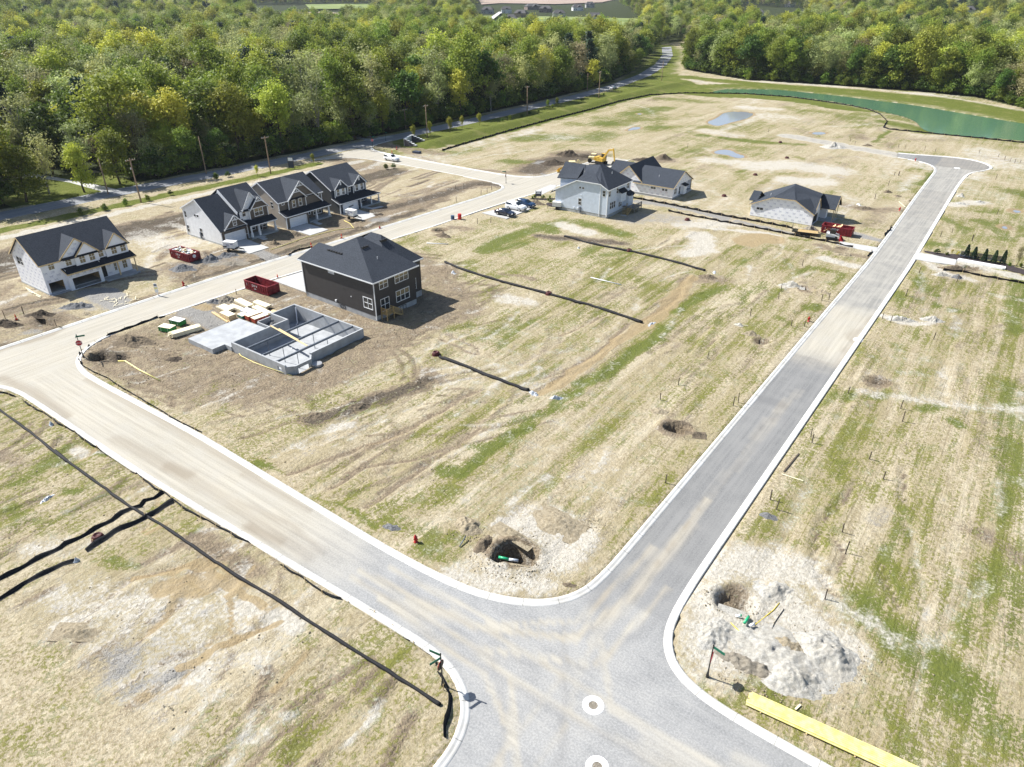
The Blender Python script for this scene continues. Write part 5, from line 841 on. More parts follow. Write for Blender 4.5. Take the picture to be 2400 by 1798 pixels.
garage_door(H, -.04, .85, 5.5, .15, 2.15); BL = [((-D, 0), (0, 0), .25, 1.0, .8, 2.3), ((-D, 0), (0, 0), 5.0, 5.85, .85, 2.45), ((-D, 0), (-4.6, 0), .35, 1.05, 4.0, 5.3), ((-D, 0), (-4.6, 0), 4.0, 4.65, 4.75, 5.3), ((-D, 0), (-4.6, 0), 4.95, 5.6, 4.75, 5.3)]
for a, b, s0, s1, z0, z1 in BL: window(H, a, b, s0, s1, z0, z1, w=.05)
window(H, (-.9, yb), (-.9, 7.7), .7, 1.4, 4.55, 5.75, blind=True); window(H, (-.4, 7.7), (-.4, W2), 1.25, 3.25, 4.1, 5.65, 2, w=.14, blind=True); window(H, (.12, .9), (.12, 6.1), 2.25, 2.95, 3.6, 4.6, 1, True, w=.12); window(H, (-1.7, 6.3), (-1.7, W2), 1.8, 3.0, 1.0, 1.9); window(H, (-1.7, 6.3), (-1.7, W2), 3.7, 4.7, .45, 2.2, 2); window(H, (-1.7, 6.3), (-1.7, W2), 5.0, 5.8, 1.0, 1.9)
MB().box(-1.85, -1.78, 6.6, 7.4, .4, 2.5).build('front_door', 'machine_dark', H); MB().box(-7.6, -7.3, -.25, -.03, .3, 1.6).build('meter_box', 'steel_gray', H); MB().box(.02, .12, 2.3, 2.42, 2.45, 2.65).box(.02, .12, 4.6, 4.72, 2.45, 2.65).build('wall_lamp', 'black_metal', H)
MB().prism([(1.2, 7.4), (3.6, 7.2), (3.7, 8.2), (2.2, 8.4), (2.2, 9.0), (1.2, 9.0)], -.05, .13).build('walkway', 'driveway_concrete', H)
# ---------------- tan house
H = empty('tan_house', (-131.5, 93.9, 0), 0, 'tan-sided house with grey shake front and two nested white-trimmed gables', 'house')
W, BF, RF, TR, GW = MB(), MB(), MB(), MB(), MB(); D = 12.3; W2 = 11.9
wallgrid(W, (-D, 0), (0, 0), -.3, 5.7, [(9.6, 10.4, 4.1, 5.4)]); W.add([(-D, 0, 5.7), (0, 0, 5.7), (-5.9, 0, 9.1)], [(0, 1, 2)]); wallgrid(W, (0, 0), (1.95, 0), -.3, 2.9); wallgrid(W, (0, W2), (-D, W2), -.3, 5.7); W.add([(-D, W2, 5.7), (0, W2, 5.7), (-5.9, W2, 9.1)], [(2, 1, 0)]); wallgrid(W, (-D, W2), (-D, 0), -.3, 5.7)
wallgrid(BF, (1.95, 0), (1.95, 6.1), -.3, 2.9, [(.95, 5.4, .15, 2.1)]); wallgrid(BF, (.0, 6.1), (0, W2), .2, 3.6, [(.3, 1.2, .4, 2.5), (1.6, 2.1, 1.3, 2.0), (3.0, 5.2, .9, 2.1)]); wallgrid(W, (1.95, 6.1), (0, 6.1), -.3, 2.9)
wallgrid(BF, (0, 0), (0, 2.3), 3.0, 5.7, [(.9, 1.45, 4.95, 5.55)]); wallgrid(BF, (.35, 2.3), (.35, 7.1), 3.2, 5.75, [(1.15, 1.9, 3.95, 5.4), (2.9, 3.65, 3.95, 5.4)]); wallgrid(BF, (0, 2.3), (.35, 2.3), 3.2, 5.7); wallgrid(BF, (.35, 7.1), (0, 7.1), 3.2, 5.7); wallgrid(BF, (0, 7.1), (0, 10.3), 3.2, 5.75, [(.15, .85, 4.1, 5.5)]); wallgrid(BF, (0, 10.3), (0, W2), 3.2, 5.7, [(.35, .95, 4.95, 5.55)])
RF.slab([(.35, -.35, 5.6), (.35, W2+.35, 5.6), (-5.9, W2+.35, 9.25), (-5.9, -.35, 9.25)], .16); RF.slab([(-D-.4, -.35, 5.6), (-D-.4, W2+.35, 5.6), (-5.9, W2+.35, 9.25), (-5.9, -.35, 9.25)], .16)
for a in (.35, -D-.4): TR.beam((a, -.37, 5.5), (-5.9, -.37, 9.13), .05, .24)
TR.beam((.37, -.35, 5.5), (.37, 2.2, 5.5), .05, .2); TR.beam((.37, W2-1.2, 5.5), (.37, W2+.35, 5.5), .05, .2)
# big asymmetric gable, its right rake sweeping down to the porch roof
RF.slab([(.62, 2.0, 5.55), (.62, 5.9, 9.35), (-5.5, 5.9, 9.35), (-5.5, 2.0, 5.55)], .14); RF.slab([(.62, 5.9, 9.35), (.62, 11.7, 3.75), (-.1, 11.7, 3.75), (-5.5, 5.9, 9.35)], .14); GW.add([(.2, 2.4, 5.7), (.2, 9.6, 5.7), (.2, 5.9, 9.2)], [(0, 1, 2)]); GW.add([(.2, 7.1, 3.4), (.2, 11.6, 3.6), (.2, 9.6, 5.7), (.2, 7.1, 5.7)], [(0, 1, 2, 3)])
TR.beam((.64, 2.0, 5.45), (.64, 5.9, 9.23), .05, .24); TR.beam((.64, 5.9, 9.23), (.64, 11.7, 3.63), .05, .24); gable(RF, GW, TR, 2.35, 7.0, 5.8, 8.0, .45, -2.8, .3); truss(TR, .6, 5.9, 9.2, .8, .95); truss(TR, .78, 4.68, 7.95, .75, .85); TR.box(.36, .44, 2.3, 7.1, 5.62, 5.78); TR.box(.2, .26, 7.1, 9.7, 5.62, 5.76)
for cx, cy, z0, z1 in [(0, 0, 3.2, 5.6), (1.95, 0, .1, 2.8), (.37, 2.32, 3.3, 5.7), (.37, 7.1, 3.3, 5.7), (0.02, W2, 3.4, 5.6)]: corner(TR, cx, cy, z0, z1)
TR.box(1.95, 2.02, .8, .95, .1, 2.25); TR.box(1.95, 2.02, 5.4, 5.55, .1, 2.25); TR.box(1.95, 2.02, .8, 5.55, 2.1, 2.27)
W.build('wall', 'siding_tan', H); BF.build('front_wall', 'shake_tan', H); GW.build('gable_wall', 'shake_tan', H); RF.build('roof', 'shingles', H); TR.build('trim', 'trim_white', H)
MB().slab([(.02, -.3, 3.75), (2.35, -.3, 2.85), (2.35, W2+.6, 2.85), (.02, W2+.3, 3.75)], .1).slab([(.5, 2.4, 5.95), (.85, 2.4, 5.75), (.85, 7.2, 5.75), (.5, 7.2, 5.95)], .05).build('porch_roof', 'shingles_black', H); MB().beam((2.37, -.3, 2.74), (2.37, W2+.6, 2.74), .05, .2).beam((2.3, -.32, 2.75), (.05, -.32, 3.65), .05, .18).build('porch_beam', 'trim_white', H)
columns(H, [(1.9, 8.4), (1.9, 12.0)], .35, 2.75); MB().box(0, 2.2, 6.15, 12.4, -.2, .38).build('porch_slab', 'foundation_gray', H); MB().box(-D-.04, -.1, -.04, W2+.04, -.4, .3).build('foundation', 'foundation_gray', H); garage_door(H, 1.91, .95, 5.4, .15, 2.1)
for a, b, s0, s1, z0, z1, n_ in [((0, 0), (0, 2.3), .9, 1.45, 4.95, 5.55, 1), ((.35, 2.3), (.35, 7.1), 1.15, 1.9, 3.95, 5.4, 1), ((.35, 2.3), (.35, 7.1), 2.9, 3.65, 3.95, 5.4, 1), ((0, 7.1), (0, 10.3), .15, .85, 4.1, 5.5, 1), ((0, 10.3), (0, W2), .35, .95, 4.95, 5.55, 1), ((0, 6.1), (0, W2), 1.6, 2.1, 1.3, 2.0, 1), ((0, 6.1), (0, W2), 3.0, 5.2, .9, 2.1, 3)]: window(H, a, b, s0, s1, z0, z1, n_, w=.12, blind=z1-z0 > 1)
window(H, (-D, 0), (0, 0), 9.6, 10.4, 4.1, 5.4, w=.05); MB().box(-.13, -.07, 6.4, 7.3, .4, 2.5).build('front_door', 'machine_dark', H); MB().prism([(2.2, 6.6), (5.0, 6.2), (5.0, 7.2), (3.4, 7.4), (2.2, 8.0)], -.05, .13).build('walkway', 'driveway_concrete', H)
# ---------------- navy house
H = empty('navy_house', (-131.2, 108.6, 0), 0, 'dark navy house with two dormer gables, white shutters and wraparound porch', 'house')
W, BF, RF, TR, GW = MB(), MB(), MB(), MB(), MB(); D = 12.6; W2 = 10.7
wallgrid(W, (-D, 0), (0, 0), -.3, 5.4); W.add([(-D, 0, 5.4), (0, 0, 5.4), (-6.2, 0, 8.8)], [(0, 1, 2)]); wallgrid(W, (0, 0), (2.45, 0), -.3, 2.6); wallgrid(W, (0, W2), (-D, W2), -.3, 5.4); W.add([(-D, W2, 5.4), (0, W2, 5.4), (-6.2, W2, 8.8)], [(2, 1, 0)]); wallgrid(W, (-D, W2), (-D, 0), -.3, 5.4)
wallgrid(BF, (2.45, 0), (2.45, 6.2), -.3, 2.6, [(.95, 5.4, .15, 2.0)]); wallgrid(BF, (0, 6.2), (0, W2), .2, 3.3, [(.6, 1.5, .4, 2.5), (2.2, 4.2, .9, 2.3)]); wallgrid(W, (2.45, 6.2), (0, 6.2), -.3, 2.6)
wallgrid(BF, (.25, .7), (.25, 4.7), 3.0, 5.35, [(.75, 1.45, 3.75, 5.1), (2.35, 3.05, 3.75, 5.1)]); wallgrid(BF, (0, 0), (0, .7), 3.0, 5.4); wallgrid(BF, (.25, 4.7), (0, 4.7), 3, 5.4); wallgrid(BF, (0, .7), (.25, .7), 3, 5.4); wallgrid(BF, (0, 4.7), (0, 6.5), 3.0, 5.4, [(.45, 1.1, 3.9, 5.2)]); wallgrid(BF, (.25, 6.5), (.25, 10.5), 3.0, 5.35, [(.8, 1.5, 3.75, 5.1), (2.4, 3.1, 3.75, 5.1)]); wallgrid(BF, (0, 6.5), (.25, 6.5), 3, 5.4); wallgrid(BF, (.25, 10.5), (0, 10.5), 3, 5.4)
RF.slab([(.35, -.35, 5.3), (.35, W2+.35, 5.3), (-6.2, W2+.35, 8.95), (-6.2, -.35, 8.95)], .16); RF.slab([(-D-.4, -.35, 5.3), (-D-.4, W2+.35, 5.3), (-6.2, W2+.35, 8.95), (-6.2, -.35, 8.95)], .16); gable(RF, GW, TR, .7, 4.7, 5.35, 7.25, .3, -3.2, .22); gable(RF, GW, TR, 6.5, 10.5, 5.35, 7.25, .3, -3.2, .22)
for a in (.35, -D-.4): TR.beam((a, -.37, 5.2), (-6.2, -.37, 8.83), .05, .24)
TR.beam((.37, 4.7, 5.2), (.37, 6.5, 5.2), .05, .2)
for yc in (2.7, 8.5): TR.box(.32, .40, yc-.2, yc+.2, 6.05, 6.85)
for cx, cy, z0, z1 in [(.27, .75, 3.1, 5.3), (.27, 4.68, 3.1, 5.3), (.27, 6.52, 3.1, 5.3), (.27, 10.5, 3.1, 5.3), (2.45, 0.02, .1, 2.5)]: corner(TR, cx, cy, z0, z1)
TR.box(2.45, 2.52, .8, .95, .1, 2.15); TR.box(2.45, 2.52, 5.4, 5.55, .1, 2.15); TR.box(2.45, 2.52, .8, 5.55, 2.0, 2.17)
W.build('wall', 'siding_navy', H); BF.build('front_wall', 'board_navy', H); GW.build('gable_wall', 'board_navy', H); RF.build('roof', 'shingles', H); TR.build('trim', 'trim_white', H)
MB().slab([(.02, -.3, 3.45), (2.75, -.3, 2.55), (2.75, 12.9, 2.55), (.02, 10.6, 3.45)], .1).slab([(.0, 10.6, 3.45), (2.75, 12.9, 2.55), (-3.5, 12.9, 2.55), (-3.5, 10.6, 3.45)], .1).build('porch_roof', 'shingles_black', H); MB().beam((2.77, -.3, 2.44), (2.77, 12.9, 2.44), .05, .2).beam((2.7, -.32, 2.45), (.05, -.32, 3.35), .05, .18).beam((2.75, 12.92, 2.44), (-3.5, 12.92, 2.44), .05, .2).build('porch_beam', 'trim_white', H)
columns(H, [(2.3, 6.6), (2.3, 10.0), (2.3, 12.5), (-2.8, 12.5)], .35, 2.45, .2); MB().box(-3.4, 2.6, 6.3, 12.8, -.2, .38).build('porch_slab', 'foundation_gray', H); MB().box(-D-.04, -.1, -.04, W2+.04, -.4, .3).build('foundation', 'foundation_gray', H); gd = garage_door(H, 2.41, .95, 5.4, .15, 2.0)
rl = MB()
for a in np.arange(7.0, 12.4, .16): rl.box(2.28, 2.31, a, a+.03, .4, 1.25)
rl.box(2.26, 2.33, 6.7, 12.5, 1.25, 1.31); rl.build('railing', 'black_metal', H); MB().add([(2.44, 2.6, .95), (2.44, 4.2, 1.25), (2.44, 4.0, .95+.55), (2.44, 2.6, 1.35)], [(0, 1, 2, 3)]).build('film_patch', 'steel_gray', gd)
for a, b, s0, s1 in [((.25, .7), (.25, 4.7), .75, 1.45), ((.25, .7), (.25, 4.7), 2.35, 3.05), ((.25, 6.5), (.25, 10.5), .8, 1.5), ((.25, 6.5), (.25, 10.5), 2.4, 3.1)]:
    window(H, a, b, s0, s1, 3.75, 5.1, 1, True, blind=True)
    for q in (s0-.45, s1+.1): MB().box(.27, .33, a[1]+q, a[1]+q+.35, 3.7, 5.15).build('shutter', 'shutter_white', H)
window(H, (0, 4.7), (0, 6.5), .45, 1.1, 3.9, 5.2, 1, True, blind=True); window(H, (0, 6.2), (0, W2), 2.2, 4.2, .9, 2.3, 3); MB().box(-.13, -.07, 6.8, 7.7, .4, 2.5).build('front_door', 'machine_dark', H); MB().prism([(2.6, 6.7), (5.4, 7.2), (5.9, 10.5), (5.0, 10.5), (4.4, 8.0), (2.6, 8.0)], -.05, .13).build('walkway', 'driveway_concrete', H)
# ---------------- charcoal house, rear and side seen
H = empty('charcoal_house', (-78.8, 71.2, 0), -.02, 'large charcoal two-storey house with hipped roof and small wooden rear stair', 'house')
W, RF, TR = MB(), MB(), MB(); D = 17.6; zf = 1.0; Y1 = 9.2; Y2 = 12.4
side = [(-2.7, -.75, 1.9, 3.6), (-10.6, -9.3, 6.0, 6.5)]
wallgrid(W, (-D, 0), (0, 0), .9, 6.9, [(D-2.7, D-.75, 1.95, 3.65), (D-10.7, D-9.4, 6.0, 6.55)]); wallgrid(W, (0, 0), (0, Y1), .95, 6.9, [(1.25, 2.95, 5.2, 6.6), (4.65, 7.55, 5.15, 6.65), (1.2, 2.95, 1.35, 3.4), (4.65, 7.55, 1.85, 3.65)]); wallgrid(W, (0, Y1), (-1.8, Y1), .95, 6.9); wallgrid(W, (-1.8, Y1), (-1.8, Y2), 1.1, 6.9, [(1.2, 1.85, 1.8, 3.6)]); wallgrid(W, (-1.8, Y2), (-D, Y2), .9, 6.9); wallgrid(W, (-D, Y2), (-D, 0), -.1, 6.9)
o_ = .45; A0 = (o_, -o_-.05); eave = 6.85; P1 = (-8.2, 4.6, 11.25); P2 = (-8.2, 5.4, 11.25)
def tri(*p): RF.slab(p, .14)
e00 = (o_, -o_, eave); e01 = (o_, Y1+o_+.2, eave); eL = (-D-o_, -o_, eave); m1 = (-11.9, 2.55, 9.45); fr = (-15.5, 2.55, 9.45)
tri(e00, P1, m1, fr, eL); tri(e00, e01, P2, P1); q = (-8.2-.2, Y1+o_+.2, 0)
tri(e01, (-16.5, Y1+o_+.2, eave), P2); tri(P1, P2, (-16.8, Y1+.6, eave), m1); tri(m1, (-15.8, 5.6, eave), (-D-o_, 5.6, eave), fr); tri(fr, (-D-o_, 5.6, eave), eL)
w0 = (-1.8+o_-.1, Y2+o_, eave); w1 = (-1.8+o_-.1, 4.0, eave); rp = (-7.2, 9.0, 10.75); rp2 = (-9.5, 9.0, 10.75)
tri(w1, w0, rp); tri(w0, (-D-o_, Y2+o_, eave), rp2, rp); tri(w1, rp, rp2, (-14, 4.0, eave)); tri((-D-o_, Y2+o_, eave), (-D-o_, 5.0, eave), rp2)
RF.build('roof', 'shingles', H)
TR.beam((-D-o_, -o_-.03, 6.74), (o_, -o_-.03, 6.74), .06, .2); TR.beam((o_+.03, -o_, 6.74), (o_+.03, Y1+o_+.2, 6.74), .06, .2); TR.beam((-1.8+o_-.06, Y1+o_, 6.74), (-1.8+o_-.06, Y2+o_, 6.74), .06, .2)
for cx, cy, z0 in [(0.04, -.04, 0.3), (-D, -.04, .8)]: TR.box(cx-.06, cx+.06, cy-.06, cy+.06, z0, 6.8)
TR.box(-1.85, -1.7, Y1+.05, Y1+.15, 5.2, 6.7); TR.beam((o_-.03, -o_-.02, 6.7), (.05, -.06, 6.3), .08, .08)
MB().add([(-D-o_, -o_, 6.66), (o_, -o_, 6.66), (o_, 0, 6.66), (-D-o_, 0, 6.66), (0, Y1+.5, 6.66), (o_, Y1+.5, 6.66), (0, 0, 6.66)], [(0, 3, 2, 1), (6, 4, 5, 2)]).build('soffit', 'trim_white', H)
W.build('wall', 'siding_charcoal', H); TR.build('trim', 'trim_white', H); MB().box(-D+.02, -.03, .03, Y1-.03, -.6, .93).box(-D+.1, -1.83, Y1-.1, Y2-.03, -.6, 1.08).build('foundation', 'concrete', H)
window(H, (-D, 0), (0, 0), D-2.7, D-.75, 1.95, 3.65, 2, w=.12); window(H, (-D, 0), (0, 0), D-10.7, D-9.4, 6.0, 6.55, 1, w=.1, glass='pvc_white')
window(H, (0, 0), (0, Y1), 1.25, 2.95, 5.2, 6.6, 2, w=.1, blind=True); window(H, (0, 0), (0, Y1), 4.65, 7.55, 5.15, 6.65, 3, w=.1, blind=True); window(H, (0, 0), (0, Y1), 4.65, 7.55, 1.85, 3.65, 3, w=.1, blind=True); window(H, (0, 0), (0, Y1), 1.2, 2.95, 1.35, 3.4, 2, w=.08, name='patio_door'); window(H, (-1.8, Y1), (-1.8, Y2), 1.2, 1.85, 1.8, 3.6, 1, w=.08, blind=True)
window(H, (.0, 0), (.0, Y1), 5.3, 6.6, .1, .8, 2, w=.05, fr='black_metal', name='basement_window') ; window(H, (-D, 0), (0, 0), D-8.6, D-7.6, .35, .8, 2, w=.05, fr='black_metal', name='basement_window')
vt = MB()
for i in range(6): vt.box(-12.6+i*.62, -12.15+i*.62, 1.75, 2.1, 8.85, 9.05)
vt.build('roof_vents', 'black_metal', H); vt = MB()
for i in range(3): vt.box(-6.1, -5.75, 3.5+i*.5, 3.85+i*.5, 9.95, 10.3)
for i in range(3): vt.box(-6.2, -5.85, 7.7+i*.5, 8.05+i*.5, 10.0, 10.35)
vt.build('roof_vents', 'black_metal', H); MB().lathe([(.05, 0), (.05, .55), (.07, .56), (.07, .6)], 8, (-3.2, 4.2, 8.5)).build('vent_pipe', 'pvc_white', H)
MB().box(-5.75, -5.6, -.08, 0, 2.9, 3.05).box(-9.7, -9.4, -.25, -.02, 1.15, 1.45).build('wall_vent', 'pvc_white', H); MB().box(-7.6, -7.5, -.05, 0, 3.9, 4.0).box(-7.1, -7.0, -.05, 0, 3.9, 4.0).build('wall_sockets', 'black_metal', H)
ST = MB(); ST.box(.05, 1.5, .9, 2.6, 1.18, 1.28)
for x_, y_ in ((.15, 1.0), (1.4, 1.0), (1.4, 2.5), (.15, 2.5)): ST.box(x_-.07, x_+.07, y_-.07, y_+.07, 0, 2.25 if x_ > 1 or y_ < 2 else 1.2)
for i in range(7): ST.box(.5, 1.4, 2.6+i*.27, 2.9+i*.27, 1.02-i*.165, 1.08-i*.165)
for xx in (.5, 1.4):
    ST.beam((xx, 2.5, 1.15), (xx, 4.6, -.05), .05, .25); ST.beam((xx, 2.5, 2.2), (xx, 4.5, 1.0), .06, .09); ST.box(xx-.05, xx+.05, 4.4, 4.5, 0, 1.05)
    for i in range(10): ST.box(xx-.02, xx+.02, 2.65+i*.18, 2.69+i*.18, 1.1-i*.108, 2.1-i*.108)
for i in range(9): ST.box(.2+i*.14, .24+i*.14, .98, 1.02, 1.2, 2.15); ST.box(1.38, 1.42, 1.1+i*.15, 1.14+i*.15, 1.2, 2.15)
ST.box(.1, 1.45, .97, 1.03, 2.15, 2.22); ST.box(1.37, 1.43, 1, 2.5, 2.15, 2.22); ST.build('rear_stair', 'deck_wood', H); MB().box(.4, 1.5, 4.6, 5.7, -.05, .1).build('stair_pad', 'driveway_concrete', H)
# ---------------- pale grey-blue model home
H = empty('pale_model_home', (-76.9, 142.2, 0), 0, 'pale grey-blue two-storey home with hipped dark roof and rear deck', 'house')
W, RF, TR = MB(), MB(), MB(); gx0 = -14.0
# side wall: low eave at the street end rising to the clipped ridge
SW = [(gx0, 0, .9), (0, 0, .55), (0, 0, 6.75), (-1.9, 0, 7.75), (-7.9, 0, 7.75), (gx0, 0, 4.75)]
wallgrid(W, (-7.9, 0), (-1.9, 0), .8, 7.7, [(.0+.35, .85, 5.9, 6.3), (1.15, 1.65, 5.9, 6.3), (.3, 1.05, 2.1, 3.6)]); W.add([(gx0, 0, .8), (-7.9, 0, .8), (-7.9, 0, 7.7), (gx0, 0, 4.6)], [(0, 1, 2, 3)]); wallgrid(W, (-1.9, .0), (0, 0), .8, 6.7, [(.6, 1.3, 5.0, 6.3)]); W.add([(-1.9, 0, 6.7), (0, 0, 6.7), (-1.9, 0, 7.7)], [(0, 1, 2)])
wallgrid(W, (0, 0), (0, 11.0), .8, 6.7, [(.5, 1.3, 4.95, 6.1), (4.1, 4.8, 5.0, 6.1), (9.0, 10.2, 5.1, 6.3), (1.4, 2.1, 1.9, 3.4), (2.3, 3.0, 1.9, 3.4), (3.2, 3.9, 1.9, 3.4), (5.6, 6.2, 1.5, 2.6), (6.4, 7.0, 1.5, 2.6)]); wallgrid(W, (0, 11), (-12, 11), .8, 6.7); wallgrid(W, (gx0, 11), (gx0, 0), .8, 4.6)
tri2 = lambda *p: RF.slab(p, .15)
rz = 10.6; r1p = (-5.3, 5.3, rz); r2p = (-5.3, 6.3, rz)
tri2((.4, -.4, 6.65), (.4, 11.4, 6.65), r2p, r1p); tri2((.4, -.4, 6.65), r1p, (-4.6, 2.0, 9.0), (-1.7, -.4, 7.75)); tri2((-1.9, -.4, 7.78), (-4.6, 2.0, 9.0), (-6.0, 2.0, 9.0), (-8.1, -.4, 7.78)); tri2((.4, 11.4, 6.65), (-12.5, 11.4, 6.65), (-9, 6.3, rz-.6), r2p)
tri2((-4.6, 2.0, 9.0), r1p, (-9.2, 5.3, rz-.6), (-7.5, 2.0, 9.0)); tri2((-8.1, -.4, 7.78), (-8.1, 3.6, 7.78), (gx0-.5, 3.6, 4.55), (gx0-.5, -.4, 4.55)); tri2((gx0-.5, -.4, 4.55), (gx0-.5, 3.6, 4.55), (-15.2, 3.6, 3.9), (-15.2, -.4, 3.9))
tri2((-6.0, 2.0, 9.0), (-8.1, -.4, 7.78), (-8.3, 2.2, 7.7), (-7.5, 2.0, 9.0)); tri2((-7.5, 2.0, 9.0), (-8.3, 2.2, 7.7), (-9.4, 5.3, 10.0)); tri2((-8.1, -.4, 7.78), (-9.4, 5.3, 9.9), (-9.4, 2.0, 7.4))
# big front gable mass further along
tri2((-9.2, 5.3, 10.1), (-9.2, 11.4, 7.2), (-14.8, 11.4, 7.2), (-14.8, 5.3, 10.1)) ; tri2((-9.2, 5.3, 10.1), (-14.8, 5.3, 10.1), (-14.8, 1.8, 7.0), (-8.2, 1.8, 7.6)); W.add([(-14.0, 3.6, .8), (-14.0, 11, .8), (-14.0, 11, 7.2), (-14, 5.3, 10), (-14.0, 2.0, 7.1)], [(0, 1, 2, 3, 4)]); W.add([(-14, 2.0, 4.5), (-8.0, 2.0, 7.4), (-14, 2.0, 7.1)], [(0, 1, 2)])
RF.build('roof', 'shingles', H); W.build('wall', 'siding_lightgray', H)
TR.beam((.43, -.4, 6.55), (.43, 11.4, 6.55), .05, .18); TR.beam((gx0-.5, -.43, 4.45), (-8.1, -.43, 7.68), .05, .2); TR.beam((-8.1, -.43, 7.68), (-1.8, -.43, 7.68), .05, .18); TR.beam((-1.8, -.43, 7.68), (.4, -.43, 6.55), .05, .2); TR.box(-2.0, -1.85, -.12, 0, .4, 7.7); TR.box(-.08, .08, -.08, .06, .5, 6.6); TR.box(gx0, gx0+.12, -.05, 0, .8, 4.6)
TR.build('trim', 'trim_white', H); MB().box(gx0+.05, -.04, .04, 10.96, -.6, .83).build('foundation', 'foundation_gray', H)
for a, b, s0, s1, z0, z1 in [((-7.9, 0), (-1.9, 0), .35, .85, 5.9, 6.3), ((-7.9, 0), (-1.9, 0), 1.15, 1.65, 5.9, 6.3), ((-7.9, 0), (-1.9, 0), .3, 1.05, 2.1, 3.6), ((-1.9, 0), (0, 0), .6, 1.3, 5.0, 6.3), ((0, 0), (0, 11), 1.4, 2.1, 1.9, 3.4), ((0, 0), (0, 11), 2.3, 3.0, 1.9, 3.4), ((0, 0), (0, 11), 3.2, 3.9, 1.9, 3.4), ((0, 0), (0, 11), 5.6, 6.2, 1.5, 2.6), ((0, 0), (0, 11), 6.4, 7.0, 1.5, 2.6), ((0, 0), (0, 11), 4.1, 4.8, 5.0, 6.1)]: window(H, a, b, s0, s1, z0, z1, w=.06)
window(H, (0, 0), (0, 11), .5, 1.3, 4.95, 6.1, w=.06, blind=True); window(H, (0, 0), (0, 11), 9.0, 10.2, 5.1, 6.3, 2, w=.06, blind=True)
B_ = MB(); B_.box(0, .8, 5.0, 7.6, 2.9, 5.0); B_.build('bay', 'siding_lightgray', H); MB().slab([(0, 4.8, 5.75), (1.1, 4.8, 5.0), (1.1, 7.8, 5.0), (0, 7.8, 5.75)], .08).slab([(0, 8.1, 4.4), (1.2, 8.1, 3.8), (1.6, 9.8, 3.7), (1.2, 11.2, 3.8), (0, 11.2, 4.4)], .08).build('bay_roof', 'shingles_black', H); window(H, (.8, 5.0), (.8, 7.6), 1.3, 2.4, 3.7, 4.6, w=.05, glass='pane_amber')
B_ = MB(); B_.prism([(0, 8.2), (1.0, 8.5), (1.3, 9.7), (1.0, 10.9), (0, 11)], 1.3, 3.8); B_.build('bay', 'siding_lightgray', H); window(H, (1.0, 8.5), (1.3, 9.7), .3, .9, 1.6, 3.3, w=.06); window(H, (1.3, 9.7), (1.0, 10.9), .3, .9, 1.6, 3.3, w=.06)
DK = MB(); DK.box(.1, 3.4, 7.4, 11.0, 1.15, 1.3)
for x_, y_ in ((3.3, 7.5), (3.3, 10.9), (1.2, 7.5), (3.3, 9.2)): DK.box(x_-.07, x_+.07, y_-.07, y_+.07, -.1, 2.2)
for i in range(20): DK.box(3.3, 3.34, 7.5+i*.17, 7.53+i*.17, 1.3, 2.15)
for i in range(12): DK.box(1.4+i*.16, 1.43+i*.16, 7.48, 7.52, 1.3, 2.15) if i > 7 else None
DK.box(3.27, 3.37, 7.5, 10.9, 2.15, 2.22); DK.build('deck', 'deck_gray', H); DS = MB()
for i in range(8): DS.box(1.5, 2.6, 7.3-i*.28, 7.6-i*.28, 1.1-i*.155, 1.16-i*.155)
for xx in (1.5, 2.6): DS.beam((xx, 7.4, 1.15), (xx, 5.1, 0), .05, .25); DS.beam((xx, 7.4, 2.15), (xx, 5.1, 1.0), .05, .08); DS.box(xx-.04, xx+.04, 5.1, 5.2, 0, 1.0)
DS.build('deck_stair', 'deck_wood', H); MB().box(1.3, 2.8, 4.2, 5.1, -.05, .1).build('stair_pad', 'driveway_concrete', H); MB().box(-7.2, -6.8, -.3, -.03, .4, 1.7).build('meter_box', 'steel_gray', H); MB().box(-7.0, -6.85, -.15, 0, 4.3, 4.45).box(-8.9, -8.6, -.15, 0, 1.1, 1.35).box(-7.9, -7.6, -.15, 0, 1.1, 1.35).build('wall_vent', 'pvc_white', H); MB().lathe([(.06, 0), (.06, .6)], 8, (-2.6, 6.2, 8.6)).build('vent_pipe', 'pvc_white', H)
MB().box(gx0-.03, gx0, 1.0, 9.5, .9, 3.2).build('garage_door', 'door_white', H)
# ---------------- wrapped ranch house with crossing gables
H = empty('wrapped_ranch_house', (-71.5, 165.7, 0), 0, 'white wrapped single-storey house with crossing dark gable roofs beside pale home', 'house')
W, RF, TR = MB(), MB(), MB()
wallgrid(W, (-10.5, 0), (0, 0), .55, 3.15, [(4.5, 5.1, 2.05, 2.5), (5.2, 5.8, 2.05, 2.5), (7.6, 8.2, 2.0, 2.5), (8.4, 9.0, 2.0, 2.5)]); wallgrid(W, (0, 0), (0, 6.4), .55, 3.2, [(.9, 1.5, 1.2, 2.6), (1.7, 2.2, 1.2, 2.6), (3.6, 4.5, .7, 2.6)]); W.add([(0, 0, 3.2), (0, 11.3, 3.2), (0, 5.7, 6.05)], [(0, 1, 2)]); wallgrid(W, (-.9, 6.4), (-.9, 11.2), .55, 3.2); wallgrid(W, (0, 6.4), (-.9, 6.4), .55, 3.2); wallgrid(W, (0, 11.3), (-20, 11.3), .5, 3.2) ; wallgrid(W, (0, 4.9), (.8, 4.9), .55, 2.9); wallgrid(W, (.8, 4.9), (.8, 6.6), .55, 2.9); wallgrid(W, (.8, 6.6), (0, 6.6), .55, 2.9)
RF.slab([(.35, -.4, 3.0), (-11, -.4, 3.0), (-11, 5.7, 6.2), (.35, 5.7, 6.2)], .15); RF.slab([(.35, 11.8, 3.0), (-11, 11.8, 3.0), (-11, 5.7, 6.2), (.35, 5.7, 6.2)], .15)
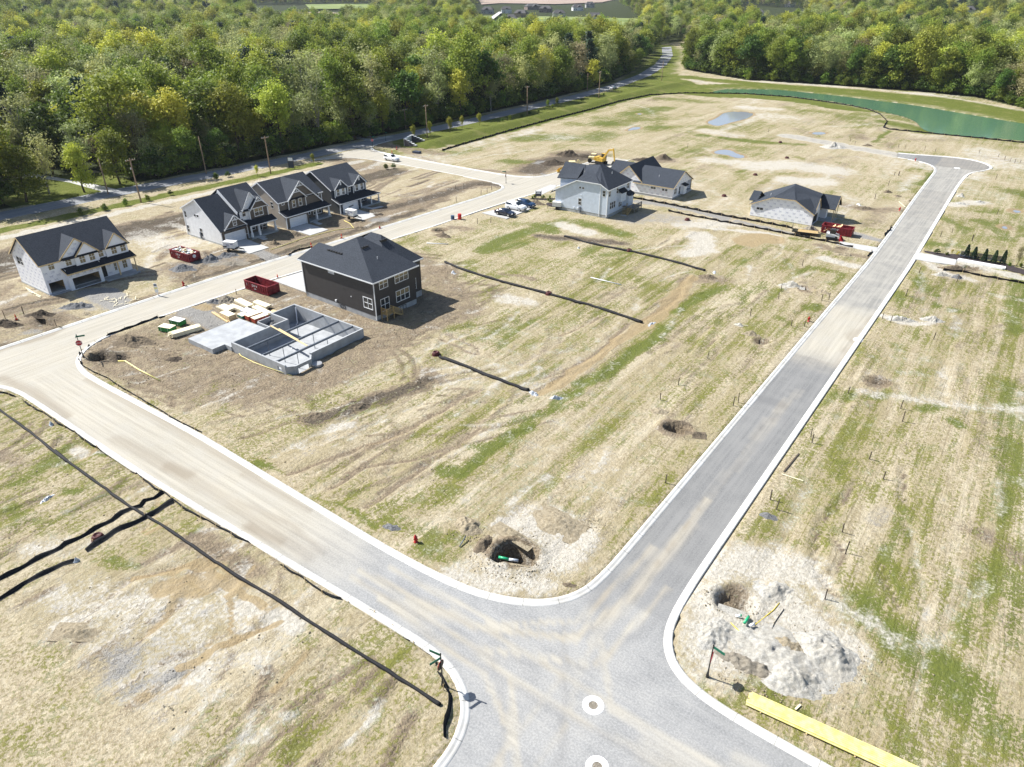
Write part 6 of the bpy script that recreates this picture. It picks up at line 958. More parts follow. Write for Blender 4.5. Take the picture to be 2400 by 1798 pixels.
TR.beam((.37, -.4, 2.9), (.37, 5.7, 6.08), .05, .2); TR.beam((.37, 5.7, 6.08), (.37, 11.8, 2.9), .05, .2); TR.beam((-11, -.43, 2.92), (.35, -.43, 2.92), .05, .16)
# cross wing with its ridge along the street line
wallgrid(W, (-15.5, .25), (-8.8, .25), .55, 3.4); W.add([(-16.2, .25, 3.4), (-8.8, .25, 3.4), (-12.5, .25, 6.7)], [(0, 1, 2)]); RF.slab([(-8.4, -.1, 3.15), (-12.5, -.1, 6.85), (-12.5, 13.5, 6.95), (-8.4, 13.5, 3.15)], .15); RF.slab([(-16.8, -.1, 3.1), (-12.5, -.1, 6.85), (-12.5, 13.5, 6.95), (-16.8, 13.5, 3.1)], .15); TR.beam((-8.4, -.13, 3.05), (-12.5, -.13, 6.75), .05, .2); TR.beam((-16.8, -.13, 3.0), (-12.5, -.13, 6.75), .05, .2)
wallgrid(W, (-9, 13.3), (-16.2, 13.3), .5, 3.2); W.add([(-9, 13.3, 3.2), (-16.2, 13.3, 3.2), (-12.5, 13.3, 6.7)], [(0, 1, 2)]); wallgrid(W, (-16.2, 13.3), (-16.2, .25), .5, 3.2)
RF.slab([(-20.5, 3.0, 3.0), (-14, 3.0, 3.0), (-14, 7.5, 6.0), (-20.5, 7.5, 6.0)], .15); RF.slab([(-20.5, 12.0, 3.0), (-14, 12, 3.0), (-14, 7.5, 6.0), (-20.5, 7.5, 6.0)], .15); wallgrid(W, (-20, 12), (-20, 3), .5, 3.2); wallgrid(W, (-20, 3), (-16.2, 3), .5, 3.0); W.add([(-20, 3, 3.1), (-20, 12, 3.1), (-20, 7.5, 5.9)], [(2, 1, 0)])
W.build('wall', 'house_wrap', H); RF.build('roof', 'shingles', H); TR.build('fascia', 'wood_raw', H); MB().box(-10.5, -.05, .05, 11.2, -.4, .58).box(-16.1, -9, .3, 13.2, -.4, .58).box(-19.9, -16, 3.1, 11.9, -.4, .58).build('foundation', 'concrete', H)
for a, b, s0, s1, z0, z1 in [((-10.5, 0), (0, 0), 4.5, 5.1, 2.05, 2.5), ((-10.5, 0), (0, 0), 5.2, 5.8, 2.05, 2.5), ((-10.5, 0), (0, 0), 7.6, 8.2, 2.0, 2.5), ((-10.5, 0), (0, 0), 8.4, 9.0, 2.0, 2.5), ((0, 0), (0, 6.4), .9, 1.5, 1.2, 2.6), ((0, 0), (0, 6.4), 1.7, 2.2, 1.2, 2.6), ((0, 0), (0, 6.4), 3.6, 4.5, .7, 2.6)]: window(H, a, b, s0, s1, z0, z1, w=.05, fr='white_paint')
MB().slab([(0, 4.6, 3.15), (1.3, 4.6, 2.75), (1.3, 6.9, 2.75), (0, 6.9, 3.15)], .08).build('bay_roof', 'shingles_black', H); MB().box(-.07, .07, 11.0, 11.14, .5, 3.1).build('porch_post', 'wood_raw', H); MB().box(-.9, .2, 6.5, 11.3, -.2, .62).build('porch_slab', 'concrete', H); MB().lathe([(.06, 0), (.06, .5)], 8, (-5.2, 2.6, 4.5)).build('vent_pipe', 'pvc_white', H)
prints(H, (-10.5, 0), (0, 0), .6, 3.0, None, [(4.3, 6, 1.9, 2.7), (7.4, 9.2, 1.9, 2.7)], dx=1.5, dz=.75, seed=21, ink2='ink_red'); prints(H, (-15.5, .25), (-8.8, .25), .6, 6.2, lambda s: 3.4+min(s+.7, 6.7-s)*.85, [], dx=1.5, dz=.75, seed=22, ink2='ink_red'); prints(H, (0, 0), (0, 11.3), 2.7, 5.8, lambda s: 3.2+min(s, 11.3-s)*.48, [], dx=1.2, dz=.6, seed=23)
# ---------------- wrapped ranch near the far end, open porch
H = empty('wrapped_porch_house', (-37.2, 164.3, 0), 0, 'white wrapped single-storey house with clipped hip roof and posts, beside dumpster', 'house')
W, RF, TR = MB(), MB(), MB(); L_ = 14.0
wallgrid(W, (-L_, 0), (0, 0), .15, 2.75, [(1.35, 2.0, 1.75, 2.25), (2.1, 2.8, 1.75, 2.25)]); W.add([(-L_, 0, 2.75), (0, 0, 2.75), (-4.4, 0, 5.1), (-9.4, 0, 4.95)], [(0, 1, 2, 3)]); wallgrid(W, (0, 0), (0, 5.0), .15, 2.7, [(.4, 4.4, .2, 2.3)], .2); wallgrid(W, (0, 5.0), (-1.2, 5.0), .1, 2.7); wallgrid(W, (-1.2, 5.0), (-1.2, 7.6), .1, 3.2); wallgrid(W, (-1.2, 7.6), (.9, 7.6), .1, 2.8); wallgrid(W, (.9, 7.6), (.9, 9.2), .1, 2.8); wallgrid(W, (.9, 9.2), (-L_, 12.5), .1, 2.7); wallgrid(W, (-L_, 12.5), (-L_, 0), .1, 2.75)
pk = (-6.2, 3.6, 7.35); pk2 = (-6.4, 5.0, 7.5)
RF.slab([(.3, -.3, 2.7), (-4.4, -.3, 5.2), (-5.4, 2.6, 6.5), pk, (-.5, 5.2, 5.9), (.3, 3.0, 2.9)], .01) if False else None
RF.slab([(-L_-.4, -.35, 2.72), (-9.4, -.35, 5.02), (-6.0, 2.9, 6.7), pk2, (-13, 9, 5.0), (-L_-.4, 9, 3.0)], .1) if False else None
RF.slab([(-9.4, -.35, 5.05), (-4.3, -.35, 5.2), (-5.6, 2.4, 6.5)], .12); RF.slab([(-4.3, -.35, 5.2), (.35, -.35, 2.65), (-.2, 4.6, 5.7), pk, (-5.6, 2.4, 6.5)], .12); RF.slab([(-L_-.45, -.35, 2.72), (-9.4, -.35, 5.05), (-5.6, 2.4, 6.5), pk, pk2, (-L_-.45, 10, 3.2)], .12); RF.slab([pk2, pk, (-.2, 4.6, 5.7), (-.3, 6.6, 5.8)], .12); RF.slab([pk2, (-.3, 6.6, 5.8), (1.2, 12.8, 2.8), (-L_-.4, 12.8, 2.6), (-L_-.45, 10, 3.2)], .12)
# dark undersided front gable + cross gable
gable(RF, None, TR, 4.9, 9.7, 3.3, 5.6, 3.2, -1.5, .2, wall=False); W.add([(3.0, 5.3, 3.4), (3.0, 9.3, 3.4), (3.0, 7.3, 5.3)], [(0, 1, 2)]); gable(RF, W, TR, .45, 5.2, 2.75, 5.6, .05, -3.2, .12, wall=True)
TR.beam((-L_-.45, -.38, 2.62), (-9.4, -.38, 4.95), .05, .16); TR.beam((-9.4, -.38, 4.95), (-4.3, -.38, 5.1), .05, .14); TR.beam((-4.3, -.38, 5.1), (.35, -.38, 2.55), .05, .16)
RF.slab([(-13.3, 4, 4.9), (-15.2, 4, 4.9), (-15.2, 7, 3.2), (-13.3, 7, 3.2)], .1); RF.slab([(-13.3, 4, 4.9), (-15.2, 4, 4.9), (-15.2, 1.5, 3.2), (-13.3, 1.5, 3.2)], .1)
W.build('wall', 'house_wrap', H); RF.build('roof', 'shingles', H); TR.build('fascia', 'wood_raw', H); MB().box(-L_+.05, -.2, .05, 12, -.4, .2).build('foundation', 'concrete', H)
for x_, y_ in ((2.9, 5.5), (2.9, 7.3), (2.9, 9.1)): pm = MB(); post(pm, x_, y_, 0, 3.4, .13); pm.build('porch_post', 'wood_raw', H)
MB().box(-.2, 3.2, 5.0, 9.6, -.2, .12).build('porch_slab', 'concrete', H); MB().add([(-.22, .2, .1), (-.22, 4.8, .1), (-.22, 4.8, 2.6), (-.22, .2, 2.6)], [(0, 1, 2, 3)]).build('garage_interior', 'machine_dark', H)  # flat dark sheet behind the opening paints the shade inside the garage
for s0, s1 in ((1.35, 2.0), (2.1, 2.8)): window(H, (-L_, 0), (0, 0), s0, s1, 1.75, 2.25, w=.04, fr='white_paint')
prints(H, (-L_, 0), (0, 0), .3, 5.0, lambda s: min(2.75+s*.48, 5.0, 2.75+(L_-s)*.53), [(1.2, 3, 1.6, 2.4)], dx=1.55, dz=.75, seed=31); MB().lathe([(.06, 0), (.06, .5)], 8, (-10.5, 1.8, 4.9)).build('vent_pipe', 'pvc_white', H)
# ---------------- basement walls with floor beams and garage slab
H = empty('house_foundation', (0, 0, 0), 0, 'open grey concrete basement walls with steel beams and attached flat slab', 'foundation')
W = MB(); tz = 1.5; bz_ = -1.25; th = .26
FO = [(-88.6, 51.2), (-76.3, 51.2), (-75.3, 52.3), (-75.3, 55.0), (-76.3, 55.9), (-76.3, 66.0), (-92.5, 66.0), (-92.5, 61.2), (-88.6, 61.2)]
def inset(P, d):
    out = []; n = len(P)
    for i in range(n):
        a, b, c = Vector(P[i-1]), Vector(P[i]), Vector(P[(i+1) % n]); e1 = (b-a).normalized(); e2 = (c-b).normalized(); n1_ = Vector((-e1.y, e1.x)); n2_ = Vector((-e2.y, e2.x)); k = (n1_+n2_); k /= max(.3, k.dot(n1_)); out.append(tuple(b+k*d))
    return out
FI = inset(FO, th); n = len(FO)
for i in range(n):
    j = (i+1) % n; o0, o1, i0, i1 = FO[i], FO[j], FI[i], FI[j]
    if i == 2:   # bay wall with walk-out opening
        for (f0, f1, za, zb) in [(0, .12, bz_, tz-.25), (.12, .88, tz-.75, tz-.25), (.88, 1, bz_, tz-.25)]:
            L2 = lambda a, b, t: (a[0]+(b[0]-a[0])*t, a[1]+(b[1]-a[1])*t); W.prism([L2(o0, o1, f0), L2(o0, o1, f1), L2(i0, i1, f1), L2(i0, i1, f0)], za, zb)
    elif i == 0: 
        L2 = lambda a, b, t: (a[0]+(b[0]-a[0])*t, a[1]+(b[1]-a[1])*t)
        for (f0, f1, za, zb) in [(0, .86, bz_, tz), (.86, .93, bz_, .3), (.86, .93, .9, tz), (.93, 1, bz_, tz)]: W.prism([L2(o0, o1, f0), L2(o0, o1, f1), L2(i0, i1, f1), L2(i0, i1, f0)], za, zb)
    else: W.prism([o0, o1, i1, i0], bz_, tz-(.25 if i in (1, 3) else 0))
W.build('basement_wall', 'concrete', H); MB().prism(inset(FO, .1), bz_-.2, bz_+.02).build('basement_floor', 'concrete', H)
for yy, x0, x1 in [(63.0, 0, 0)]: pass
for xx, ya, yb_ in [(-85.2, 51.35, 65.8), (-81.6, 51.35, 65.8), (-78.4, 51.35, 65.8)]:
    mb = MB(); mb.box(xx-.08, xx+.08, ya, yb_, tz-.06, tz+.0); mb.box(xx-.02, xx+.02, ya, yb_, tz-.26, tz-.06); mb.box(xx-.08, xx+.08, ya, yb_, tz-.32, tz-.26); mb.build('steel_beam', 'steel_gray', H)
    for yy in (55.0, 60.6): MB().lathe([(.12, 0), (.12, .02), (.05, .02), (.05, 2.4)], 8, (xx, yy, bz_+.02)).build('beam_column', 'steel_gray', H)
MB().beam((-88.5, 58.2, tz+.08), (-78.5, 57.0, tz+.08), .28, .05).beam((-86.5, 58.2, tz+.13), (-81, 57.4, tz+.13), .22, .04).build('plank', 'wood_raw', H)
MB().box(-76.8, -76.5, 64.2, 64.5, .6, 1.2).build('wall_block', 'osb', H); MB().tube([(-91.5, 65.4, 1.3), (-91.3, 65.2, .2), (-90.9, 64.8, -1.1), (-90.4, 64.2, -1.15)], .09, 8).build('drain_pipe', 'pvc_white', H)
MB().prism([(-96.6, 48.9), (-90.3, 48.7), (-88.65, 51.0), (-88.65, 58.2), (-96.8, 57.9), (-97.2, 53.5)], -.2, .72).build('garage_slab', 'driveway_concrete', H) if False else MB().prism([(-96.4, 49.0), (-90.2, 49.0), (-90.2, 51.1), (-88.62, 51.1), (-88.62, 58.3), (-96.4, 58.0)], -.3, .75).build('garage_slab', 'concrete', H)
MB().box(-92.6, -88.7, 58.5, 58.7, -.2, 1.0).box(-92.6, -92.4, 58.5, 61.1, -.2, 1.0).build('stub_wall', 'concrete', H); wl = MB(); wl.lathe([(.7, 0), (.75, 0), (.75, 1.0), (.7, 1.0)], 14, (-75.0, 55.6, -.6)); wl.build('window_well', 'sign_metal', H)
for m_ in (0,): MB().box(-84.5, -84.2, 58.3, 58.6, bz_+.02, bz_+.12).box(-79.6, -79.3, 62.0, 62.3, bz_+.02, bz_+.35).build('floor_drain', 'pvc_white', H)
# ------------------------------------------------------------------ street furniture, vehicles, materials on the site
def Gz(reg, a, b): p = T(reg, [(a, b)])[0]; return (p[0], p[1], gz(*p))
Z7 = (0, 740, 4.142); Zp = (480, 690, 10.055)
def text_on(par, name, s, size, o, u, n, mat, off=.01, mbx=None):
    mb = mbx or MB(); put_text(mb, s, size, Vector(o), Vector(u), Vector(n), off=off); return mb.build(name, mat, par) if mbx is None else None
def stop_sign(x, y, z, face, blades, label, h=3.6, stop=True, label_cat='sign'):
    e = empty('stop_sign' if stop else 'street_sign', (x, y, z), 0, label, 'sign', 'signs at the street corners')
    MB().lathe([(.13, -.1), (.13, .25), (.09, .3), (.09, .55), (.06, .6), (.05, h), (.075, h+.02), (.02, h+.14)], 10).build('pole', 'black_metal', e, True)
    n = Vector((math.cos(face), math.sin(face), 0)); u = Vector((-n.y, n.x, 0))
    if stop:
        c = Vector((0, 0, 2.35))+n*.08; r = .42/math.cos(math.pi/8); P = [c+u*(r*math.cos(math.pi/8+k*math.pi/4))+Vector((0, 0, r*math.sin(math.pi/8+k*math.pi/4))) for k in range(8)]
        pl = MB(); pl.add([tuple(p) for p in P]+[tuple(p-n*.03) for p in P], [tuple(range(8)), tuple(range(8, 16))[::-1]]+[(i, 8+i, 8+(i+1) % 8, (i+1) % 8) for i in range(8)]); a = pl.build('sign_plate', 'stop_red', e)
        for i in range(8): pass
        rm = MB(); q = [c+n*.004+(p-c)*.98 for p in P]; q2 = [c+n*.004+(p-c)*.91 for p in P]; rm.add([tuple(p) for p in q+q2], [(i, (i+1) % 8, 8+(i+1) % 8, 8+i) for i in range(8)]); rm.build('sign_border', 'letter_white', a); text_on(a, 'lettering', 'STOP', .33, c-Vector((0, 0, .115)), u, n, 'letter_white', .006)
        bk = MB(); bk.add([tuple(p-n*.034) for p in P], [tuple(range(8))[::-1]]); bk.build('sign_back', 'wood_dark', a)
    for k, (ang, zz) in enumerate(blades):
        d = Vector((math.cos(ang), math.sin(ang), 0)); b = MB(); b.beam(tuple(d*.05+Vector((0, 0, zz))), tuple(d*1.0+Vector((0, 0, zz))), .03, .24); b.build('name_blade', 'sign_green', e)
    return e
def at2(px_, py_): p = G(px_, py_); return p[0], p[1], gz(*p)
stop_sign(*at2(198, 842.6), R(-30), [(R(60), 3.35), (R(-30), 3.6)], 'red stop sign on black pole at the left bend beside the dirt lot')
stop_sign(*at2(1038, 1609), R(190), [(R(190), 3.5), (R(255), 3.2)], 'black street sign pole seen from behind on the rounded kerb near the bottom')
stop_sign(*at2(1657, 1588.6), R(8), [(R(-10), 3.45)], 'black sign pole with green name blade beside the grey rubble heap')
stop_sign(*at2(1186, 430), R(200), [(R(-150), 3.4)], 'dark sign pole at the rounded corner of the far road junction')
stop_sign(*at2(874, 347), R(-40), [(R(80), 3.4)], 'small red stop sign where the side street meets the county road')
stop_sign(*at2(904, 330), R(-40), [(R(0), 3.0)], 'short street name post in the grass by the county road entrance', 3.1, False)
# hydrants
def hydrant():
    e = empty('fire_hydrant', (0, 0, 0), 0, 'x', 'hydrant', 'fire hydrants'); MB().lathe([(.19, -.15), (.19, .04), (.13, .06), (.12, .5), (.16, .52), (.16, .56), (.13, .6), (.10, .70), (.04, .75), (.04, .82), (.0, .82)], 14).build('barrel', 'hydrant_red', e, True)
    for s in (1, -1): MB().tube([(0, s*.1, .42), (0, s*.22, .42)], .06, 8).build('nozzle', 'hydrant_red', e)
    MB().tube([(.1, 0, .40), (.25, 0, .40)], .085, 10).build('pumper_nozzle', 'hydrant_red', e); return e
hy = hydrant(); HY = [((974.7, 1272), 'red fire hydrant by the near kerb left of the open pit'), ((430.6, 671), 'red fire hydrant across the street from the empty dumpster'), ((890, 536), 'red fire hydrant near the navy house at the street edge'), ((1894.6, 755), 'red fire hydrant left of the long grey road, near the mid-block stakes'), ((2108, 495), 'red fire hydrant by the far stretch of the long road'), ((2145, 378), 'tiny hydrant near the start of the gravel track')]
for i, (p, lb) in enumerate(HY):
    q = at2(*p); o = hy if i == 0 else copy_tree(hy); o.location = q; o.scale = (1.12,)*3; o['label'] = lb; o.rotation_euler = (0, 0, i*.7)
def cone():
    e = empty('traffic_cone', (0, 0, 0), 0, 'x', 'cone', 'orange traffic cones'); MB().box(-.22, .22, -.22, .22, 0, .05).build('base', 'rubber', e); MB().lathe([(.17, .05), (.03, .85), (.0, .86)], 12).build('cone_body', 'cone_orange', e, True); MB().lathe([(.124, .32), (.089, .50)], 12).build('reflective_band', 'letter_white', e); return e
cn = cone(); CN = [((40, 752), 'orange traffic cone among the dirt heaps at far left'), ((651, 652), 'orange traffic cone on the street behind the empty dumpster'), ((801, 560), 'orange traffic cone on the verge before the tan house'), ((730, 581), 'orange traffic cone behind the charcoal roof, beside the street'), ((919, 361), 'orange cone beside the white car on the side street'), ((930, 352), 'orange cone near the stone entrance wall'), ((808, 330), 'orange cone at the county road entrance')]
for i, (p, lb) in enumerate(CN):
    o = cn if i == 0 else copy_tree(cn); o.location = at2(*p); o['label'] = lb; o.scale = (1.25,)*3
for (p, m_, lb) in [((1061, 515), 'plastic_blue', 'grey-blue steel drum standing on the street edge'), ((1077.5, 515), 'barrel_red', 'red steel drum standing beside the grey-blue drum')]:
    q = at2(*p); e = empty('drum', q, 0, lb, 'barrel', 'drums at the street edge'); MB().lathe([(.42, 0), (.44, .03), (.42, .06), (.42, .4), (.45, .42), (.42, .44), (.42, .8), (.45, .82), (.42, .84), (.42, 1.2), (.44, 1.23), (.40, 1.24), (.38, 1.2)], 18).build('barrel_body', m_, e, True); MB().lathe([(.38, 1.18), (.38, 1.21)], 18).build('lid', m_, e)
# ---------------- dumpsters
def dumpster(x, y, z, rz, L, label, fill=0, seal=False):
    e = empty('dumpster', (x, y, z), rz, label, 'dumpster', 'red dumpsters'); w, h_ = 2.44, 1.65; b = MB()
    for (a, c, d, f) in [(-L/2, L/2, -w/2, -w/2+.05), (-L/2, L/2, w/2-.05, w/2), (-L/2, -L/2+.05, -w/2, w/2), (L/2-.05, L/2, -w/2, w/2)]: b.box(a, c, d, f, .16, h_)
    b.box(-L/2, L/2, -w/2, w/2, .16, .22); b.build('body', 'dumpster_red', e); MB().box(-L/2+.055, L/2-.055, -w/2+.055, w/2-.055, .222, .24).build('floor_plate', 'dumpster_inside', e)
    r = MB(); n = 10
    for i in range(n+1):
        a = -L/2+.1+(L-.25)*i/n
        for s in (-1, 1): r.add([(a, s*w/2, .3), (a+.12, s*w/2, .3), (a+.12, s*(w/2+.10), .45), (a, s*(w/2+.10), .45), (a, s*w/2, h_-.1), (a+.12, s*w/2, h_-.1), (a+.12, s*(w/2+.10), h_-.1), (a, s*(w/2+.10), h_-.1)], [(0, 1, 2, 3), (4, 7, 6, 5), (0, 4, 5, 1), (1, 5, 6, 2), (2, 6, 7, 3), (3, 7, 4, 0)])
    for s in (-1, 1): r.box(L/2 if s > 0 else -L/2-.1, L/2+.1 if s > 0 else -L/2, -w/2, w/2, .85, .95)
    r.build('ribs', 'dumpster_red', e); t = MB()
    for s in (-1, 1): t.box(-L/2-.06, L/2+.06, s*w/2-.08, s*w/2+.08, h_, h_+.10); t.box(-L/2-.05, L/2+.05, s*w/2-.06, s*w/2+.12, .16, .28)
    t.box(-L/2-.06, -L/2+.08, -w/2+.08, w/2-.08, h_, h_+.1); t.box(L/2-.08, L/2+.06, -w/2+.08, w/2-.08, h_, h_+.1); t.build('rim', 'dumpster_red', e)
    wl_ = MB()
    for a in (-L/2+.5, L/2-.5):
        for s in (-.9, .9): wl_.tube([(a, s-.06, .09), (a, s+.06, .09)], .1, 10)
    wl_.build('roller', 'black_metal', e); lt = MB(); put_text(lt, 'S R V', .62, (-.25, -w/2-.11, 1.0), Vector((1, 0, 0)), Vector((0, -1, 0))); put_text(lt, '000', .36, (-.2, -w/2-.11, .55), Vector((1, 0, 0)), Vector((0, -1, 0))); put_text(lt, '1', .5, (-L/2+.8, -w/2-.11, 1.0), Vector((1, 0, 0)), Vector((0, -1, 0))); lt.build('lettering', 'letter_white', e)
    if seal: MB().tube([(L/2+.0, -.1, 1.15), (L/2+.11, -.1, 1.15)], .34, 20).build('round_decal', 'letter_white', e)
    return e, L, w, h_
d1 = dumpster(-104.5, 68.5, .1, .03, 6.3, 'empty red dumpster parked between the street and the charcoal house')
d2 = dumpster(-130.4, 69.9, .1, .06, 6.0, 'red dumpster heaped with construction scraps beside the craftsman house', 1, True)
d3 = dumpster(-31.1, 161.9, .1, .03, 6.2, 'red dumpster holding plywood sheets beside the far wrapped house', 2)
rr2 = random.Random(4)
e = empty('scrap_load', (-130.4, 69.9, .1), .06, 'jumbled white and tan scraps heaped inside the left red dumpster', 'debris')
for mt, n_, nm in (('board_pale', 60, 'wood_scraps'), ('foam_white', 50, 'white_scraps'), ('machine_dark', 25, 'dark_scraps')):
    mb = MB()
    for i in range(n_):
        c = Vector((rr2.uniform(-2.5, 2.5), rr2.uniform(-.95, .95), rr2.uniform(1.1, 1.75))); dr = Vector((rr2.uniform(-1, 1), rr2.uniform(-1, 1), rr2.uniform(-.35, .35))).normalized()*rr2.uniform(.15, .6)
        c.x = max(-2.9+abs(dr.x), min(2.9-abs(dr.x), c.x)); c.y = max(-1.1+abs(dr.y), min(1.1-abs(dr.y), c.y)); mb.beam(tuple(c-dr), tuple(c+dr), rr2.uniform(.06, .35), rr2.uniform(.03, .18))
    mb.build(nm, mt, e)
MB().box(-2.8, 2.8, -1.1, 1.1, .25, 1.25).build('lower_fill', 'board_pale', e)
e = empty('plywood_offcuts', (-31.1, 161.9, .1), .03, 'bright plywood offcuts leaning inside the right red dumpster', 'debris'); mb = MB()
for a, b, c in ((-2.6, -.9, 1.2), (-1.9, 0, 1.5), (-1.2, .4, 1.3), (-.6, .2, 1.7)): mb.beam((a, b, .5), (a+1.3, b+.3, c+.25), 1.2, .04)
mb.build('sheets', 'osb', e)
# ---------------- cars
def car(kind, paint):
    e = empty('parked_car', (0, 0, 0)); L, W_, Hh = {'sedan': (4.8, 1.85, 1.45), 'suv': (5.1, 2.0, 1.85)}[kind]; n = 26
    if kind == 'sedan': top = [(-2.4, .72), (-2.3, .95), (-1.75, 1.02), (-1.1, 1.36), (-.4, 1.45), (.35, 1.40), (1.15, .98), (2.1, .82), (2.38, .62)]; gl = (-1.55, .98)
    else: top = [(-2.55, .85), (-2.5, 1.15), (-2.25, 1.75), (-1.2, 1.85), (.2, 1.80), (1.15, 1.18), (2.2, 1.05), (2.5, .72)]; gl = (-2.3, 1.0)
    prof = lambda x: float(np.interp(x, [p[0] for p in top], [p[1] for p in top])); belt = 1.0 if kind == 'sedan' else 1.15
    secs = []; X = np.linspace(-L/2, L/2, n)
    for x in X:
        zt = prof(x); k = 1-.10*(abs(x)/(L/2))**4; w = W_/2*k; zb = .28; zbelt = min(belt, zt-.02); rf = w*(.74 if zt > belt+.15 else .93); secs.append([(x, -w*.94, zb), (x, -w, .55), (x, -w*.985, zbelt-.06), (x, -w*.95, zbelt), (x, -rf, zt-.05), (x, -rf*.82, zt), (x, 0, zt+.02), (x, rf*.82, zt), (x, rf, zt-.05), (x, w*.95, zbelt), (x, w*.985, zbelt-.06), (x, w, .55), (x, w*.94, zb)])
    mb = MB(); m = 13; mb.v = [p for s in secs for p in s]; mb.f = [(i*m+k, (i+1)*m+k, (i+1)*m+k+1, i*m+k+1) for i in range(n-1) for k in range(m-1)]+[tuple(range(m)), tuple((n-1)*m+k for k in range(m))[::-1]]+[(i*m, i*m+m-1, (i+1)*m+m-1, (i+1)*m) for i in range(n-1)]
    mb.build('body', paint, e, True)
    g = MB()    # glazing, just proud of the cabin sides and screens
    for s in (-1, 1):
        xs_ = [x for x in X if prof(x) > belt+.22]
        a0, a1 = xs_[0]+.12, xs_[-1]-.12
        for (u0, u1) in ((a0, (a0+a1)/2-.06), ((a0+a1)/2+.06, a1)):
            P_ = lambda x, t: (x, s*((W_/2*.95)*(1-t)+(W_/2*.74)*t+.012), belt+.03+(prof(x)-.14-belt)*t)
            g.add([P_(u0, .05), P_(u1, .05), P_(u1, .95), P_(u0, .95)], [(0, 1, 2, 3)])
    fx = [(p[0], p[1]) for p in top]
    def screen(xa, xb): wa, wb = W_/2*.80, W_/2*.66; g.add([(xa, -wa, prof(xa)+.035), (xa, wa, prof(xa)+.035), (xb, wb, prof(xb)+.035), (xb, -wb, prof(xb)+.035)], [(0, 1, 2, 3)])
    if kind == 'sedan': screen(1.08, .42); screen(-1.68, -1.12)
    else: screen(1.08, .28); g.add([(-2.52, -.75, 1.2), (-2.52, .75, 1.2), (-2.32, .68, 1.68), (-2.32, -.68, 1.68)], [(0, 1, 2, 3)])
    g.build('windows', 'car_glass', e)
    for sx in (-L*.30, L*.30):
        for s in (-1, 1):
            w = MB(); w.lathe([(.20, -.11), (.34, -.11), (.36, -.06), (.36, .06), (.34, .11), (.20, .11)], 18, m=Matrix.Translation((sx, s*(W_/2-.06), .36)) @ Matrix.Rotation(math.pi/2, 4, 'X')); wo = w.build('wheel', 'rubber', e); r_ = MB(); r_.lathe([(.21, -.115), (.20, .115)], 14, m=Matrix.Translation((sx, s*(W_/2-.06), .36)) @ Matrix.Rotation(math.pi/2, 4, 'X')); r_.build('rim', 'chrome', wo)
    for s in (-1, 1): MB().box(L/2-.16, L/2-.005, s*.62-.2, s*.62+.2, .64, .78).build('headlight', 'headlight', e); MB().box(-L/2+.005, -L/2+.1, s*.68-.16, s*.68+.16, .78, .95).build('tail_light', 'barrel_red', e); MB().box(.75, .9, s*(W_/2)+(0 if s > 0 else -.16), s*(W_/2)+(.16 if s > 0 else 0), .98, 1.12).build('side_mirror', paint, e)
    MB().box(L/2-.04, L/2+.01, -.4, .4, .42, .62).build('grille', 'machine_dark', e); return e
def place_car(kind, paint, x, y, rz, label, z=.01, s=1.0): e = car(kind, paint); e.location = (x, y, z); e.rotation_euler = (0, 0, rz); e.scale = (s,)*3; return tag(e, label, 'car', 'cars parked or driving on the site')
place_car('sedan', 'car_navy', -97.3, 130.7, .03, 'dark navy sedan on the concrete pad, nearest the drums', .15, 1.04); place_car('suv', 'car_white', -97.9, 135.9, .03, 'white SUV parked between the two dark cars', .15, 1.02); place_car('suv', 'car_blue', -97.4, 139.4, .03, 'glossy dark blue car parked behind the white SUV', .15, .92)
place_car('suv', 'car_white', -159.4, 156.6, math.pi-.0+math.pi, 'white SUV driving on the dusty side street near the county road', .02); p = at2(1445.6, 208); place_car('sedan', 'car_silver', -183.3, 337, R(95), 'pale car driving on the tree-lined county road', .02, 1.1)
# ---------------- white box trailers
def box_trailer(x, y, rz, label, s=1.0):
    e = empty('equipment_trailer', (x, y, gz(x, y)), rz, label, 'trailer', 'small white equipment trailers'); e.scale = (s,)*3; b = MB(); b.box(-1.05, 1.05, -.6, .6, .75, 1.75); b.box(-1.08, 1.08, -.63, .63, 1.75, 1.82); b.build('housing', 'white_paint', e)
    f = MB(); f.box(-1.2, 1.3, -.55, .55, .6, .74); f.beam((1.3, .3, .62), (2.5, 0, .58), .08, .1); f.beam((1.3, -.3, .62), (2.5, 0, .58), .08, .1); f.beam((2.45, 0, .6), (2.45, 0, 0), .06, .06, (1, 0, 0)); f.box(-1.1, -.4, -.64, -.6, .9, 1.1); f.build('frame', 'machine_dark', e)
    for s_ in (-1, 1): w = MB(); w.lathe([(.12, -.1), (.32, -.1), (.32, .1), (.12, .1)], 14, m=Matrix.Translation((-.1, s_*.72, .32)) @ Matrix.Rotation(math.pi/2, 4, 'X')); w.build('wheel', 'rubber', e)
    v = MB()
    for i in range(5): v.box(-.5, .1, -.605, -.6, 1.05+i*.09, 1.09+i*.09)
    v.box(.3, .85, -.606, -.6, 1.35, 1.5); v.build('vents', 'ink_blue', e)
box_trailer(-127.2, 78.0, R(25), 'white box equipment trailer at the craftsman house driveway edge', 1.15); box_trailer(-123.6, 107.3, R(5), 'white box equipment trailer in front of the navy house', 1.15); box_trailer(-90.2, 142.0, R(200), 'white box equipment trailer beside the pale model home', 1.0)
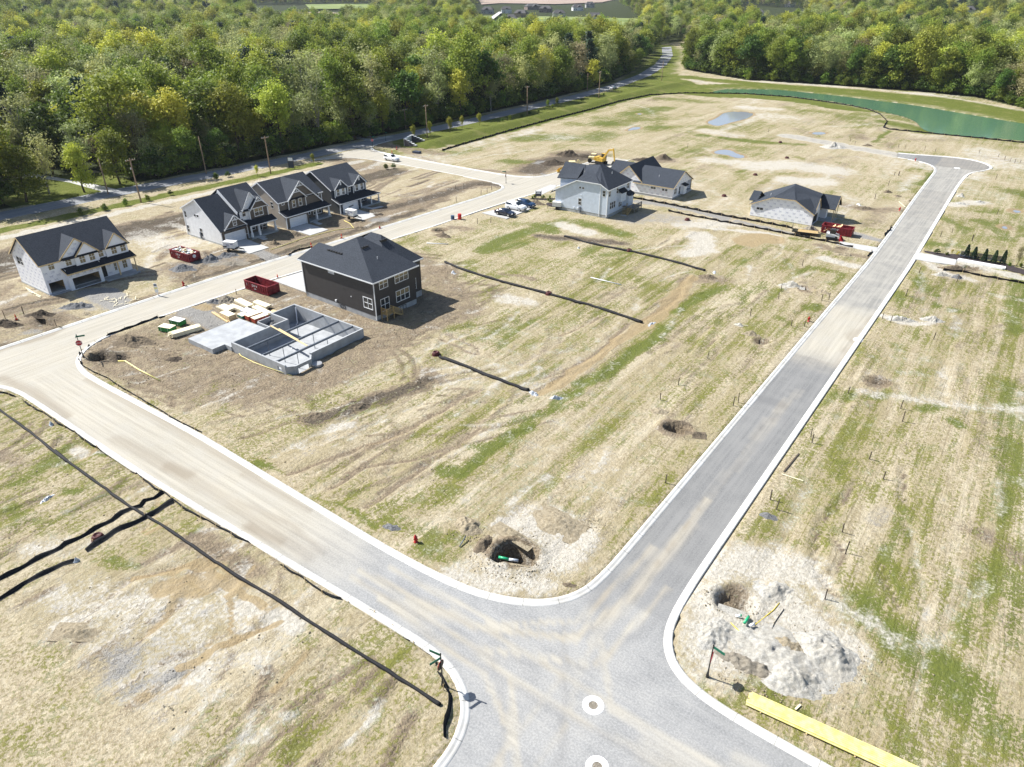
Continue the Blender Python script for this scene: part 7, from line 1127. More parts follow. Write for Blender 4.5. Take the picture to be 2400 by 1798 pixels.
# ---------------- flatbed trailer and small loader by the far wrapped house
e = empty('flatbed_trailer', (-36.6, 157.4, .1), R(12), 'long flatbed trailer with wooden deck on the gravel strip', 'trailer'); MB().box(-2.6, 2.6, -1, 1, .62, .70).build('deck', 'deck_wood', e); f = MB(); f.box(-2.65, 2.65, -1.06, -1, .5, .72); f.box(-2.65, 2.65, 1, 1.06, .5, .72); f.beam((2.6, .6, .55), (4.0, 0, .5), .1, .12); f.beam((2.6, -.6, .55), (4.0, 0, .5), .1, .12); f.box(-2.72, -2.66, -1, 1, .65, 1.9) ; f.build('frame', 'black_metal', e)
for a in (-.5, .4):
    for s in (-1, 1): w = MB(); w.lathe([(.14, -.1), (.36, -.1), (.36, .1), (.14, .1)], 14, m=Matrix.Translation((a, s*1.18, .36)) @ Matrix.Rotation(math.pi/2, 4, 'X')); w.build('wheel', 'rubber', e)
e = empty('track_loader', (-31.0, 157.3, .1), R(10), 'compact tracked loader in pale grey and red beside the flatbed', 'loader')
for s in (-1, 1):
    t_ = MB(); t_.prism([(-1.2, 0), (1.0, 0)], 0, 0) if False else t_.box(-1.1, 1.1, s*.85-.2, s*.85+.2, .0, .62); t_.build('track', 'rubber', e); a_ = MB(); a_.beam((-1.2, s*.8, 1.35), (1.2, s*.8, .95), .12, .22); a_.beam((1.2, s*.8, .95), (1.6, s*.8, .35), .1, .2); a_.build('lift_arm', 'white_paint', e)
MB().box(-1.2, .6, -.62, .62, .55, 1.25).build('body', 'white_paint', e); MB().box(-.6, .6, -.55, .55, 1.25, 2.05).build('cab', 'car_glass', e); MB().box(-.65, .65, -.6, .6, 2.05, 2.12).build('cab_roof', 'machine_dark', e); MB().add([(1.5, -1, 0), (1.5, 1, 0), (2.3, 1, .02), (2.3, -1, .02), (1.5, -1, .7), (1.5, 1, .7), (1.75, 1, .75), (1.75, -1, .75)], [(0, 1, 2, 3), (0, 4, 5, 1), (4, 7, 6, 5), (0, 3, 7, 4), (1, 5, 6, 2)]).build('bucket', 'barrel_red', e)
# ---------------- excavator, backhoe, tan machine
e = empty('excavator', (-105.6, 189.8, .15), R(-5), 'yellow excavator with raised boom behind the dark roofs', 'excavator'); e.scale = (.86,)*3
for s in (-1, 1): t_ = MB(); t_.box(-1.7, 1.7, s*1.15-.3, s*1.15+.3, .0, .85); t_.build('track', 'rubber', e)
MB().box(-1.9, 1.3, -1.3, 1.3, 1.0, 2.1).box(-2.1, -.8, -1.3, 1.3, 1.2, 2.3).build('house_body', 'machine_yellow', e); MB().box(-.2, 1.3, .25, 1.3, 2.1, 3.3).build('cab', 'car_glass', e); MB().box(-.25, 1.35, .2, 1.35, 3.3, 3.4).build('cab_roof', 'machine_yellow', e)
MB().beam((1.0, -.2, 2.0), (3.0, -.2, 5.0), .4, .55).beam((3.0, -.2, 5.0), (5.0, -.2, 5.4), .38, .5).build('boom', 'machine_yellow', e); MB().beam((4.8, -.2, 5.8), (5.6, -.2, 1.6), .3, .42).build('stick', 'machine_yellow', e); MB().add([(5.2, -.8, 1.7), (5.2, .4, 1.7), (6.0, .4, 1.5), (6.0, -.8, 1.5), (4.6, -.8, .6), (4.6, .4, .6), (5.6, .4, .3), (5.6, -.8, .3)], [(0, 1, 2, 3), (0, 4, 5, 1), (3, 2, 6, 7), (4, 7, 6, 5), (0, 3, 7, 4), (1, 5, 6, 2)]).build('bucket', 'machine_dark', e)
e = empty('backhoe_loader', (-107.9, 176.2, .1), R(215), 'yellow backhoe loader with front bucket lowered on the street', 'backhoe'); MB().box(-.9, 2.0, -.55, .55, .9, 1.7).build('body', 'machine_yellow', e); MB().box(-1.2, .4, -.8, .8, 1.5, 2.75).build('cab', 'car_glass', e); MB().box(-1.35, .5, -.9, .9, 2.75, 2.9).build('cab_roof', 'machine_tan', e)
for (a, r_) in ((-.8, .8), (1.7, .5)):
    for s in (-1, 1): w = MB(); w.lathe([(.3*r_, -.2), (r_, -.2), (r_, .2), (.3*r_, .2)], 18, m=Matrix.Translation((a, s*.95, r_)) @ Matrix.Rotation(math.pi/2, 4, 'X')); w.build('wheel', 'rubber', e)
MB().beam((1.0, .6, 1.5), (3.0, .6, .7), .14, .25).beam((1.0, -.6, 1.5), (3.0, -.6, .7), .14, .25).build('loader_arm', 'machine_yellow', e); MB().add([(3.0, -1.15, .9), (3.0, 1.15, .9), (3.0, 1.15, 0), (3.0, -1.15, 0), (3.9, 1.15, .0), (3.9, -1.15, .0)], [(0, 1, 2, 3), (3, 2, 4, 5), (0, 3, 5), (1, 4, 2)]).build('front_bucket', 'machine_yellow', e); MB().beam((-1.3, 0, 1.0), (-2.2, 0, 3.4), .25, .4).beam((-2.2, 0, 3.4), (-3.0, 0, 1.6), .2, .32).build('rear_boom', 'machine_tan', e)
e = empty('compactor', (-108.5, 190.5, .1), R(20), 'small tan-roofed roller machine between excavator and backhoe', 'roller'); MB().lathe([(.7, -.9), (.7, .9)], 20, m=Matrix.Translation((1.4, 0, .7)) @ Matrix.Rotation(math.pi/2, 4, 'X')).build('drum', 'steel_gray', e); MB().box(-1.6, .7, -.8, .8, .7, 1.6).build('body', 'machine_tan', e); MB().box(-.8, .6, -.85, .85, 2.4, 2.5).build('canopy', 'machine_tan', e); MB().box(-.75, -.7, -.8, -.75, 1.6, 2.4).box(-.75, -.7, .75, .8, 1.6, 2.4).box(.5, .55, -.8, -.75, 1.6, 2.4).box(.5, .55, .75, .8, 1.6, 2.4).build('canopy_posts', 'machine_dark', e)
for s in (-1, 1): w = MB(); w.lathe([(.2, -.2), (.62, -.2), (.62, .2), (.2, .2)], 16, m=Matrix.Translation((-1.1, s*.85, .62)) @ Matrix.Rotation(math.pi/2, 4, 'X')); w.build('wheel', 'rubber', e)
# ---------------- stacked building materials beside the foundation
def bundle(name, x, y, L, w, hgt, rz, side, top, label, layers=1, z=None, skew=0.0):
    e = empty(name, (x, y, gz(x, y) if z is None else z), rz, label, 'stack', 'material stacks by the foundation')
    if name == 'lumber_bundle':
        r = random.Random(int(x*10)); rows_ = max(2, int(hgt/.1)); cols = max(3, int(w/.16))
        mb = MB()
        for i in range(rows_):
            for j in range(cols): o = r.uniform(-.18, .18)*(1+skew); mb.box(-L/2+o, L/2+o*.6, -w/2+j*w/cols+.006, -w/2+(j+1)*w/cols-.006, .12+i*hgt/rows_+.004, .12+(i+1)*hgt/rows_-.004)
        mb.build('boards', top, e)
    else:
        mb = MB(); mb.box(-L/2, L/2, -w/2, w/2, .12, .12+hgt-.05); mb.build('wrapped_sides', side, e); MB().box(-L/2-.01, L/2+.01, -w/2-.01, w/2+.01, .12+hgt-.05, .12+hgt).build('top_sheet', top, e)
        st_ = MB()
        for a in (-L*.28, L*.28): st_.box(a-.02, a+.02, -w/2-.018, w/2+.018, .12, .12+hgt+.008)
        st_.build('strap', 'white_paint', e)
    bs = MB()
    for a in (-L*.36, 0, L*.36): bs.box(a-.05, a+.05, -w/2, w/2, 0, .12)
    bs.build('bearers', 'wood_raw', e); return e
bundle('sheet_stack', -102.7, 49.4, 2.3, 1.35, .75, R(18), 'wrap_green', 'board_pale', 'green-wrapped sheet stack with pale green top, nearest the street corner'); bundle('sheet_stack', -103.6, 51.7, 2.3, 1.3, .75, R(12), 'wrap_green', 'white_paint', 'green-wrapped sheet stack with white top, behind its twin')
bundle('lumber_bundle', -99.6, 50.5, 4.4, 1.3, .62, R(78), 0, 'board_pale', 'long pale lumber bundle beside the green stacks', skew=1)
bundle('sheet_stack', -94.2, 60.3, 2.5, 1.2, .72, R(85), 'wrap_rust', 'board_pale', 'rust-sided board stack nearest the basement wall'); bundle('sheet_stack', -95.8, 60.3, 2.5, 1.2, .72, R(85), 'wrap_rust', 'board_pale', 'rust-sided board stack, second from the basement wall')
bundle('sheet_stack', -99.1, 57.8, 2.6, 1.3, .85, R(-3), 'osb', 'board_pale', 'tall tan board stack beside the garage slab'); bundle('sheet_stack', -97.6, 59.5, 1.5, 1.2, .45, R(-3), 'wrap_teal', 'board_pale', 'teal-sided board stack behind the tall tan stack'); bundle('sheet_stack', -98.2, 61.0, 2.5, 1.3, .5, R(3), 'foam_white', 'foam_white', 'white foam board stack amid the lumber')
bundle('lumber_bundle', -101.8, 62.7, 4.2, 1.3, .4, R(-5), 0, 'board_pale', 'long lumber bundle at the back of the pile, street side'); bundle('lumber_bundle', -98.8, 64.1, 3.6, 1.2, .42, R(0), 0, 'board_pale', 'long lumber bundle farthest back in the pile'); bundle('lumber_bundle', -97.0, 62.7, 4.6, 1.1, .32, R(-5), 0, 'board_pale', 'low long lumber bundle beside the inner basement corner'); bundle('lumber_bundle', -102.6, 59.7, 2.9, 1.5, .36, R(-3), 0, 'board_pale', 'short wide lumber bundle near the gravel'); bundle('lumber_bundle', -101.5, 61.0, 2.9, .9, .38, R(2), 0, 'board_pale', 'short lumber bundle behind the wide one'); bundle('lumber_bundle', -94.6, 63.6, 1.9, .8, .3, R(3), 0, 'wood_raw', 'small golden lumber bundle by the basement corner')
e = MB().beam((-103.2, 57.5, .22), (-97.7, 56.7, .22), .22, .22).beam((-103.1, 57.8, .2), (-97.5, 57.0, .2), .12, .15).build('long_beams', 'wood_raw'); tag(e, 'two long golden beams lying beside the garage slab', 'lumber')
mb = MB()
for i in range(7): q = G(*((130+i*5)/1, 0)) if False else (-139.5+i*.9, 43.9+rr2.uniform(-.3, .3)); mb.box(q[0], q[0]+rr2.uniform(1.2, 2.2), q[1], q[1]+.14, .2+i*.012, .23+i*.012)
tag(mb.build('loose_boards', 'board_pale'), 'loose pale boards lying along the wrapped two-storey house wall', 'lumber')
mb = MB()
for i in range(26): a, b = rr2.uniform(-117.5, -124), rr2.uniform(48.5, 54); an = rr2.uniform(0, 3.1); l = rr2.uniform(.3, 1.6); mb.beam((a, b, .2+i*.004), (a+l*math.cos(an), b+l*math.sin(an), .22+i*.004), .09, .04)
tag(mb.build('scrap_lumber', 'board_pale'), 'scattered scrap lumber on the verge before the wrapped two-storey house', 'debris')
# ---------------- heaps
def heap(x, y, rx, ry, h_, rz, mat, label, seed, lumps=1.0, sink=.25):
    n = 64; r = np.random.default_rng(seed); u = np.linspace(-1.25, 1.25, n); U, Vv = np.meshgrid(u, u); d = np.hypot(U, Vv); ang = np.arctan2(Vv, U); e_ = 1+.16*np.sin(ang*2+seed)+.10*np.sin(ang*5+seed*2.1)
    f = np.clip(1-d/e_, -0.35, 1); f = np.where(f > 0, f*f*(3-2*f)*.55+f**.8*.45, f*.5); X = U*rx; Y = Vv*ry; nz = vn(X+seed*3.1, Y+seed*1.7, .9, seed=seed % 9, octs=4)-.5; nz2 = vn(X+seed, Y, 3.2, seed=seed % 7+2, octs=3)-.5
    nz3 = np.abs(vn(X+seed*2.2, Y, 1.7, seed=3, octs=3)-.5); Z = f*h_*(1+nz*1.3*lumps)+(nz2*.32-nz3*.35)*lumps*np.clip(f+.15, 0, .5)*min(1, h_*1.5)*2-(f < 0)*.0
    vs = np.stack([X.ravel(), Y.ravel(), Z.ravel()], 1); I_ = np.arange(n*n).reshape(n, n); F_ = np.stack([I_[:-1, :-1], I_[:-1, 1:], I_[1:, 1:], I_[1:, :-1]], -1).reshape(-1, 4); keep = (f.ravel()[F_] > -.33).any(1); o = npmesh('dirt_heap' if 'gravel' not in label else 'gravel_heap', vs, F_[keep], mat, smooth=True)
    o.location = (x, y, gz(x, y)-.02); o.rotation_euler = (0, 0, rz); tag(o, label, 'heap', 'heaps of soil and gravel'); return o
def soilmat(name, a, b, c):
    t = NT(name); P = t.pos(); nf = t.noise(P, 3.5, 5, .7); nff = t.noise(P, 14, 3, .7); nm = t.noise(P, .7, 4)
    t.col(t.mix(t.ss(nff, .55, .7, 0, .6), t.mix(t.ss(nm, .4, .65, 0, .5), t.mix(t.ss(nf, .3, .7), a, b), c), tuple(min(1, v*1.35) for v in b))); t.rough(.95); t.b.inputs['Specular IOR Level'].default_value = .1; t.bump(t.math('ADD', nf, t.math('MULTIPLY', nff, .5)), .9, .15)
soilmat('soil_brown', (.12, .095, .068), (.25, .20, .14), (.17, .138, .10)); soilmat('soil_dark', (.055, .044, .034), (.135, .108, .08), (.085, .068, .052)); soilmat('rubble_pale', (.33, .31, .27), (.56, .54, .49), (.42, .385, .32)); soilmat('gravel_gray', (.105, .107, .11), (.26, .26, .265), (.18, .177, .173)); soilmat('soil_tan', (.24, .195, .128), (.44, .375, .27), (.32, .27, .19)); soilmat('sand_tan', (.21, .185, .145), (.33, .295, .24), (.27, .235, .185))
Z5b = (1550, 1330, 3.403); Z6 = (1000, 1180, 4.916); Zd = (1130, 440, 11.64)
HP = [(Z5b, 960, 720, 4.6, 3.0, .55, -.1, 'rubble_pale', 'broad low base of pale rubble around the larger heaps'), (Z5b, 1320, 690, 2.6, 2.3, 1.15, .3, 'rubble_pale', 'large pale rubble heap at the right edge of the excavated corner'), (Z5b, 1020, 880, 3.0, 1.7, .95, -.3, 'rubble_pale', 'long pale rubble heap just behind the yellow pipes'), (Z5b, 430, 540, 1.8, 2.0, .55, 0, 'rubble_pale', 'low white-grey mound between the kerb and the right pit'), (Z5b, 900, 200, 1.6, 1.3, .5, .5, 'rubble_pale', 'low pale mound behind the right pit'), (Z5b, 700, 790, 2.4, 1.0, .55, -.2, 'sand_tan', 'low tan ridge between sign pole and rubble heaps'), (Z5b, 1000, 640, 1.6, 1.4, .5, .2, 'soil_tan', 'brownish hump between the two large rubble heaps'),
      (Z6, 480, 270, 1.7, 1.1, .7, -.2, 'soil_tan', 'rounded tan mound left of the near pit'), (Z6, 1520, 240, 3.0, 1.5, .42, -.3, 'soil_tan', 'broad flat tan mound right of the near pit'), (Z6, 660, 480, .8, 1.3, .5, 0, 'soil_brown', 'cracked brown ridge on the left lip of the near pit'), (Z6, 1000, 390, 2.0, .6, .4, -.4, 'soil_tan', 'tan ridge along the far lip of the near pit'), (Z6, 1150, 720, 1.9, .5, .32, .1, 'soil_tan', 'thin tan ridge on the kerb side of the near pit'), (Z6, 1640, 950, .7, .35, .25, .2, 'soil_brown', 'small brown clod ridge by the kerb curve'),
      (Z7, 1290, 255, 3.0, 1.7, .9, .35, 'soil_brown', 'wide brown soil heap on the corner lot behind the stop sign'), (Z7, 1140, 420, 1.5, .8, .5, -.5, 'soil_dark', 'small dark soil heap by the corner trench'), (Z7, 1700, 430, 1.4, .7, .3, 0, 'soil_dark', 'dark churned patch beside the garage slab'),
      (Zw, 800, 1065, 2.7, 1.3, .75, .3, 'gravel_gray', 'grey gravel heap before the wrapped two-storey house'), (Zw, 420, 1150, 1.9, 1.0, .8, .3, 'soil_dark', 'dark soil heap left of the gravel heap'), (Zw, 70, 1245, 2.2, 1.2, .9, .2, 'soil_dark', 'dark soil heap behind the leftmost cone'), (Zw, 900, 960+180, 1.4, .8, .3, 0, 'soil_tan', 'small tan mound at the verge'), (Zc, 120, 1200, 2.6, 1.5, .8, .5, 'gravel_gray', 'left grey gravel heap by the scrap dumpster'), (Zc, 420, 1110, 2.3, 1.4, 1.05, .5, 'gravel_gray', 'middle grey gravel heap below the scrap dumpster'), (Zc, 600, 1065, 2.1, 1.3, .8, .3, 'gravel_gray', 'right grey gravel heap near the box trailer'), (Zc, 620, 1150, 3.0, 1.2, .35, .3, 'sand_tan', 'low tan spread below the gravel heaps'),
      (Zc, 1075, 940, 1.35, 1.0, .85, 0, 'soil_brown', 'brown soil heap right of the craftsman driveway'), (Zc, 1300, 850, 1.8, 1.1, .7, .3, 'soil_brown', 'brown soil heap between craftsman and tan driveways'), (Zc, 1690, 735, 2.0, 1.4, .6, .2, 'soil_brown', 'brown soil heap beyond the tan house walkway'), (Zc, 1960, 780, 1.8, .9, .55, .2, 'soil_brown', 'brown soil heap near the navy house hydrant'), (Zc, 2150, 640, 1.8, 1.2, .4, 0, 'soil_dark', 'dark soil beside the navy house porch'),
      (Z5, 540, 80, 1.9, 1.5, .95, 0, 'sand_tan', 'smooth grey-tan sand heap behind the lumber'), (Z5, 400, 95, 1.6, .9, .5, .2, 'gravel_gray', 'low dark gravel heap beside the smooth sand heap'), (Z5, 1050, 320, 1.3, 1.5, .5, .3, 'gravel_gray', 'grey gravel heap inside the stub wall pocket'), (Z2, 1470, 1010, 4.2, 2.2, 2.0, .2, 'soil_dark', 'tall dark soil heap beyond the backhoe'), (Z2, 1370, 1065, 4.5, 2.0, 1.0, .4, 'soil_dark', 'long low dark soil heap left of the backhoe'), (Z2, 1570, 1020, 4.0, 1.2, .7, .2, 'soil_dark', 'dark soil ridge behind the excavator'), (Z2, 2085, 1035, 2.8, 1.6, 1.5, 0, 'soil_brown', 'pointed brown soil heap beyond the crossing gable roofs'), (Z2, 1950, 1040, 3.2, 1.6, .7, 0, 'soil_dark', 'low dark soil heap behind the crossing gable roofs'),
      (Zd, 1480, 450, 2.3, 1.3, .85, -.1, 'soil_brown', 'brown mulch heap between parked cars and box trailer'), (Z3, 120, 235, 2.3, 1.1, .7, 0, 'soil_brown', 'brown soil heap in front of the concrete parking pad'), (Z3, 100, 185, 1.2, .6, .4, 0, 'soil_dark', 'small dark heap behind the brown one near the drums'), (Z8, 1090, 790, 2.1, 1.5, 1.1, 0, 'sand_tan', 'grey-tan gravel heap beside the far wrapped house'), (Zf, 980, 958, 4.2, 3.0, 1.2, 0, 'rubble_pale', 'pale stone heap at the end of the gravel track'),
      (Zh, 1290, 1110, 2.0, .9, .5, 0, 'rubble_pale', 'left pale spoil heap of the pit right of the road'), (Zh, 1530, 1115, 1.7, .9, .6, 0, 'rubble_pale', 'right pale spoil heap of the pit right of the road'), (Zh, 490, 860, 1.8, .8, .5, 0, 'rubble_pale', 'pale spoil heap left of the mid-block pit'), (Zh, 720, 905, 1.6, .6, .35, -.3, 'soil_tan', 'low tan spoil around the mid-block pit'), (Zh, 1715, 798, 1.3, .8, .55, 0, 'gravel_gray', 'grey gravel mound right of the road below the planting bed'), (Zh, 1600, 780, 1.8, .6, .35, 0, 'rubble_pale', 'pale low spoil left of the grey gravel mound'), (Zh, 1700, 735, 2.6, .6, .45, -.1, 'soil_brown', 'long brown soil ridge before the planting bed'), (Zh, 880, 630, 1.9, .8, .4, -.1, 'soil_tan', 'tan soil ridge below the concrete drive'),
      (Zh, 1740, 250, 2.2, .8, .4, 0, 'rubble_pale', 'pale spoil heap right of the far road stretch'), (Zh, 1740, 195, 1.2, .7, .5, 0, 'rubble_pale', 'small pale spoil heap behind the longer one'), (Zh, 1880, 240, 1.6, .7, .35, 0, 'rubble_pale', 'rightmost pale spoil heap of the far trio'), (Zh, 1030, 285, 2.6, 1.3, .4, 0, 'soil_brown', 'low brown soil patch right of the far wrapped house'), (Zh, 1200, 165, 1.2, .6, .5, 0, 'soil_brown', 'small brown heap left of the far road stretch'), (Zf, 1200, 948, 1.8, .9, .6, 0, 'soil_brown', 'small heap above the gravel track'),
      (Zh, 190, 1220, 1.6, .7, .4, 0, 'soil_tan', 'tan spoil heap above a pit left of the long road'), (Zh, 100, 1150, .9, .5, .25, 0, 'rubble_pale', 'tiny pale spoil mound left of the long road'), (Z3, 2080, 540, 1.9, 1.2, .5, .2, 'soil_brown', 'brown spoil at the far end of the upper black sock'), ((0, 0, 1), 1545, 966, 1.5, .8, .35, -.2, 'soil_tan', 'tan spoil above the lone pit in the drilled rows'), ((0, 0, 1), 1630, 1022, 1.0, .6, .3, .2, 'soil_brown', 'brown spoil right of the lone pit in the drilled rows'), ((0, 0, 1), 920, 1238, 1.0, .6, .25, 0, 'gravel_gray', 'flat grey slab of spilled concrete near the hydrant'), ((0, 0, 1), 1800, 1212, .8, .6, .3, 0, 'gravel_gray', 'small grey gravel dump at the road edge'),
      (Zb, 530, 690, 1.6, .8, .4, .3, 'soil_tan', 'grassy clod mound in the washed-out lower left field'), (Zs, 420, 370, 1.5, .8, .45, .3, 'soil_brown', 'left hump of the dark windrow below the foundation'), (Zs, 700, 310, 2.4, .8, .5, .5, 'soil_brown', 'middle hump of the dark windrow below the foundation'), (Zs, 1130, 150, 1.8, .7, .5, .4, 'soil_brown', 'right hump of the dark windrow below the foundation')]
for i, (reg, a, b, rx, ry, hh_, rz_, mt, lb) in enumerate(HP):
    q = T(reg, [(a, b)])[0]; heap(q[0], q[1], rx, ry, hh_*(1.6 if reg is Zh else 1.1), rz_+.3, mt, lb, i+3)
# loose clods around the diggings
def clods(cs, nper, spread, mat, nm):
    vs, fs = [], []; base = np.array([(1, 0, 0), (-1, 0, 0), (0, 1, 0), (0, -1, 0), (0, 0, 1), (0, 0, -1)], float); tr_ = [(0, 2, 4), (2, 1, 4), (1, 3, 4), (3, 0, 4), (2, 0, 5), (1, 2, 5), (3, 1, 5), (0, 3, 5)]
    for (cx, cy_) in cs:
        for k in range(nper):
            a = rng.uniform(0, 6.28); d = spread*(rng.random()**.6); X, Y = cx+d*math.cos(a), cy_+d*math.sin(a)*.7; s = .025+.09*rng.random()**3; v = base*s*rng.uniform(.6, 1.4, (6, 3)); i0 = len(vs); z_ = gz(X, Y)+.02; vs += [(X+p[0], Y+p[1], z_+p[2]*.8) for p in v]; fs += [tuple(i0+j for j in t_) for t_ in tr_]
    o = npmesh(nm, vs, fs, mat); tag(o, kind='stuff')
cl = [T(Z5b, [(x_, y_)])[0] for x_, y_ in ((1250, 900), (900, 1020), (650, 900), (500, 300), (1500, 800), (700, 350), (1100, 560))]+[T(Z6, [(x_, y_)])[0] for x_, y_ in ((600, 420), (1200, 400), (1700, 200), (700, 700), (1250, 750), (450, 350), (1950, 260), (1000, 800))]
clods(cl, 110, 2.2, 'soil_tan', 'soil_clods'); clods([T(Zs, [(x_, y_)])[0] for x_, y_ in ((400, 390), (620, 330), (900, 240), (1130, 160))]+[T(Z7, [(x_, y_)])[0] for x_, y_ in ((1150, 400), (1400, 300), (1600, 420), (1300, 600))]+[(-75, 80), (-72, 70), (-90, 47), (-80, 46)], 90, 3.0, 'soil_brown', 'soil_clods')
clods([(rng.uniform(-100, -24), rng.uniform(38, 120)) for i in range(60)]+[(rng.uniform(-12, 25), rng.uniform(40, 110)) for i in range(40)]+[(rng.uniform(-95, -32), rng.uniform(12, 25)) for i in range(40)], 14, 6, 'soil_tan', 'soil_clods')
# ---------------- silt fences and filter socks
def fence(line, hgt, label, every=2.6, lean=.12, name='silt_fence', wavy=.12, group='black silt fences'):
    L = densify(line, .45); e = empty(name, (L[0][0], L[0][1], 0), 0, label, 'fence', group); vs, fs = [], []; ox, oy = L[0]; r = random.Random(len(L)); n = len(L); ph = r.uniform(0, 6)
    W1 = MB(); nxt = 0; run = 0
    for i, p in enumerate(L):
        a, b = L[max(i-1, 0)], L[min(i+1, n-1)]; l = math.dist(a, b)+1e-9; nx_, ny_ = (b[1]-a[1])/l, -(b[0]-a[0])/l; run += math.dist(p, L[i-1]) if i else 0
        o = wavy*math.sin(run*.9+ph)+wavy*.5*math.sin(run*2.3+ph); z = gz(*p); hh_ = hgt*(.82+.18*math.cos(run*2*math.pi/every))
        for (d, zz) in ((o*.5-.12, .02), (o*.5, .03), (o*.5+lean*.5, hh_*.55), (o+lean, hh_), (o+lean+.02, hh_), (o*.5+lean*.5+.02, hh_*.55), (o*.5+.02, .0)): vs.append((p[0]+nx_*d-ox, p[1]+ny_*d-oy, z+zz))
        if run >= nxt: W1.box(p[0]-ox+nx_*(o+lean+.05)-.025, p[0]-ox+nx_*(o+lean+.05)+.025, p[1]-oy+ny_*(o+lean+.05)-.025, p[1]-oy+ny_*(o+lean+.05)+.025, z-.1, z+hgt+.18); MBs = W1.build('stake', 'wood_raw', e); W1 = MB(); nxt += every
    for i in range(n-1):
        for k in range(6): fs.append((i*7+k, (i+1)*7+k, (i+1)*7+k+1, i*7+k+1))
    npmesh('fabric', vs, fs, 'black_fabric', e, True); return e
def sock(line, r0, label, group='black filter socks'):
    L = densify(chaikin(line, 2), .8); ph = len(L)*.7; mb = MB(); pts_ = [(p[0]+.08*math.sin(i*.35+ph), p[1]+.08*math.cos(i*.27), gz(*p)+r0*.6) for i, p in enumerate(L)]; mb.tube(pts_, [r0*(1+.14*math.sin(i*1.1+ph)) for i in range(len(L))], 9); o = mb.build('filter_sock', 'black_fabric', None, True); tag(o, label, 'filter sock', group); return o
sock(T(Z7, [(-60, 880), (0, 930), (230, 1080), (420, 1230), (560, 1360), (700, 1460)])+T(Zl, [(480, 0), (700, 170), (920, 320), (1120, 470), (1300, 610), (1450, 690), (1700, 850), (1850, 950), (2071, 1090)])+T(Zb, [(1640, 300), (1900, 460), (2212, 680)])+T((950, 1480, 4.424), [(0, 520), (360, 765)]), .15, 'long straight black sock crossing the lower left field')
fence(T(Z7, [(-20, 735), (60, 760), (150, 795)]), .4, 'short black silt fence at the far left edge'); fence(T(Z7, [(240, 840), (400, 940), (660, 1100), (930, 1280), (1030, 1340), (1200, 1470), (1310, 1530), (1500, 1670)])+T(Zl, [(1500, 390), (1590, 440), (1700, 530), (2050, 740)])+T(Zb, [(1600, 0), (1700, 60), (1840, 130), (2000, 260), (2212, 400)])+Dp([(820, 1325), (870, 1360)])+T((950, 1480, 4.424), [(0, 60), (270, 240), (330, 330), (440, 600)]), .34, 'long black silt fence hugging the lower kerb of the cross street')
fence(T((950, 1480, 4.424), [(440, 600), (480, 680), (450, 870), (400, 1000), (395, 1110)]), .55, 'crumpled black silt fence curling around the bottom corner kerb'); fence(T(Zl, [(1590, 445), (1500, 500), (1410, 530), (1370, 590), (1300, 600), (1200, 650), (1100, 720), (930, 800), (700, 930), (650, 950), (600, 990), (310, 1130), (0, 1290), (-60, 1320)]), .38, 'upper of two wavy black fences crossing at left', lean=.2); fence(T(Zl, [(1700, 540), (1600, 590), (1430, 690), (1300, 750), (1130, 830), (1040, 900), (850, 1020)]), .44, 'middle thick black fence beside the maroon inlet', lean=.3); fence(T(Zl, [(750, 1110), (620, 1150), (500, 1210), (230, 1340), (0, 1490), (-60, 1520)]), .36, 'lowest wavy black fence running off the left edge', lean=.2)
fence(T(Z7, [(1540, 25), (1250, 130), (1060, 200), (950, 240), (850, 310), (790, 350), (772, 430), (800, 490), (950, 570), (1040, 610), (1210, 720), (1350, 800), (1480, 880), (1680, 1000), (1830, 1080), (1960, 1140)]), .34, 'low black silt fence around the corner lot with the stop sign', wavy=.05)
sock(T(Z3, [(1020, 240), (1200, 290), (1500, 350), (1800, 420), (2060, 495)]), .23, 'upper black sock across the middle lots'); sock(T(Z3, [(135, 430), (200, 465), (370, 520), (600, 590), (900, 670), (1250, 760), (1590, 880)]), .24, 'middle black sock across the middle lots'); sock(T(Z3, [(95, 1135), (300, 1210), (520, 1300), (760, 1385)]), .24, 'lower black sock across the middle lots')
fence(T(Z4, [(1400, 535), (1700, 590), (2212, 695)])+T(Z8, [(400, 680), (830, 765)]), .66, 'tall black fence on the house side of the gravel strip', 3.0, wavy=.04); fence(T(Z4, [(1720, 650), (1900, 690), (2212, 745)])+T(Z8, [(500, 800), (900, 880), (1300, 955), (1750, 1055)]), .55, 'lower black fence on the field side of the gravel strip', 3.0, wavy=.08)
fence(T(Z2, [(650, 980), (800, 935), (1100, 850), (1370, 778), (1600, 720), (1800, 665), (2000, 620), (2212, 607)])+T(Zf, [(200, 608), (400, 611), (700, 633), (900, 660), (1100, 690), (1200, 712), (1280, 745), (1325, 790), (1300, 830), (1340, 842), (1600, 868), (1900, 897), (2212, 930)]), .62, 'long curving black fence between berm, field and green pond', 4.0, wavy=.06)
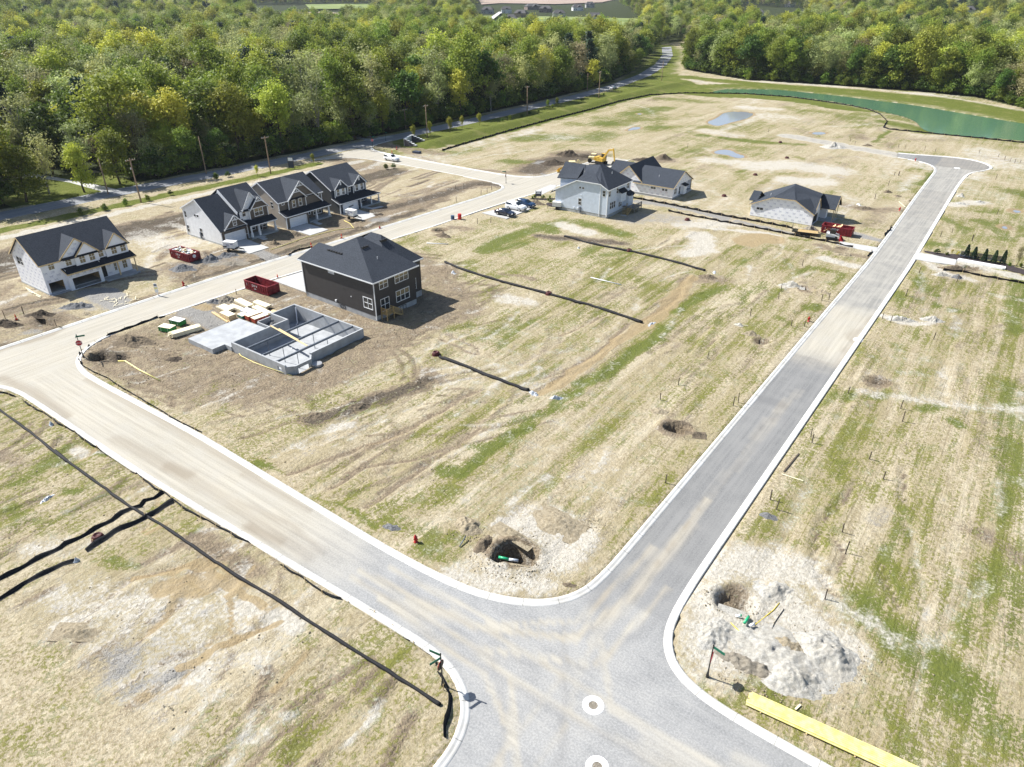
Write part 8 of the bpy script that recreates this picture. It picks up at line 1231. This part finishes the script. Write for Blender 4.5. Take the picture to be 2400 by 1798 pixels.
fence(T((2100, 540, 7.373), [(800, 700), (1240, 745), (1400, 790), (1700, 840), (2212, 930)]), .5, 'black fence along the lower edge of the right side drive', 3.0); fence(T(Z2, [(390, 1067), (560, 1100), (760, 1133)]), .3, 'thin black fence along the side street kerb', 4, wavy=.05); fence(T(Zc, [(930, 1090), (1000, 1130), (830, 1180)]), .3, 'bent black fence end by the craftsman gravel drive', 2); fence(T(Zh, [(1240, 410), (1180, 490)]), .5, 'short black fence by the far road kerb', 2); fence(T(Zh, [(1140, 540), (1125, 572)]), .4, 'tiny black fence above the concrete drive mouth', 2); fence(T(Zh, [(1090, 605), (1050, 640)]), .4, 'tiny black fence below the concrete drive mouth', 2); fence(T(Zc, [(1210, 1060), (1300, 1010), (1470, 975)]), .35, 'small black fence on the verge before the craftsman porch', 2); fence(T(Z7, [(1540, 25), (1600, 10)]), .3, 'short fence stub by the foundation gravel', 2)
for i, (reg, a, b, lb) in enumerate([(Z3, 790, 1405, 'crumpled white and grey plastic at the end of the lower sock'), (Z3, 950, 1435, 'second crumpled plastic piece beyond the lower sock'), (Z3, 1665, 888, 'silvery plastic bundle at the end of the middle sock'), (Z3, 2130, 505, 'silvery plastic at the end of the upper sock'), (Z3, 200, 510, 'white plastic sheet near the start of the middle sock'), (Z3, 1125, 325, 'small white bag on the grass below the upper sock'), (Zl, 745, 1105, 'shiny plastic-wrapped ball at the head of the lowest fence'), (Zl, 455, 500, 'torn pale plastic sheet in the left field'), (Z8, 1840, 400, 'white plastic heap right of the far wrapped house'), (Z7, 500, 1065, 'pale rag beside the kerbside fence')]):
    q = T(reg, [(a, b)])[0]; h0 = heap(q[0], q[1], .9 if i not in (6, 5, 9) else .35, .4 if i not in (6, 5, 9) else .3, .35 if i != 6 else .5, i*.7, 'bag_plastic', lb, 50+i, 2.0); h0.name = 'plastic_scrap'; h0['category'] = 'plastic'; h0['group'] = 'plastic scraps'
# ---------------- storm inlets with maroon covers
def inlet():
    e = empty('storm_inlet', (0, 0, 0), 0, 'x', 'inlet', 'maroon storm inlets'); MB().lathe([(.62, -.1), (.60, .12), (.50, .38), (.42, .5), (.30, .5), (.28, .42), (.0, .42)], 20).build('dome', 'iron_maroon', e, True); g = MB()
    for k in range(6): a = k*math.pi/3; g.beam((.3*math.cos(a), .3*math.sin(a), .52), (.56*math.cos(a), .56*math.sin(a), .2), .06, .05)
    g.lathe([(.68, -.05), (.68, .03), (.60, .05)], 20); g.build('grate', 'iron_maroon', e); return e
il = inlet()
for i, (reg, a, b, lb) in enumerate([(Zl, 955, 880, 'maroon storm inlet between two black fences at left'), (Z3, 70, 1115, 'maroon storm inlet at the head of the lower sock'), (Z3, 905, 668, 'maroon storm inlet on the middle sock'), (Z3, 1500, 348, 'maroon storm inlet on the upper sock'), (Z3, 1930, 118, 'maroon storm inlet on pale ground below the gravel strip'), (Zf, 470, 1138, 'maroon storm inlet in the field beyond the puddle'), (Zf, 268, 1275, 'maroon storm inlet left of the far wrapped house'), (Zf, 675, 1028, 'maroon storm inlet near the middle of the far field'), (Zf, 632, 928, 'small maroon inlet above the far green strip')]):
    q = Gz(reg, a, b); o = il if i == 0 else copy_tree(il); o.location = (q[0], q[1], q[2]-.02); o['label'] = lb; o.rotation_euler = (0, 0, i)
# ---------------- manhole collars flush in the street
for (px_, py_, lb) in [(1390.5, 1653, 'round concrete manhole collar in the near junction'), (1400, 1797, 'second manhole collar at the bottom edge of the junction'), (2013, 797, 'round manhole collar in the long grey road'), (2243, 394, 'small manhole collar in the far turning head')]:
    q = G(px_, py_); e = empty('manhole', (q[0], q[1], .004), 0, lb, 'manhole', 'manholes in the street'); MB().lathe([(.36, .0), (.38, .016), (.80, .016), (.83, .0)], 32).build('collar', 'white_paint', e); MB().lathe([(.0, .006), (.35, .006), (.36, .001)], 24).build('cover', 'sand_tan', e)
# ---------------- pipes
e = empty('pipe_bundle', (-6.15, 38.95, gz(-6, 39)), math.atan2(1.0, 11.3)*.95, 'bundle of long bright yellow plastic pipes lying beside the kerb', 'pipes')
for j in range(2):
    for k in range(8-j): y_ = -.60+.168*k+(j % 2)*.084; mb = MB(); mb.tube([(rr2.uniform(0, .25), y_, .19+j*.145), (12.2, y_, .19+j*.145)], .082, 10, False); mb.build('pipe', 'pipe_yellow', e)
mb = MB()
for a in (1.2, 4.5, 7.8, 11): mb.box(a-.05, a+.05, -.75, .75, .02, .11); 
mb.build('bearers', 'wood_raw', e)
def pipe(pts_, r_, mat, label, name='pipe'): mb = MB(); mb.tube(pts_, r_, 10); o = mb.build(name, mat, None, True); return tag(o, label, 'pipe', 'loose pipes on the site')
pipe([(*p, gz(*p)+.07) for p in T(Z7, [(1150, 450), (1220, 450), (1350, 530), (1555, 638)])], .10, 'pipe_yellow', 'bent yellow pipe lying on the dirt below the corner heap')
for i, (a, b, c, d, m_, lb, up) in enumerate([(570, 370, 640, 385, 'pipe_green', 'green pipe stub in the right pit, upper', -.4), (655, 475, 690, 425, 'pipe_green', 'green pipe stub in the right pit, lower', -.4), (590, 405, 625, 415, 'pvc_white', 'pale pipe end in the right pit', -.5), (700, 490, 735, 475, 'pvc_white', 'second pale pipe end in the right pit', -.5)]):
    p0_, p1_ = T(Z5b, [(a, b), (c, d)]); pipe([(*p0_, gz(*p0_)+.28), (*p1_, gz(*p1_)+.30)], .13, m_, lb)
p0_, p1_, p2_ = T(Z6, [(830, 640), (950, 665), (1055, 680)]); pipe([(*p0_, .25), (*p1_, .22)], .13, 'pipe_green', 'green pipe poking out beside the near pit'); pipe([(*p1_, .22), (*p2_, .22)], .14, 'bag_plastic', 'white cap wrapped on the green pipe end'); p0_, p1_ = T(Z6, [(380, 515), (450, 425)]); pipe([(*p0_, .2), (*p1_, .5)], .06, 'steel_gray', 'short grey pipe with orange tip left of the near pit')
pipe([(*p, gz(*p)+.05) for p in T(Z5b, [(450, 345), (580, 480), (770, 655)])], .035, 'pipe_lip', 'thin yellow tape line left of the right pit', 'tape_line'); pipe([(*p, gz(*p)+.05) for p in T(Z5b, [(940, 290), (890, 350), (740, 470)])], .03, 'pipe_lip', 'thin yellow tape line right of the right pit', 'tape_line'); pipe([(*p, gz(*p)+.05) for p in T(Z5b, [(975, 340), (900, 450), (858, 560), (820, 690)])], .03, 'black_metal', 'thin black cable sagging across the pale rubble', 'cable')
pipe([(*p, gz(*p)+.08) for p in T(Zc, [(1045, 1000), (1400, 880), (1720, 800), (1900, 780), (1860, 730), (1800, 700)])], .07, 'pipe_yellow', 'long thin yellow pipe along the trench before the houses'); pipe([(*p, gz(*p)+.1) for p in T(Z3, [(1215, 545), (1440, 600)])], .08, 'pvc_white', 'thin pale pipe lying in the middle field'); pipe([(*p, gz(*p)+.1) for p in T(Z3, [(0, 290), (160, 298)])], .08, 'pvc_white', 'thin pale pipe lying right of the charcoal house'); pipe([(*p, gz(*p)+.08) for p in T(Z5, [(600, 590), (700, 700), (850, 790), (1000, 830), (1270, 930)])], .05, 'pipe_yellow', 'yellow tubing along the outer basement wall')
for i, (reg, a, b, c, d, lb) in enumerate([(Zr, 515, 575, 612, 458, 'dark weathered board lying along the right kerb'), (Zr, 500, 592, 640, 632, 'pale long board on the verge right of the road'), (Zh, 70, 1150, 165, 1155, 'short white board left of the long road'), (Zh, 1285, 235, 1330, 275, 'pale crossed board near the far hydrant'), (Z5b, 1065, 1145, 1105, 1108, 'small pale board behind the yellow pipes'), (Z6, 0, 0, 1, 1, '')][:5]):
    p0_, p1_ = T(reg, [(a, b), (c, d)]); o = MB().beam((*p0_, gz(*p0_)+.09), (*p1_, gz(*p1_)+.09), .14, .06).build('board', 'wood_dark' if i == 0 else 'board_pale'); tag(o, lb, 'board', 'loose boards')
# ---------------- survey stakes
stk = T(Zr, [(187, 145), (220, 125), (930, 65), (1270, 165), (1282, 248), (690, 345), (697, 385), (1068, 490), (1158, 620), (427, 755), (467, 818), (893, 965), (915, 1098), (780, 1400)])+T(Z3, [(1863, 1340), (1728, 1450), (2080, 1140)])+Dp([(1437, 1045)])+T(Z4, [(70, 760), (185, 750)])+T(Zh, [(183, 1080), (487, 1155), (392, 955), (410, 900), (583, 1160), (712, 965), (765, 960), (568, 710), (1105, 215), (1160, 1100), (1222, 1130), (1335, 930), (1825, 520), (2010, 330), (1540, 1255), (2000, 70), (1280, 40)])+T(Zw, [(60, 1190), (250, 1140), (590, 1270)])+T(Zc, [(683, 1465)])+T(Zf, [(30, 960), (555, 860), (1085, 920), (1115, 940), (1395, 960), (1440, 965), (1565, 980), (1635, 985), (1920, 995), (2045, 1020), (2085, 1040), (2120, 1050), (2150, 1060), (2185, 1060), (1330, 1210), (1245, 1290), (1370, 1140), (1400, 1140)])+T(Z2, [(795, 1225), (740, 1230), (745, 1310), (945, 1250), (975, 1235), (905, 1265)])+T((2100, 540, 7.373), [(765, 115), (965, 45), (1310, 195), (1045, 905), (165, 1150), (395, 745)])
def zone_of(x_, y_):
    if x_ > -14: return 'field right of the long road' if y_ < 165 else 'ground right of the turning head'
    if x_ > -62 and y_ < 150: return 'drilled rows left of the long road'
    if x_ > -105 and y_ < 150: return 'lots beside the back street'
    if x_ > -105: return 'open far field'
    return 'dirt along the back street'
sm = MB().box(-.045, .045, -.045, .045, -.2, 1.2).box(-.048, .048, -.048, .048, 1.05, 1.16).build('s', 'wood_dark'); sdat = sm.data; bpy.data.objects.remove(sm); cz = {}
for (x_, y_) in sorted(stk, key=lambda p: math.hypot(*p)):
    z_ = zone_of(x_, y_); cz[z_] = cz.get(z_, 0)+1; o = link('survey_stake', sdat); o.location = (x_, y_, gz(x_, y_)); o.rotation_euler = (rr2.uniform(-.06, .06), rr2.uniform(-.06, .06), rr2.uniform(0, 3)); o.scale = (1, 1, rr2.uniform(.8, 1.25)); tag(o, f'thin dark survey stake in the {z_}, {ordw(cz[z_]-1)} nearest', 'stake', 'survey stakes')
# ---------------- utility poles and wires
def upole(x, y, h_, label, arm=True, arms=((0, 0),)):
    e = empty('utility_pole', (x, y, gz(x, y)), 0, label, 'pole', 'utility poles'); MB().lathe([(.19, -.3), (.18, 1), (.13, h_), (.0, h_+.02)], 10).build('pole', 'wood_pole', e, True)
    if arm:
        b = MB(); b.box(-.06, .06, -1.2, 1.2, h_-.55, h_-.42); b.build('crossarm', 'wood_pole', e)
        for k in (-1.1, -.55, .55, 1.1): MB().lathe([(.04, 0), (.07, .05), (.05, .12), (.06, .18), (.0, .22)], 8, (0, k, h_-.42)).build('insulator', 'white_paint', e)
    return e
UP = [(-174.9, 124.1, 10.2, 'wood utility pole with crossarm behind the tan house'), (-176.2, 86.5, 10.6, 'wood utility pole with crossarm left of the craftsman house'), (-174.2, 189.1, 10.8, 'wood utility pole with crossarm by the stone entrance wall'), (-173.0, 247.6, 11.0, 'wood utility pole midway along the green berm'), (-173.2, 305.4, 11.4, 'wood utility pole near the far end of the green berm'), (-178.5, 382, 9.5, 'farthest utility pole where the county road bends'), (-190.2, 113.7, 10.4, 'grey utility pole across the county road, second from left'), (-191, 86.0, 9.2, 'grey utility pole across the county road by the driveway'), (-192, 197.1, 7.0, 'short utility pole across the road opposite the entrance'), (-188.9, 321.3, 8.6, 'short utility pole across the far county road')]
for i, (x_, y_, hh_, lb) in enumerate(UP): upole(x_, y_, hh_, lb, i in (0, 1, 2, 3, 4, 8))
MB().lathe([(.16, 0), (.16, .4), (.0, .42)], 10, (-176.0, 86.0, 8.2)).build('transformer', 'sign_metal') and None
tr_ = bpy.data.objects.get('transformer'); tag(tr_, 'small pale transformer can hung on the pole left of the craftsman house', 'transformer')
wires = [(1, 0), (0, 2), (2, 3), (3, 4), (4, 5), (7, 6)]
def wire(a, b, off, za, zb, label):
    A_, B_ = UP[a], UP[b]; pts_ = []
    for i in range(13): t = i/12; s_ = 4*t*(1-t)*.9; pts_.append((A_[0]+(B_[0]-A_[0])*t+off, A_[1]+(B_[1]-A_[1])*t, gz(A_[0], A_[1])+(A_[2]-za)*(1-t)+(B_[2]-zb)*t-s_))
    o = MB().tube(pts_, .022, 5, False).build('power_line', 'black_metal'); tag(o, label, 'wire', 'overhead wires')
nmz = {(1, 0): 'craftsman and tan house poles', (0, 2): 'tan house and entrance wall poles', (2, 3): 'entrance wall and mid-berm poles', (3, 4): 'mid-berm and far berm poles', (4, 5): 'far berm pole and road bend', (7, 6): 'two grey poles across the road'}
for (a, b) in wires:
    for k, (off, zz, w_) in enumerate([(-.0, .2, 'top'), (.0, 1.6, 'middle'), (.0, 2.6, 'lowest')]): wire(a, b, off, zz, zz, f'{w_} overhead wire between {nmz[(a, b)]}')
wire(2, 8, 0, .4, .3, 'overhead wire crossing the road near the entrance'); wire(2, 8, 0, 2.2, 1.6, 'lower overhead wire crossing the road near the entrance')
# ---------------- planting: young trees, shrubs, pointed evergreens
YT = [((0, 0, 2.765), 1670, 1145, 3.2, 'yellow', 'first young yellow-green tree behind the tan house'), ((0, 0, 2.765), 2032, 1065, 3.2, 'yellow', 'young yellow-green tree behind the navy house'), (Z2, 470, 905, 5, 'yellow', 'young tree just left of the entrance utility pole'), (Z2, 575, 882, 5, 'yellow', 'young tree just right of the entrance utility pole'), (Z2, 705, 862, 5.5, 'yellow', 'third young tree along the berm from the entrance'), (Z2, 783, 832, 4.5, 'yellow', 'fourth young tree along the berm from the entrance'), (Z2, 895, 815, 4.5, 'yellow', 'fifth young tree along the berm from the entrance'), (Z2, 1340, 712, 4.0, 'mid', 'young tree beyond the mid-berm utility pole'), (Z2, 1400, 695, 4.0, 'mid', 'last young tree along the berm'), ((2100, 540, 7.373), 2080, 610, 3.8, 'olive', 'thin yellow-green young tree at the right edge beside the planting bed')]
for reg, a, b, hh_, kd, lb in YT: q = T(reg, [(a, b)])[0]; e = tree(kd, q[0], q[1], hh_, a*.1, lb, 'young planted trees', 'young_tree', 'tree', gz(*q)); e.scale = (e.scale[0]*.8, e.scale[1]*.8, e.scale[2])
SH = [((0, 0, 2.765), 685, 1370), ((0, 0, 2.765), 818, 1335), ((0, 0, 2.765), 957, 1305), ((0, 0, 2.765), 1108, 1268), (Zw, 845, 115), (Zw, 1095, 60), (Z2, 1042, 792), (Z2, 1092, 780), (Z2, 1165, 762), (Z2, 1220, 747), (Z2, 1278, 733), (Z2, 1370, 705), (Z2, 1560, 660), (Z2, 1700, 625), ((0, 0, 2.765), 1400, 1165), ((0, 0, 2.765), 1480, 1150), (Zd, 1370, 320), (Zd, 1450, 300), (Zd, 1670, 310), (Zd, 1850, 310), (Zd, 1795, 370), (Zd, 1880, 440), (Zd, 1940, 460), ((2100, 540, 7.373), 880, 440), ((2100, 540, 7.373), 960, 420), ((2100, 540, 7.373), 1060, 450), ((2100, 540, 7.373), 1950, 620), ((2100, 540, 7.373), 700, 410), ((2100, 540, 7.373), 2140, 650), (Z2, 290, 1100), (Z2, 340, 1095)]
zl = lambda i: ['the grass verge left of the back yards', 'the green berm', 'the model home beds', 'the right planting bed', 'the bare lot beyond the navy house']
cs_ = {}
for i, (reg, a, b) in enumerate(SH):
    q = T(reg, [(a, b)])[0]; zi = 0 if q[0] < -150 and q[1] < 165 else (1 if q[0] < -150 else (2 if q[0] < -60 and q[1] > 120 and q[0] > -110 else (3 if q[0] > -20 else 4))); 
    if i >= 29: zi = 4
    z_ = zl(0)[zi]; cs_[z_] = cs_.get(z_, 0)+1; s_ = 1.6 if zi in (0, 1) else .9
    if zi == 4: s_ = 1.8
    tree('gold' if i in (24, 25) else ('bush' if i % 3 else 'bush2'), q[0], q[1], s_*(.8+.4*(i*37 % 10)/10), i, f'small rounded shrub in {z_}, {ordw(cs_[z_]-1)} along it', 'planted shrubs', 'shrub', 'shrub', gz(*q))
for i, (a, b, hh_) in enumerate([(1195, 478, 2.5), (1325, 505, 2.3), (1505, 548, 2.4), (1675, 575, 2.4), (1830, 590, 2.6)]):
    q = T((2100, 540, 7.373), [(a, b)])[0]; r = np.random.default_rng(i); N = 900; z_ = r.random(N)**.8*hh_; rad = .48*(1-(z_/hh_))**.6*r.uniform(.75, 1.08, N)+.03; an = r.uniform(0, 6.28, N); p = np.stack([rad*np.cos(an), rad*np.sin(an), z_+.1], 1); t_ = r.normal(size=(N, 3))*.05; b_ = np.array([0, 0, .10])+r.normal(size=(N, 3))*.03
    V = np.stack([p-t_, p+t_, p+t_+b_, p-t_+b_], 1).reshape(-1, 3); e = empty('pointed_evergreen', (q[0], q[1], gz(*q)), 0, f'narrow pointed evergreen in the right planting bed, {ORD[i]} from the left', 'evergreen', 'row of five evergreens'); npmesh('crown', V, np.arange(N*4).reshape(-1, 4), 'leaf_conifer', e); MB().lathe([(.06, 0), (.05, .5)], 8).build('trunk', 'bark', e)
e0 = None
for i in range(10):
    q = T((2100, 540, 7.373), [(1135+i*77, 478+i*10.5)])[0]
    if e0 is None:
        e0 = empty('slatted_chair', (0, 0, 0), 0, 'x', 'chair', 'dark slatted seats in the planting bed'); b = MB()
        for k in range(6): b.box(-.36+k*.125, -.27+k*.125, .22, .27, .35, 1.25)
        b.build('backrest', 'shed_blue', e0); b = MB()
        for k in range(4): b.box(-.38, .38, -.3+k*.13, -.2+k*.13, .38, .42)
        b.build('seat', 'shed_blue', e0)
        for sx in (-.36, .36):
            for sy in (-.28, .22): MB().box(sx-.03, sx+.03, sy-.03, sy+.03, 0, .4).build('leg', 'shed_blue', e0)
        for sx in (-.4, .4): MB().box(sx-.05, sx+.05, -.32, .25, .6, .64).build('armrest', 'shed_blue', e0)
        o = e0
    else: o = copy_tree(e0)
    o.location = (q[0], q[1], gz(*q)); o.rotation_euler = (0, 0, R(15)); o['label'] = f'dark blue slatted seat before the pointed evergreens, {ORD[i]} from the left'
o = MB().prism(T((2100, 540, 7.373), [(480, 360), (800, 410), (1100, 430), (1500, 520), (1900, 600), (2212, 690), (2212, 770), (1880, 690), (1500, 610), (1040, 520), (800, 470), (500, 390)]), -.05, .16).build('mulch_bed', 'mulch'); tag(o, kind='structure')
o = MB().prism(T((2100, 540, 7.373), [(1045, 535), (1080, 515), (1885, 660), (1880, 692), (1830, 690)]), .02, .42).build('retaining_kerb', 'white_paint'); tag(o, 'long low white retaining kerb before the dark mulch bed', 'kerb wall')
o = MB().prism(T(Zd, [(1285, 325), (1350, 300), (1750, 310), (2000, 300), (2000, 320), (1850, 365), (1400, 335)]), -.05, .17).build('mulch_bed', 'mulch'); tag(o, kind='structure'); o = MB().prism(T(Zd, [(1740, 450), (1800, 420), (1960, 450), (1985, 500), (1880, 515), (1760, 490)]), -.05, .17).build('mulch_bed', 'mulch'); tag(o, kind='structure')
# ---------------- signs and entrance wall
e = empty('lot_sign', (-99.0, 147.0, .15), 0, 'dark framed sign board in the mulch bed by the model home', 'sign'); MB().box(-.05, .05, -.75, -.63, 0, 2.0).box(-.05, .05, .63, .75, 0, 2.0).build('posts', 'wood_dark', e); MB().box(-.02, .06, -.62, .62, .6, 1.75).build('board', 'shed_blue', e); MB().box(.062, .07, -.5, .5, 1.2, 1.6).build('panel', 'foam_white', e); e.rotation_euler = (0, 0, R(-55))
q = at2(370, 693); e = empty('flag_sign', q, R(-50), 'tall narrow white, yellow and blue lot sign beside the street', 'sign'); MB().box(-.04, .04, -.04, .04, 0, 2.6).build('post', 'white_paint', e); MB().box(-.02, .05, -.28, .28, .9, 2.5).build('board', 'white_paint', e); MB().box(.052, .06, -.24, .24, 1.5, 1.85).build('yellow_panel', 'pipe_yellow', e); MB().box(.052, .06, -.24, .24, 2.1, 2.4).build('blue_panel', 'car_blue', e)
q = at2(683.7, 397); e = empty('roadside_sign', q, R(-60), 'tall dark roadside sign with white header beside the county road', 'sign'); MB().box(-.03, .03, -.85, -.75, 0, 3.4).box(-.03, .03, .75, .85, 0, 3.4).build('posts', 'wood_dark', e); MB().box(-.02, .06, -.75, .75, .3, 3.3).build('board', 'shed_blue', e); MB().box(.062, .07, -.7, .7, 2.3, 3.2).build('header_panel', 'foam_white', e)
e = empty('entrance_wall', (-168.0, 174.0, 0), 0, 'white capped stone entrance wall with stepped wings by the junction', 'wall'); P = T((930, 300, 14.75), [(370, 700), (690, 745), (330, 560), (620, 500)]); c0 = (-170.2, 176.5)
for nm_, (a, b) in (('lower_wing', ((-170.6, 174.2), (-165.2, 174.0))), ('upper_wing', ((-173.6, 180.5), (-168.6, 181.6)))):
    m_ = MB(); cp = MB(); n_ = 5
    for k in range(n_):
        t0, t1 = k/n_, (k+1)/n_; hh_ = 2.3-.32*k; p0_ = (a[0]+(b[0]-a[0])*t0+168, a[1]+(b[1]-a[1])*t0-174); p1_ = (a[0]+(b[0]-a[0])*t1+168, a[1]+(b[1]-a[1])*t1-174); m_.beam((*p0_, hh_/2), (*p1_, hh_/2), .5, hh_); cp.beam((*p0_, hh_+.06), (*p1_, hh_+.06), .66, .12)
    m_.build(nm_, 'brick_dark', e); cp.build('capstones', 'white_paint', e)
MB().beam((-2.7, .2, 1.15), (-5.6, 6.4, 1.15), .55, 2.3).build('sign_face', 'stone_pale', e); MB().beam((-2.7, .2, 2.36), (-5.6, 6.4, 2.36), .7, .14).build('capstones', 'white_paint', e)
q = T((930, 300, 14.75), [(700, 880)])[0]; o = MB().prism([(q[0]-1.3, q[1]-.8), (q[0]+1.3, q[1]-.6), (q[0]+1.2, q[1]+.8), (q[0]-1.2, q[1]+.7)], 0, .7).build('utility_vault', 'shed_blue'); tag(o, 'low dark green utility vault beside the side street', 'utility box')
# ---------------- far houses among the trees
simple('far_wall', (.42, .41, .40), .8, .15, .5); simple('far_wall_white', (.70, .70, .70), .8, .1, .5); simple('far_brick', (.22, .17, .15), .85, .2, .5)
FH = [((0, 0, 1), 1248, 24, 26, 'far_brick', 'large dark-roofed far house among the field homes'), ((0, 0, 1), 1279, 30, 20, 'far_brick', 'dark far house right of the largest one'), ((0, 0, 1), 1143, 33, 18, 'far_wall', 'low brown-roofed far house at left of the field homes'), ((0, 0, 1), 1187, 32, 16, 'far_wall_white', 'white-walled far house behind the treetops'), ((0, 0, 1), 1221, 42, 18, 'far_brick', 'far house with hipped dark roof in the middle row'), ((0, 0, 1), 1089, 38, 18, 'far_wall', 'pale-roofed far house at the wood edge'), ((0, 0, 1), 1310, 42, 17, 'far_wall', 'far house right of the hipped one'), ((0, 0, 1), 1194, 55, 18, 'far_wall', 'nearest grey-roofed far house by the pale lane'), ((0, 0, 1), 1353, 26, 18, 'far_wall_white', 'long white-walled far house near the field'), ((0, 0, 1), 1382, 19, 16, 'far_wall', 'brown-roofed far house beside the brown field'), ((0, 0, 1), 1392, 50, 20, 'far_wall', 'grey two-part far house half hidden by trees'), ((0, 0, 1), 512, 48, 18, 'far_wall_white', 'pale gabled house standing alone in the left wood'), ((0, 0, 1), 1770, 40, 22, 'far_wall_white', 'grey-roofed white house on the right lawn'), ((0, 0, 1), 2130, 44, 15, 'far_wall_white', 'small white gabled house in the right trees'), ((0, 0, 1), 2262, 46, 16, 'far_wall', 'dark-roofed house high in the right trees'), ((0, 0, 1), 2294, 62, 17, 'far_wall_white', 'white-walled grey-roofed house at far right'), ((0, 0, 1), 1640, 14, 20, 'far_wall', 'leftmost roof of the hazy far right row'), ((0, 0, 1), 1700, 14, 20, 'far_wall', 'second roof of the hazy far right row'), ((0, 0, 1), 1745, 12, 20, 'far_wall', 'third roof of the hazy far right row'), ((0, 0, 1), 1850, 18, 18, 'far_wall_white', 'white-gabled far house right of the hazy row'), ((0, 0, 1), 1520, 24, 16, 'far_wall', 'dark roof in the trees above the pond'), ((0, 0, 1), 1889, 56, 14, 'far_wall', 'dark roof peeking above the right wood')]
for i, (reg, a, b, w_, wm_, lb) in enumerate(FH):
    q = G(a, b); s_ = w_; dd = math.hypot(*q); e = empty('far_house', (q[0], q[1], max(0, dd-900)/3000*3), YAW+rr2.uniform(-.5, .5), lb, 'house', 'far houses among the trees'); zz = 6.0+ (6 if b > 40 and a > 1400 else 0); d_ = s_*.55
    W = MB(); W.box(-s_/2, s_/2, -d_/2, d_/2, -1, zz); W.box(-s_*.15, s_*.2, -d_/2-2.5, -d_/2, -1, zz-.5); W.build('wall', wm_, e); Rf = MB(); o_ = .6
    Rf.slab([(-s_/2-o_, -d_/2-o_, zz-.2), (s_/2+o_, -d_/2-o_, zz-.2), (s_/2-d_*.35, 0, zz+4), (-s_/2+d_*.35, 0, zz+4)], .2); Rf.slab([(-s_/2-o_, d_/2+o_, zz-.2), (s_/2+o_, d_/2+o_, zz-.2), (s_/2-d_*.35, 0, zz+4), (-s_/2+d_*.35, 0, zz+4)], .2)
    for sg in (-1, 1): Rf.slab([(sg*(s_/2+o_), -d_/2-o_, zz-.2), (sg*(s_/2+o_), d_/2+o_, zz-.2), (sg*(s_/2-d_*.35), 0, zz+4)], .2)
    gable(Rf, None, None, -s_*.17, s_*.22, zz-.6, zz+2.4, -d_/2-2.7, 0, .4, .2, ax='y', wall=False); Rf.build('roof', 'shingles_brown', e); Wn = MB()
    for k in range(5): Wn.box(-s_*.42+k*s_*.2, -s_*.42+k*s_*.2+1.1, -d_/2-.05, -d_/2-.02, 1.2, 2.6)
    Wn.build('window', 'pane_glass', e)
simple('field_brown', (.33, .25, .20), .95, .15, .01, obj=False); simple('field_green', (.15, .21, .045), .95, .2, .02, obj=False, c2=(.24, .28, .09)); simple('far_lane', (.55, .54, .52), .9, .05, .1, obj=False)
for nm_, pts_, z_, m_ in [('meadow', Dp([(1030, 3), (1335, 3), (1400, 60), (1360, 104), (1080, 106), (1010, 60)]), .3, 'field_green'), ('ploughed_field', Dp([(1034, 1), (1331, 1), (1300, 8), (1200, 12), (1080, 10), (1040, 13)]), .6, 'field_brown'), ('ploughed_field', Dp([(550, 32), (700, 30), (790, 36), (700, 48), (600, 52)]), .6, 'field_brown'), ('meadow', Dp([(660, 13), (820, 11), (800, 22), (670, 24)]), .6, 'field_green'), ('meadow', Dp([(1590, 15), (1740, 20), (1740, 78), (1590, 75)]), .3, 'field_green'), ('far_lane', Dp([(1050, 50), (1078, 30), (1085, 31), (1062, 50)]), .9, 'far_lane'), ('meadow', Dp([(60, 46), (130, 46), (130, 60), (60, 60)]), .4, 'field_green')]: flat_poly(nm_, pts_, z_+2.2*(z_ > .35), m_, kind='structure')
# ---------------------------------------------------------------- air
hb = MB().box(-6200, 6200, -800, 6600, -6, 160).build('haze', 'white_paint'); hm = bpy.data.materials.new('haze_air'); hm.use_nodes = True; hm.node_tree.nodes.clear()
ho = hm.node_tree.nodes.new('ShaderNodeOutputMaterial'); hv = hm.node_tree.nodes.new('ShaderNodeVolumePrincipled'); hv.inputs['Color'].default_value = (.80, .88, 1, 1); hv.inputs['Density'].default_value = .00005; hv.inputs['Anisotropy'].default_value = .2
hm.node_tree.links.new(hv.outputs[0], ho.inputs['Volume']); hb.data.materials.clear(); hb.data.materials.append(hm); tag(hb, kind='stuff')
scene.cycles.volume_bounces = 0
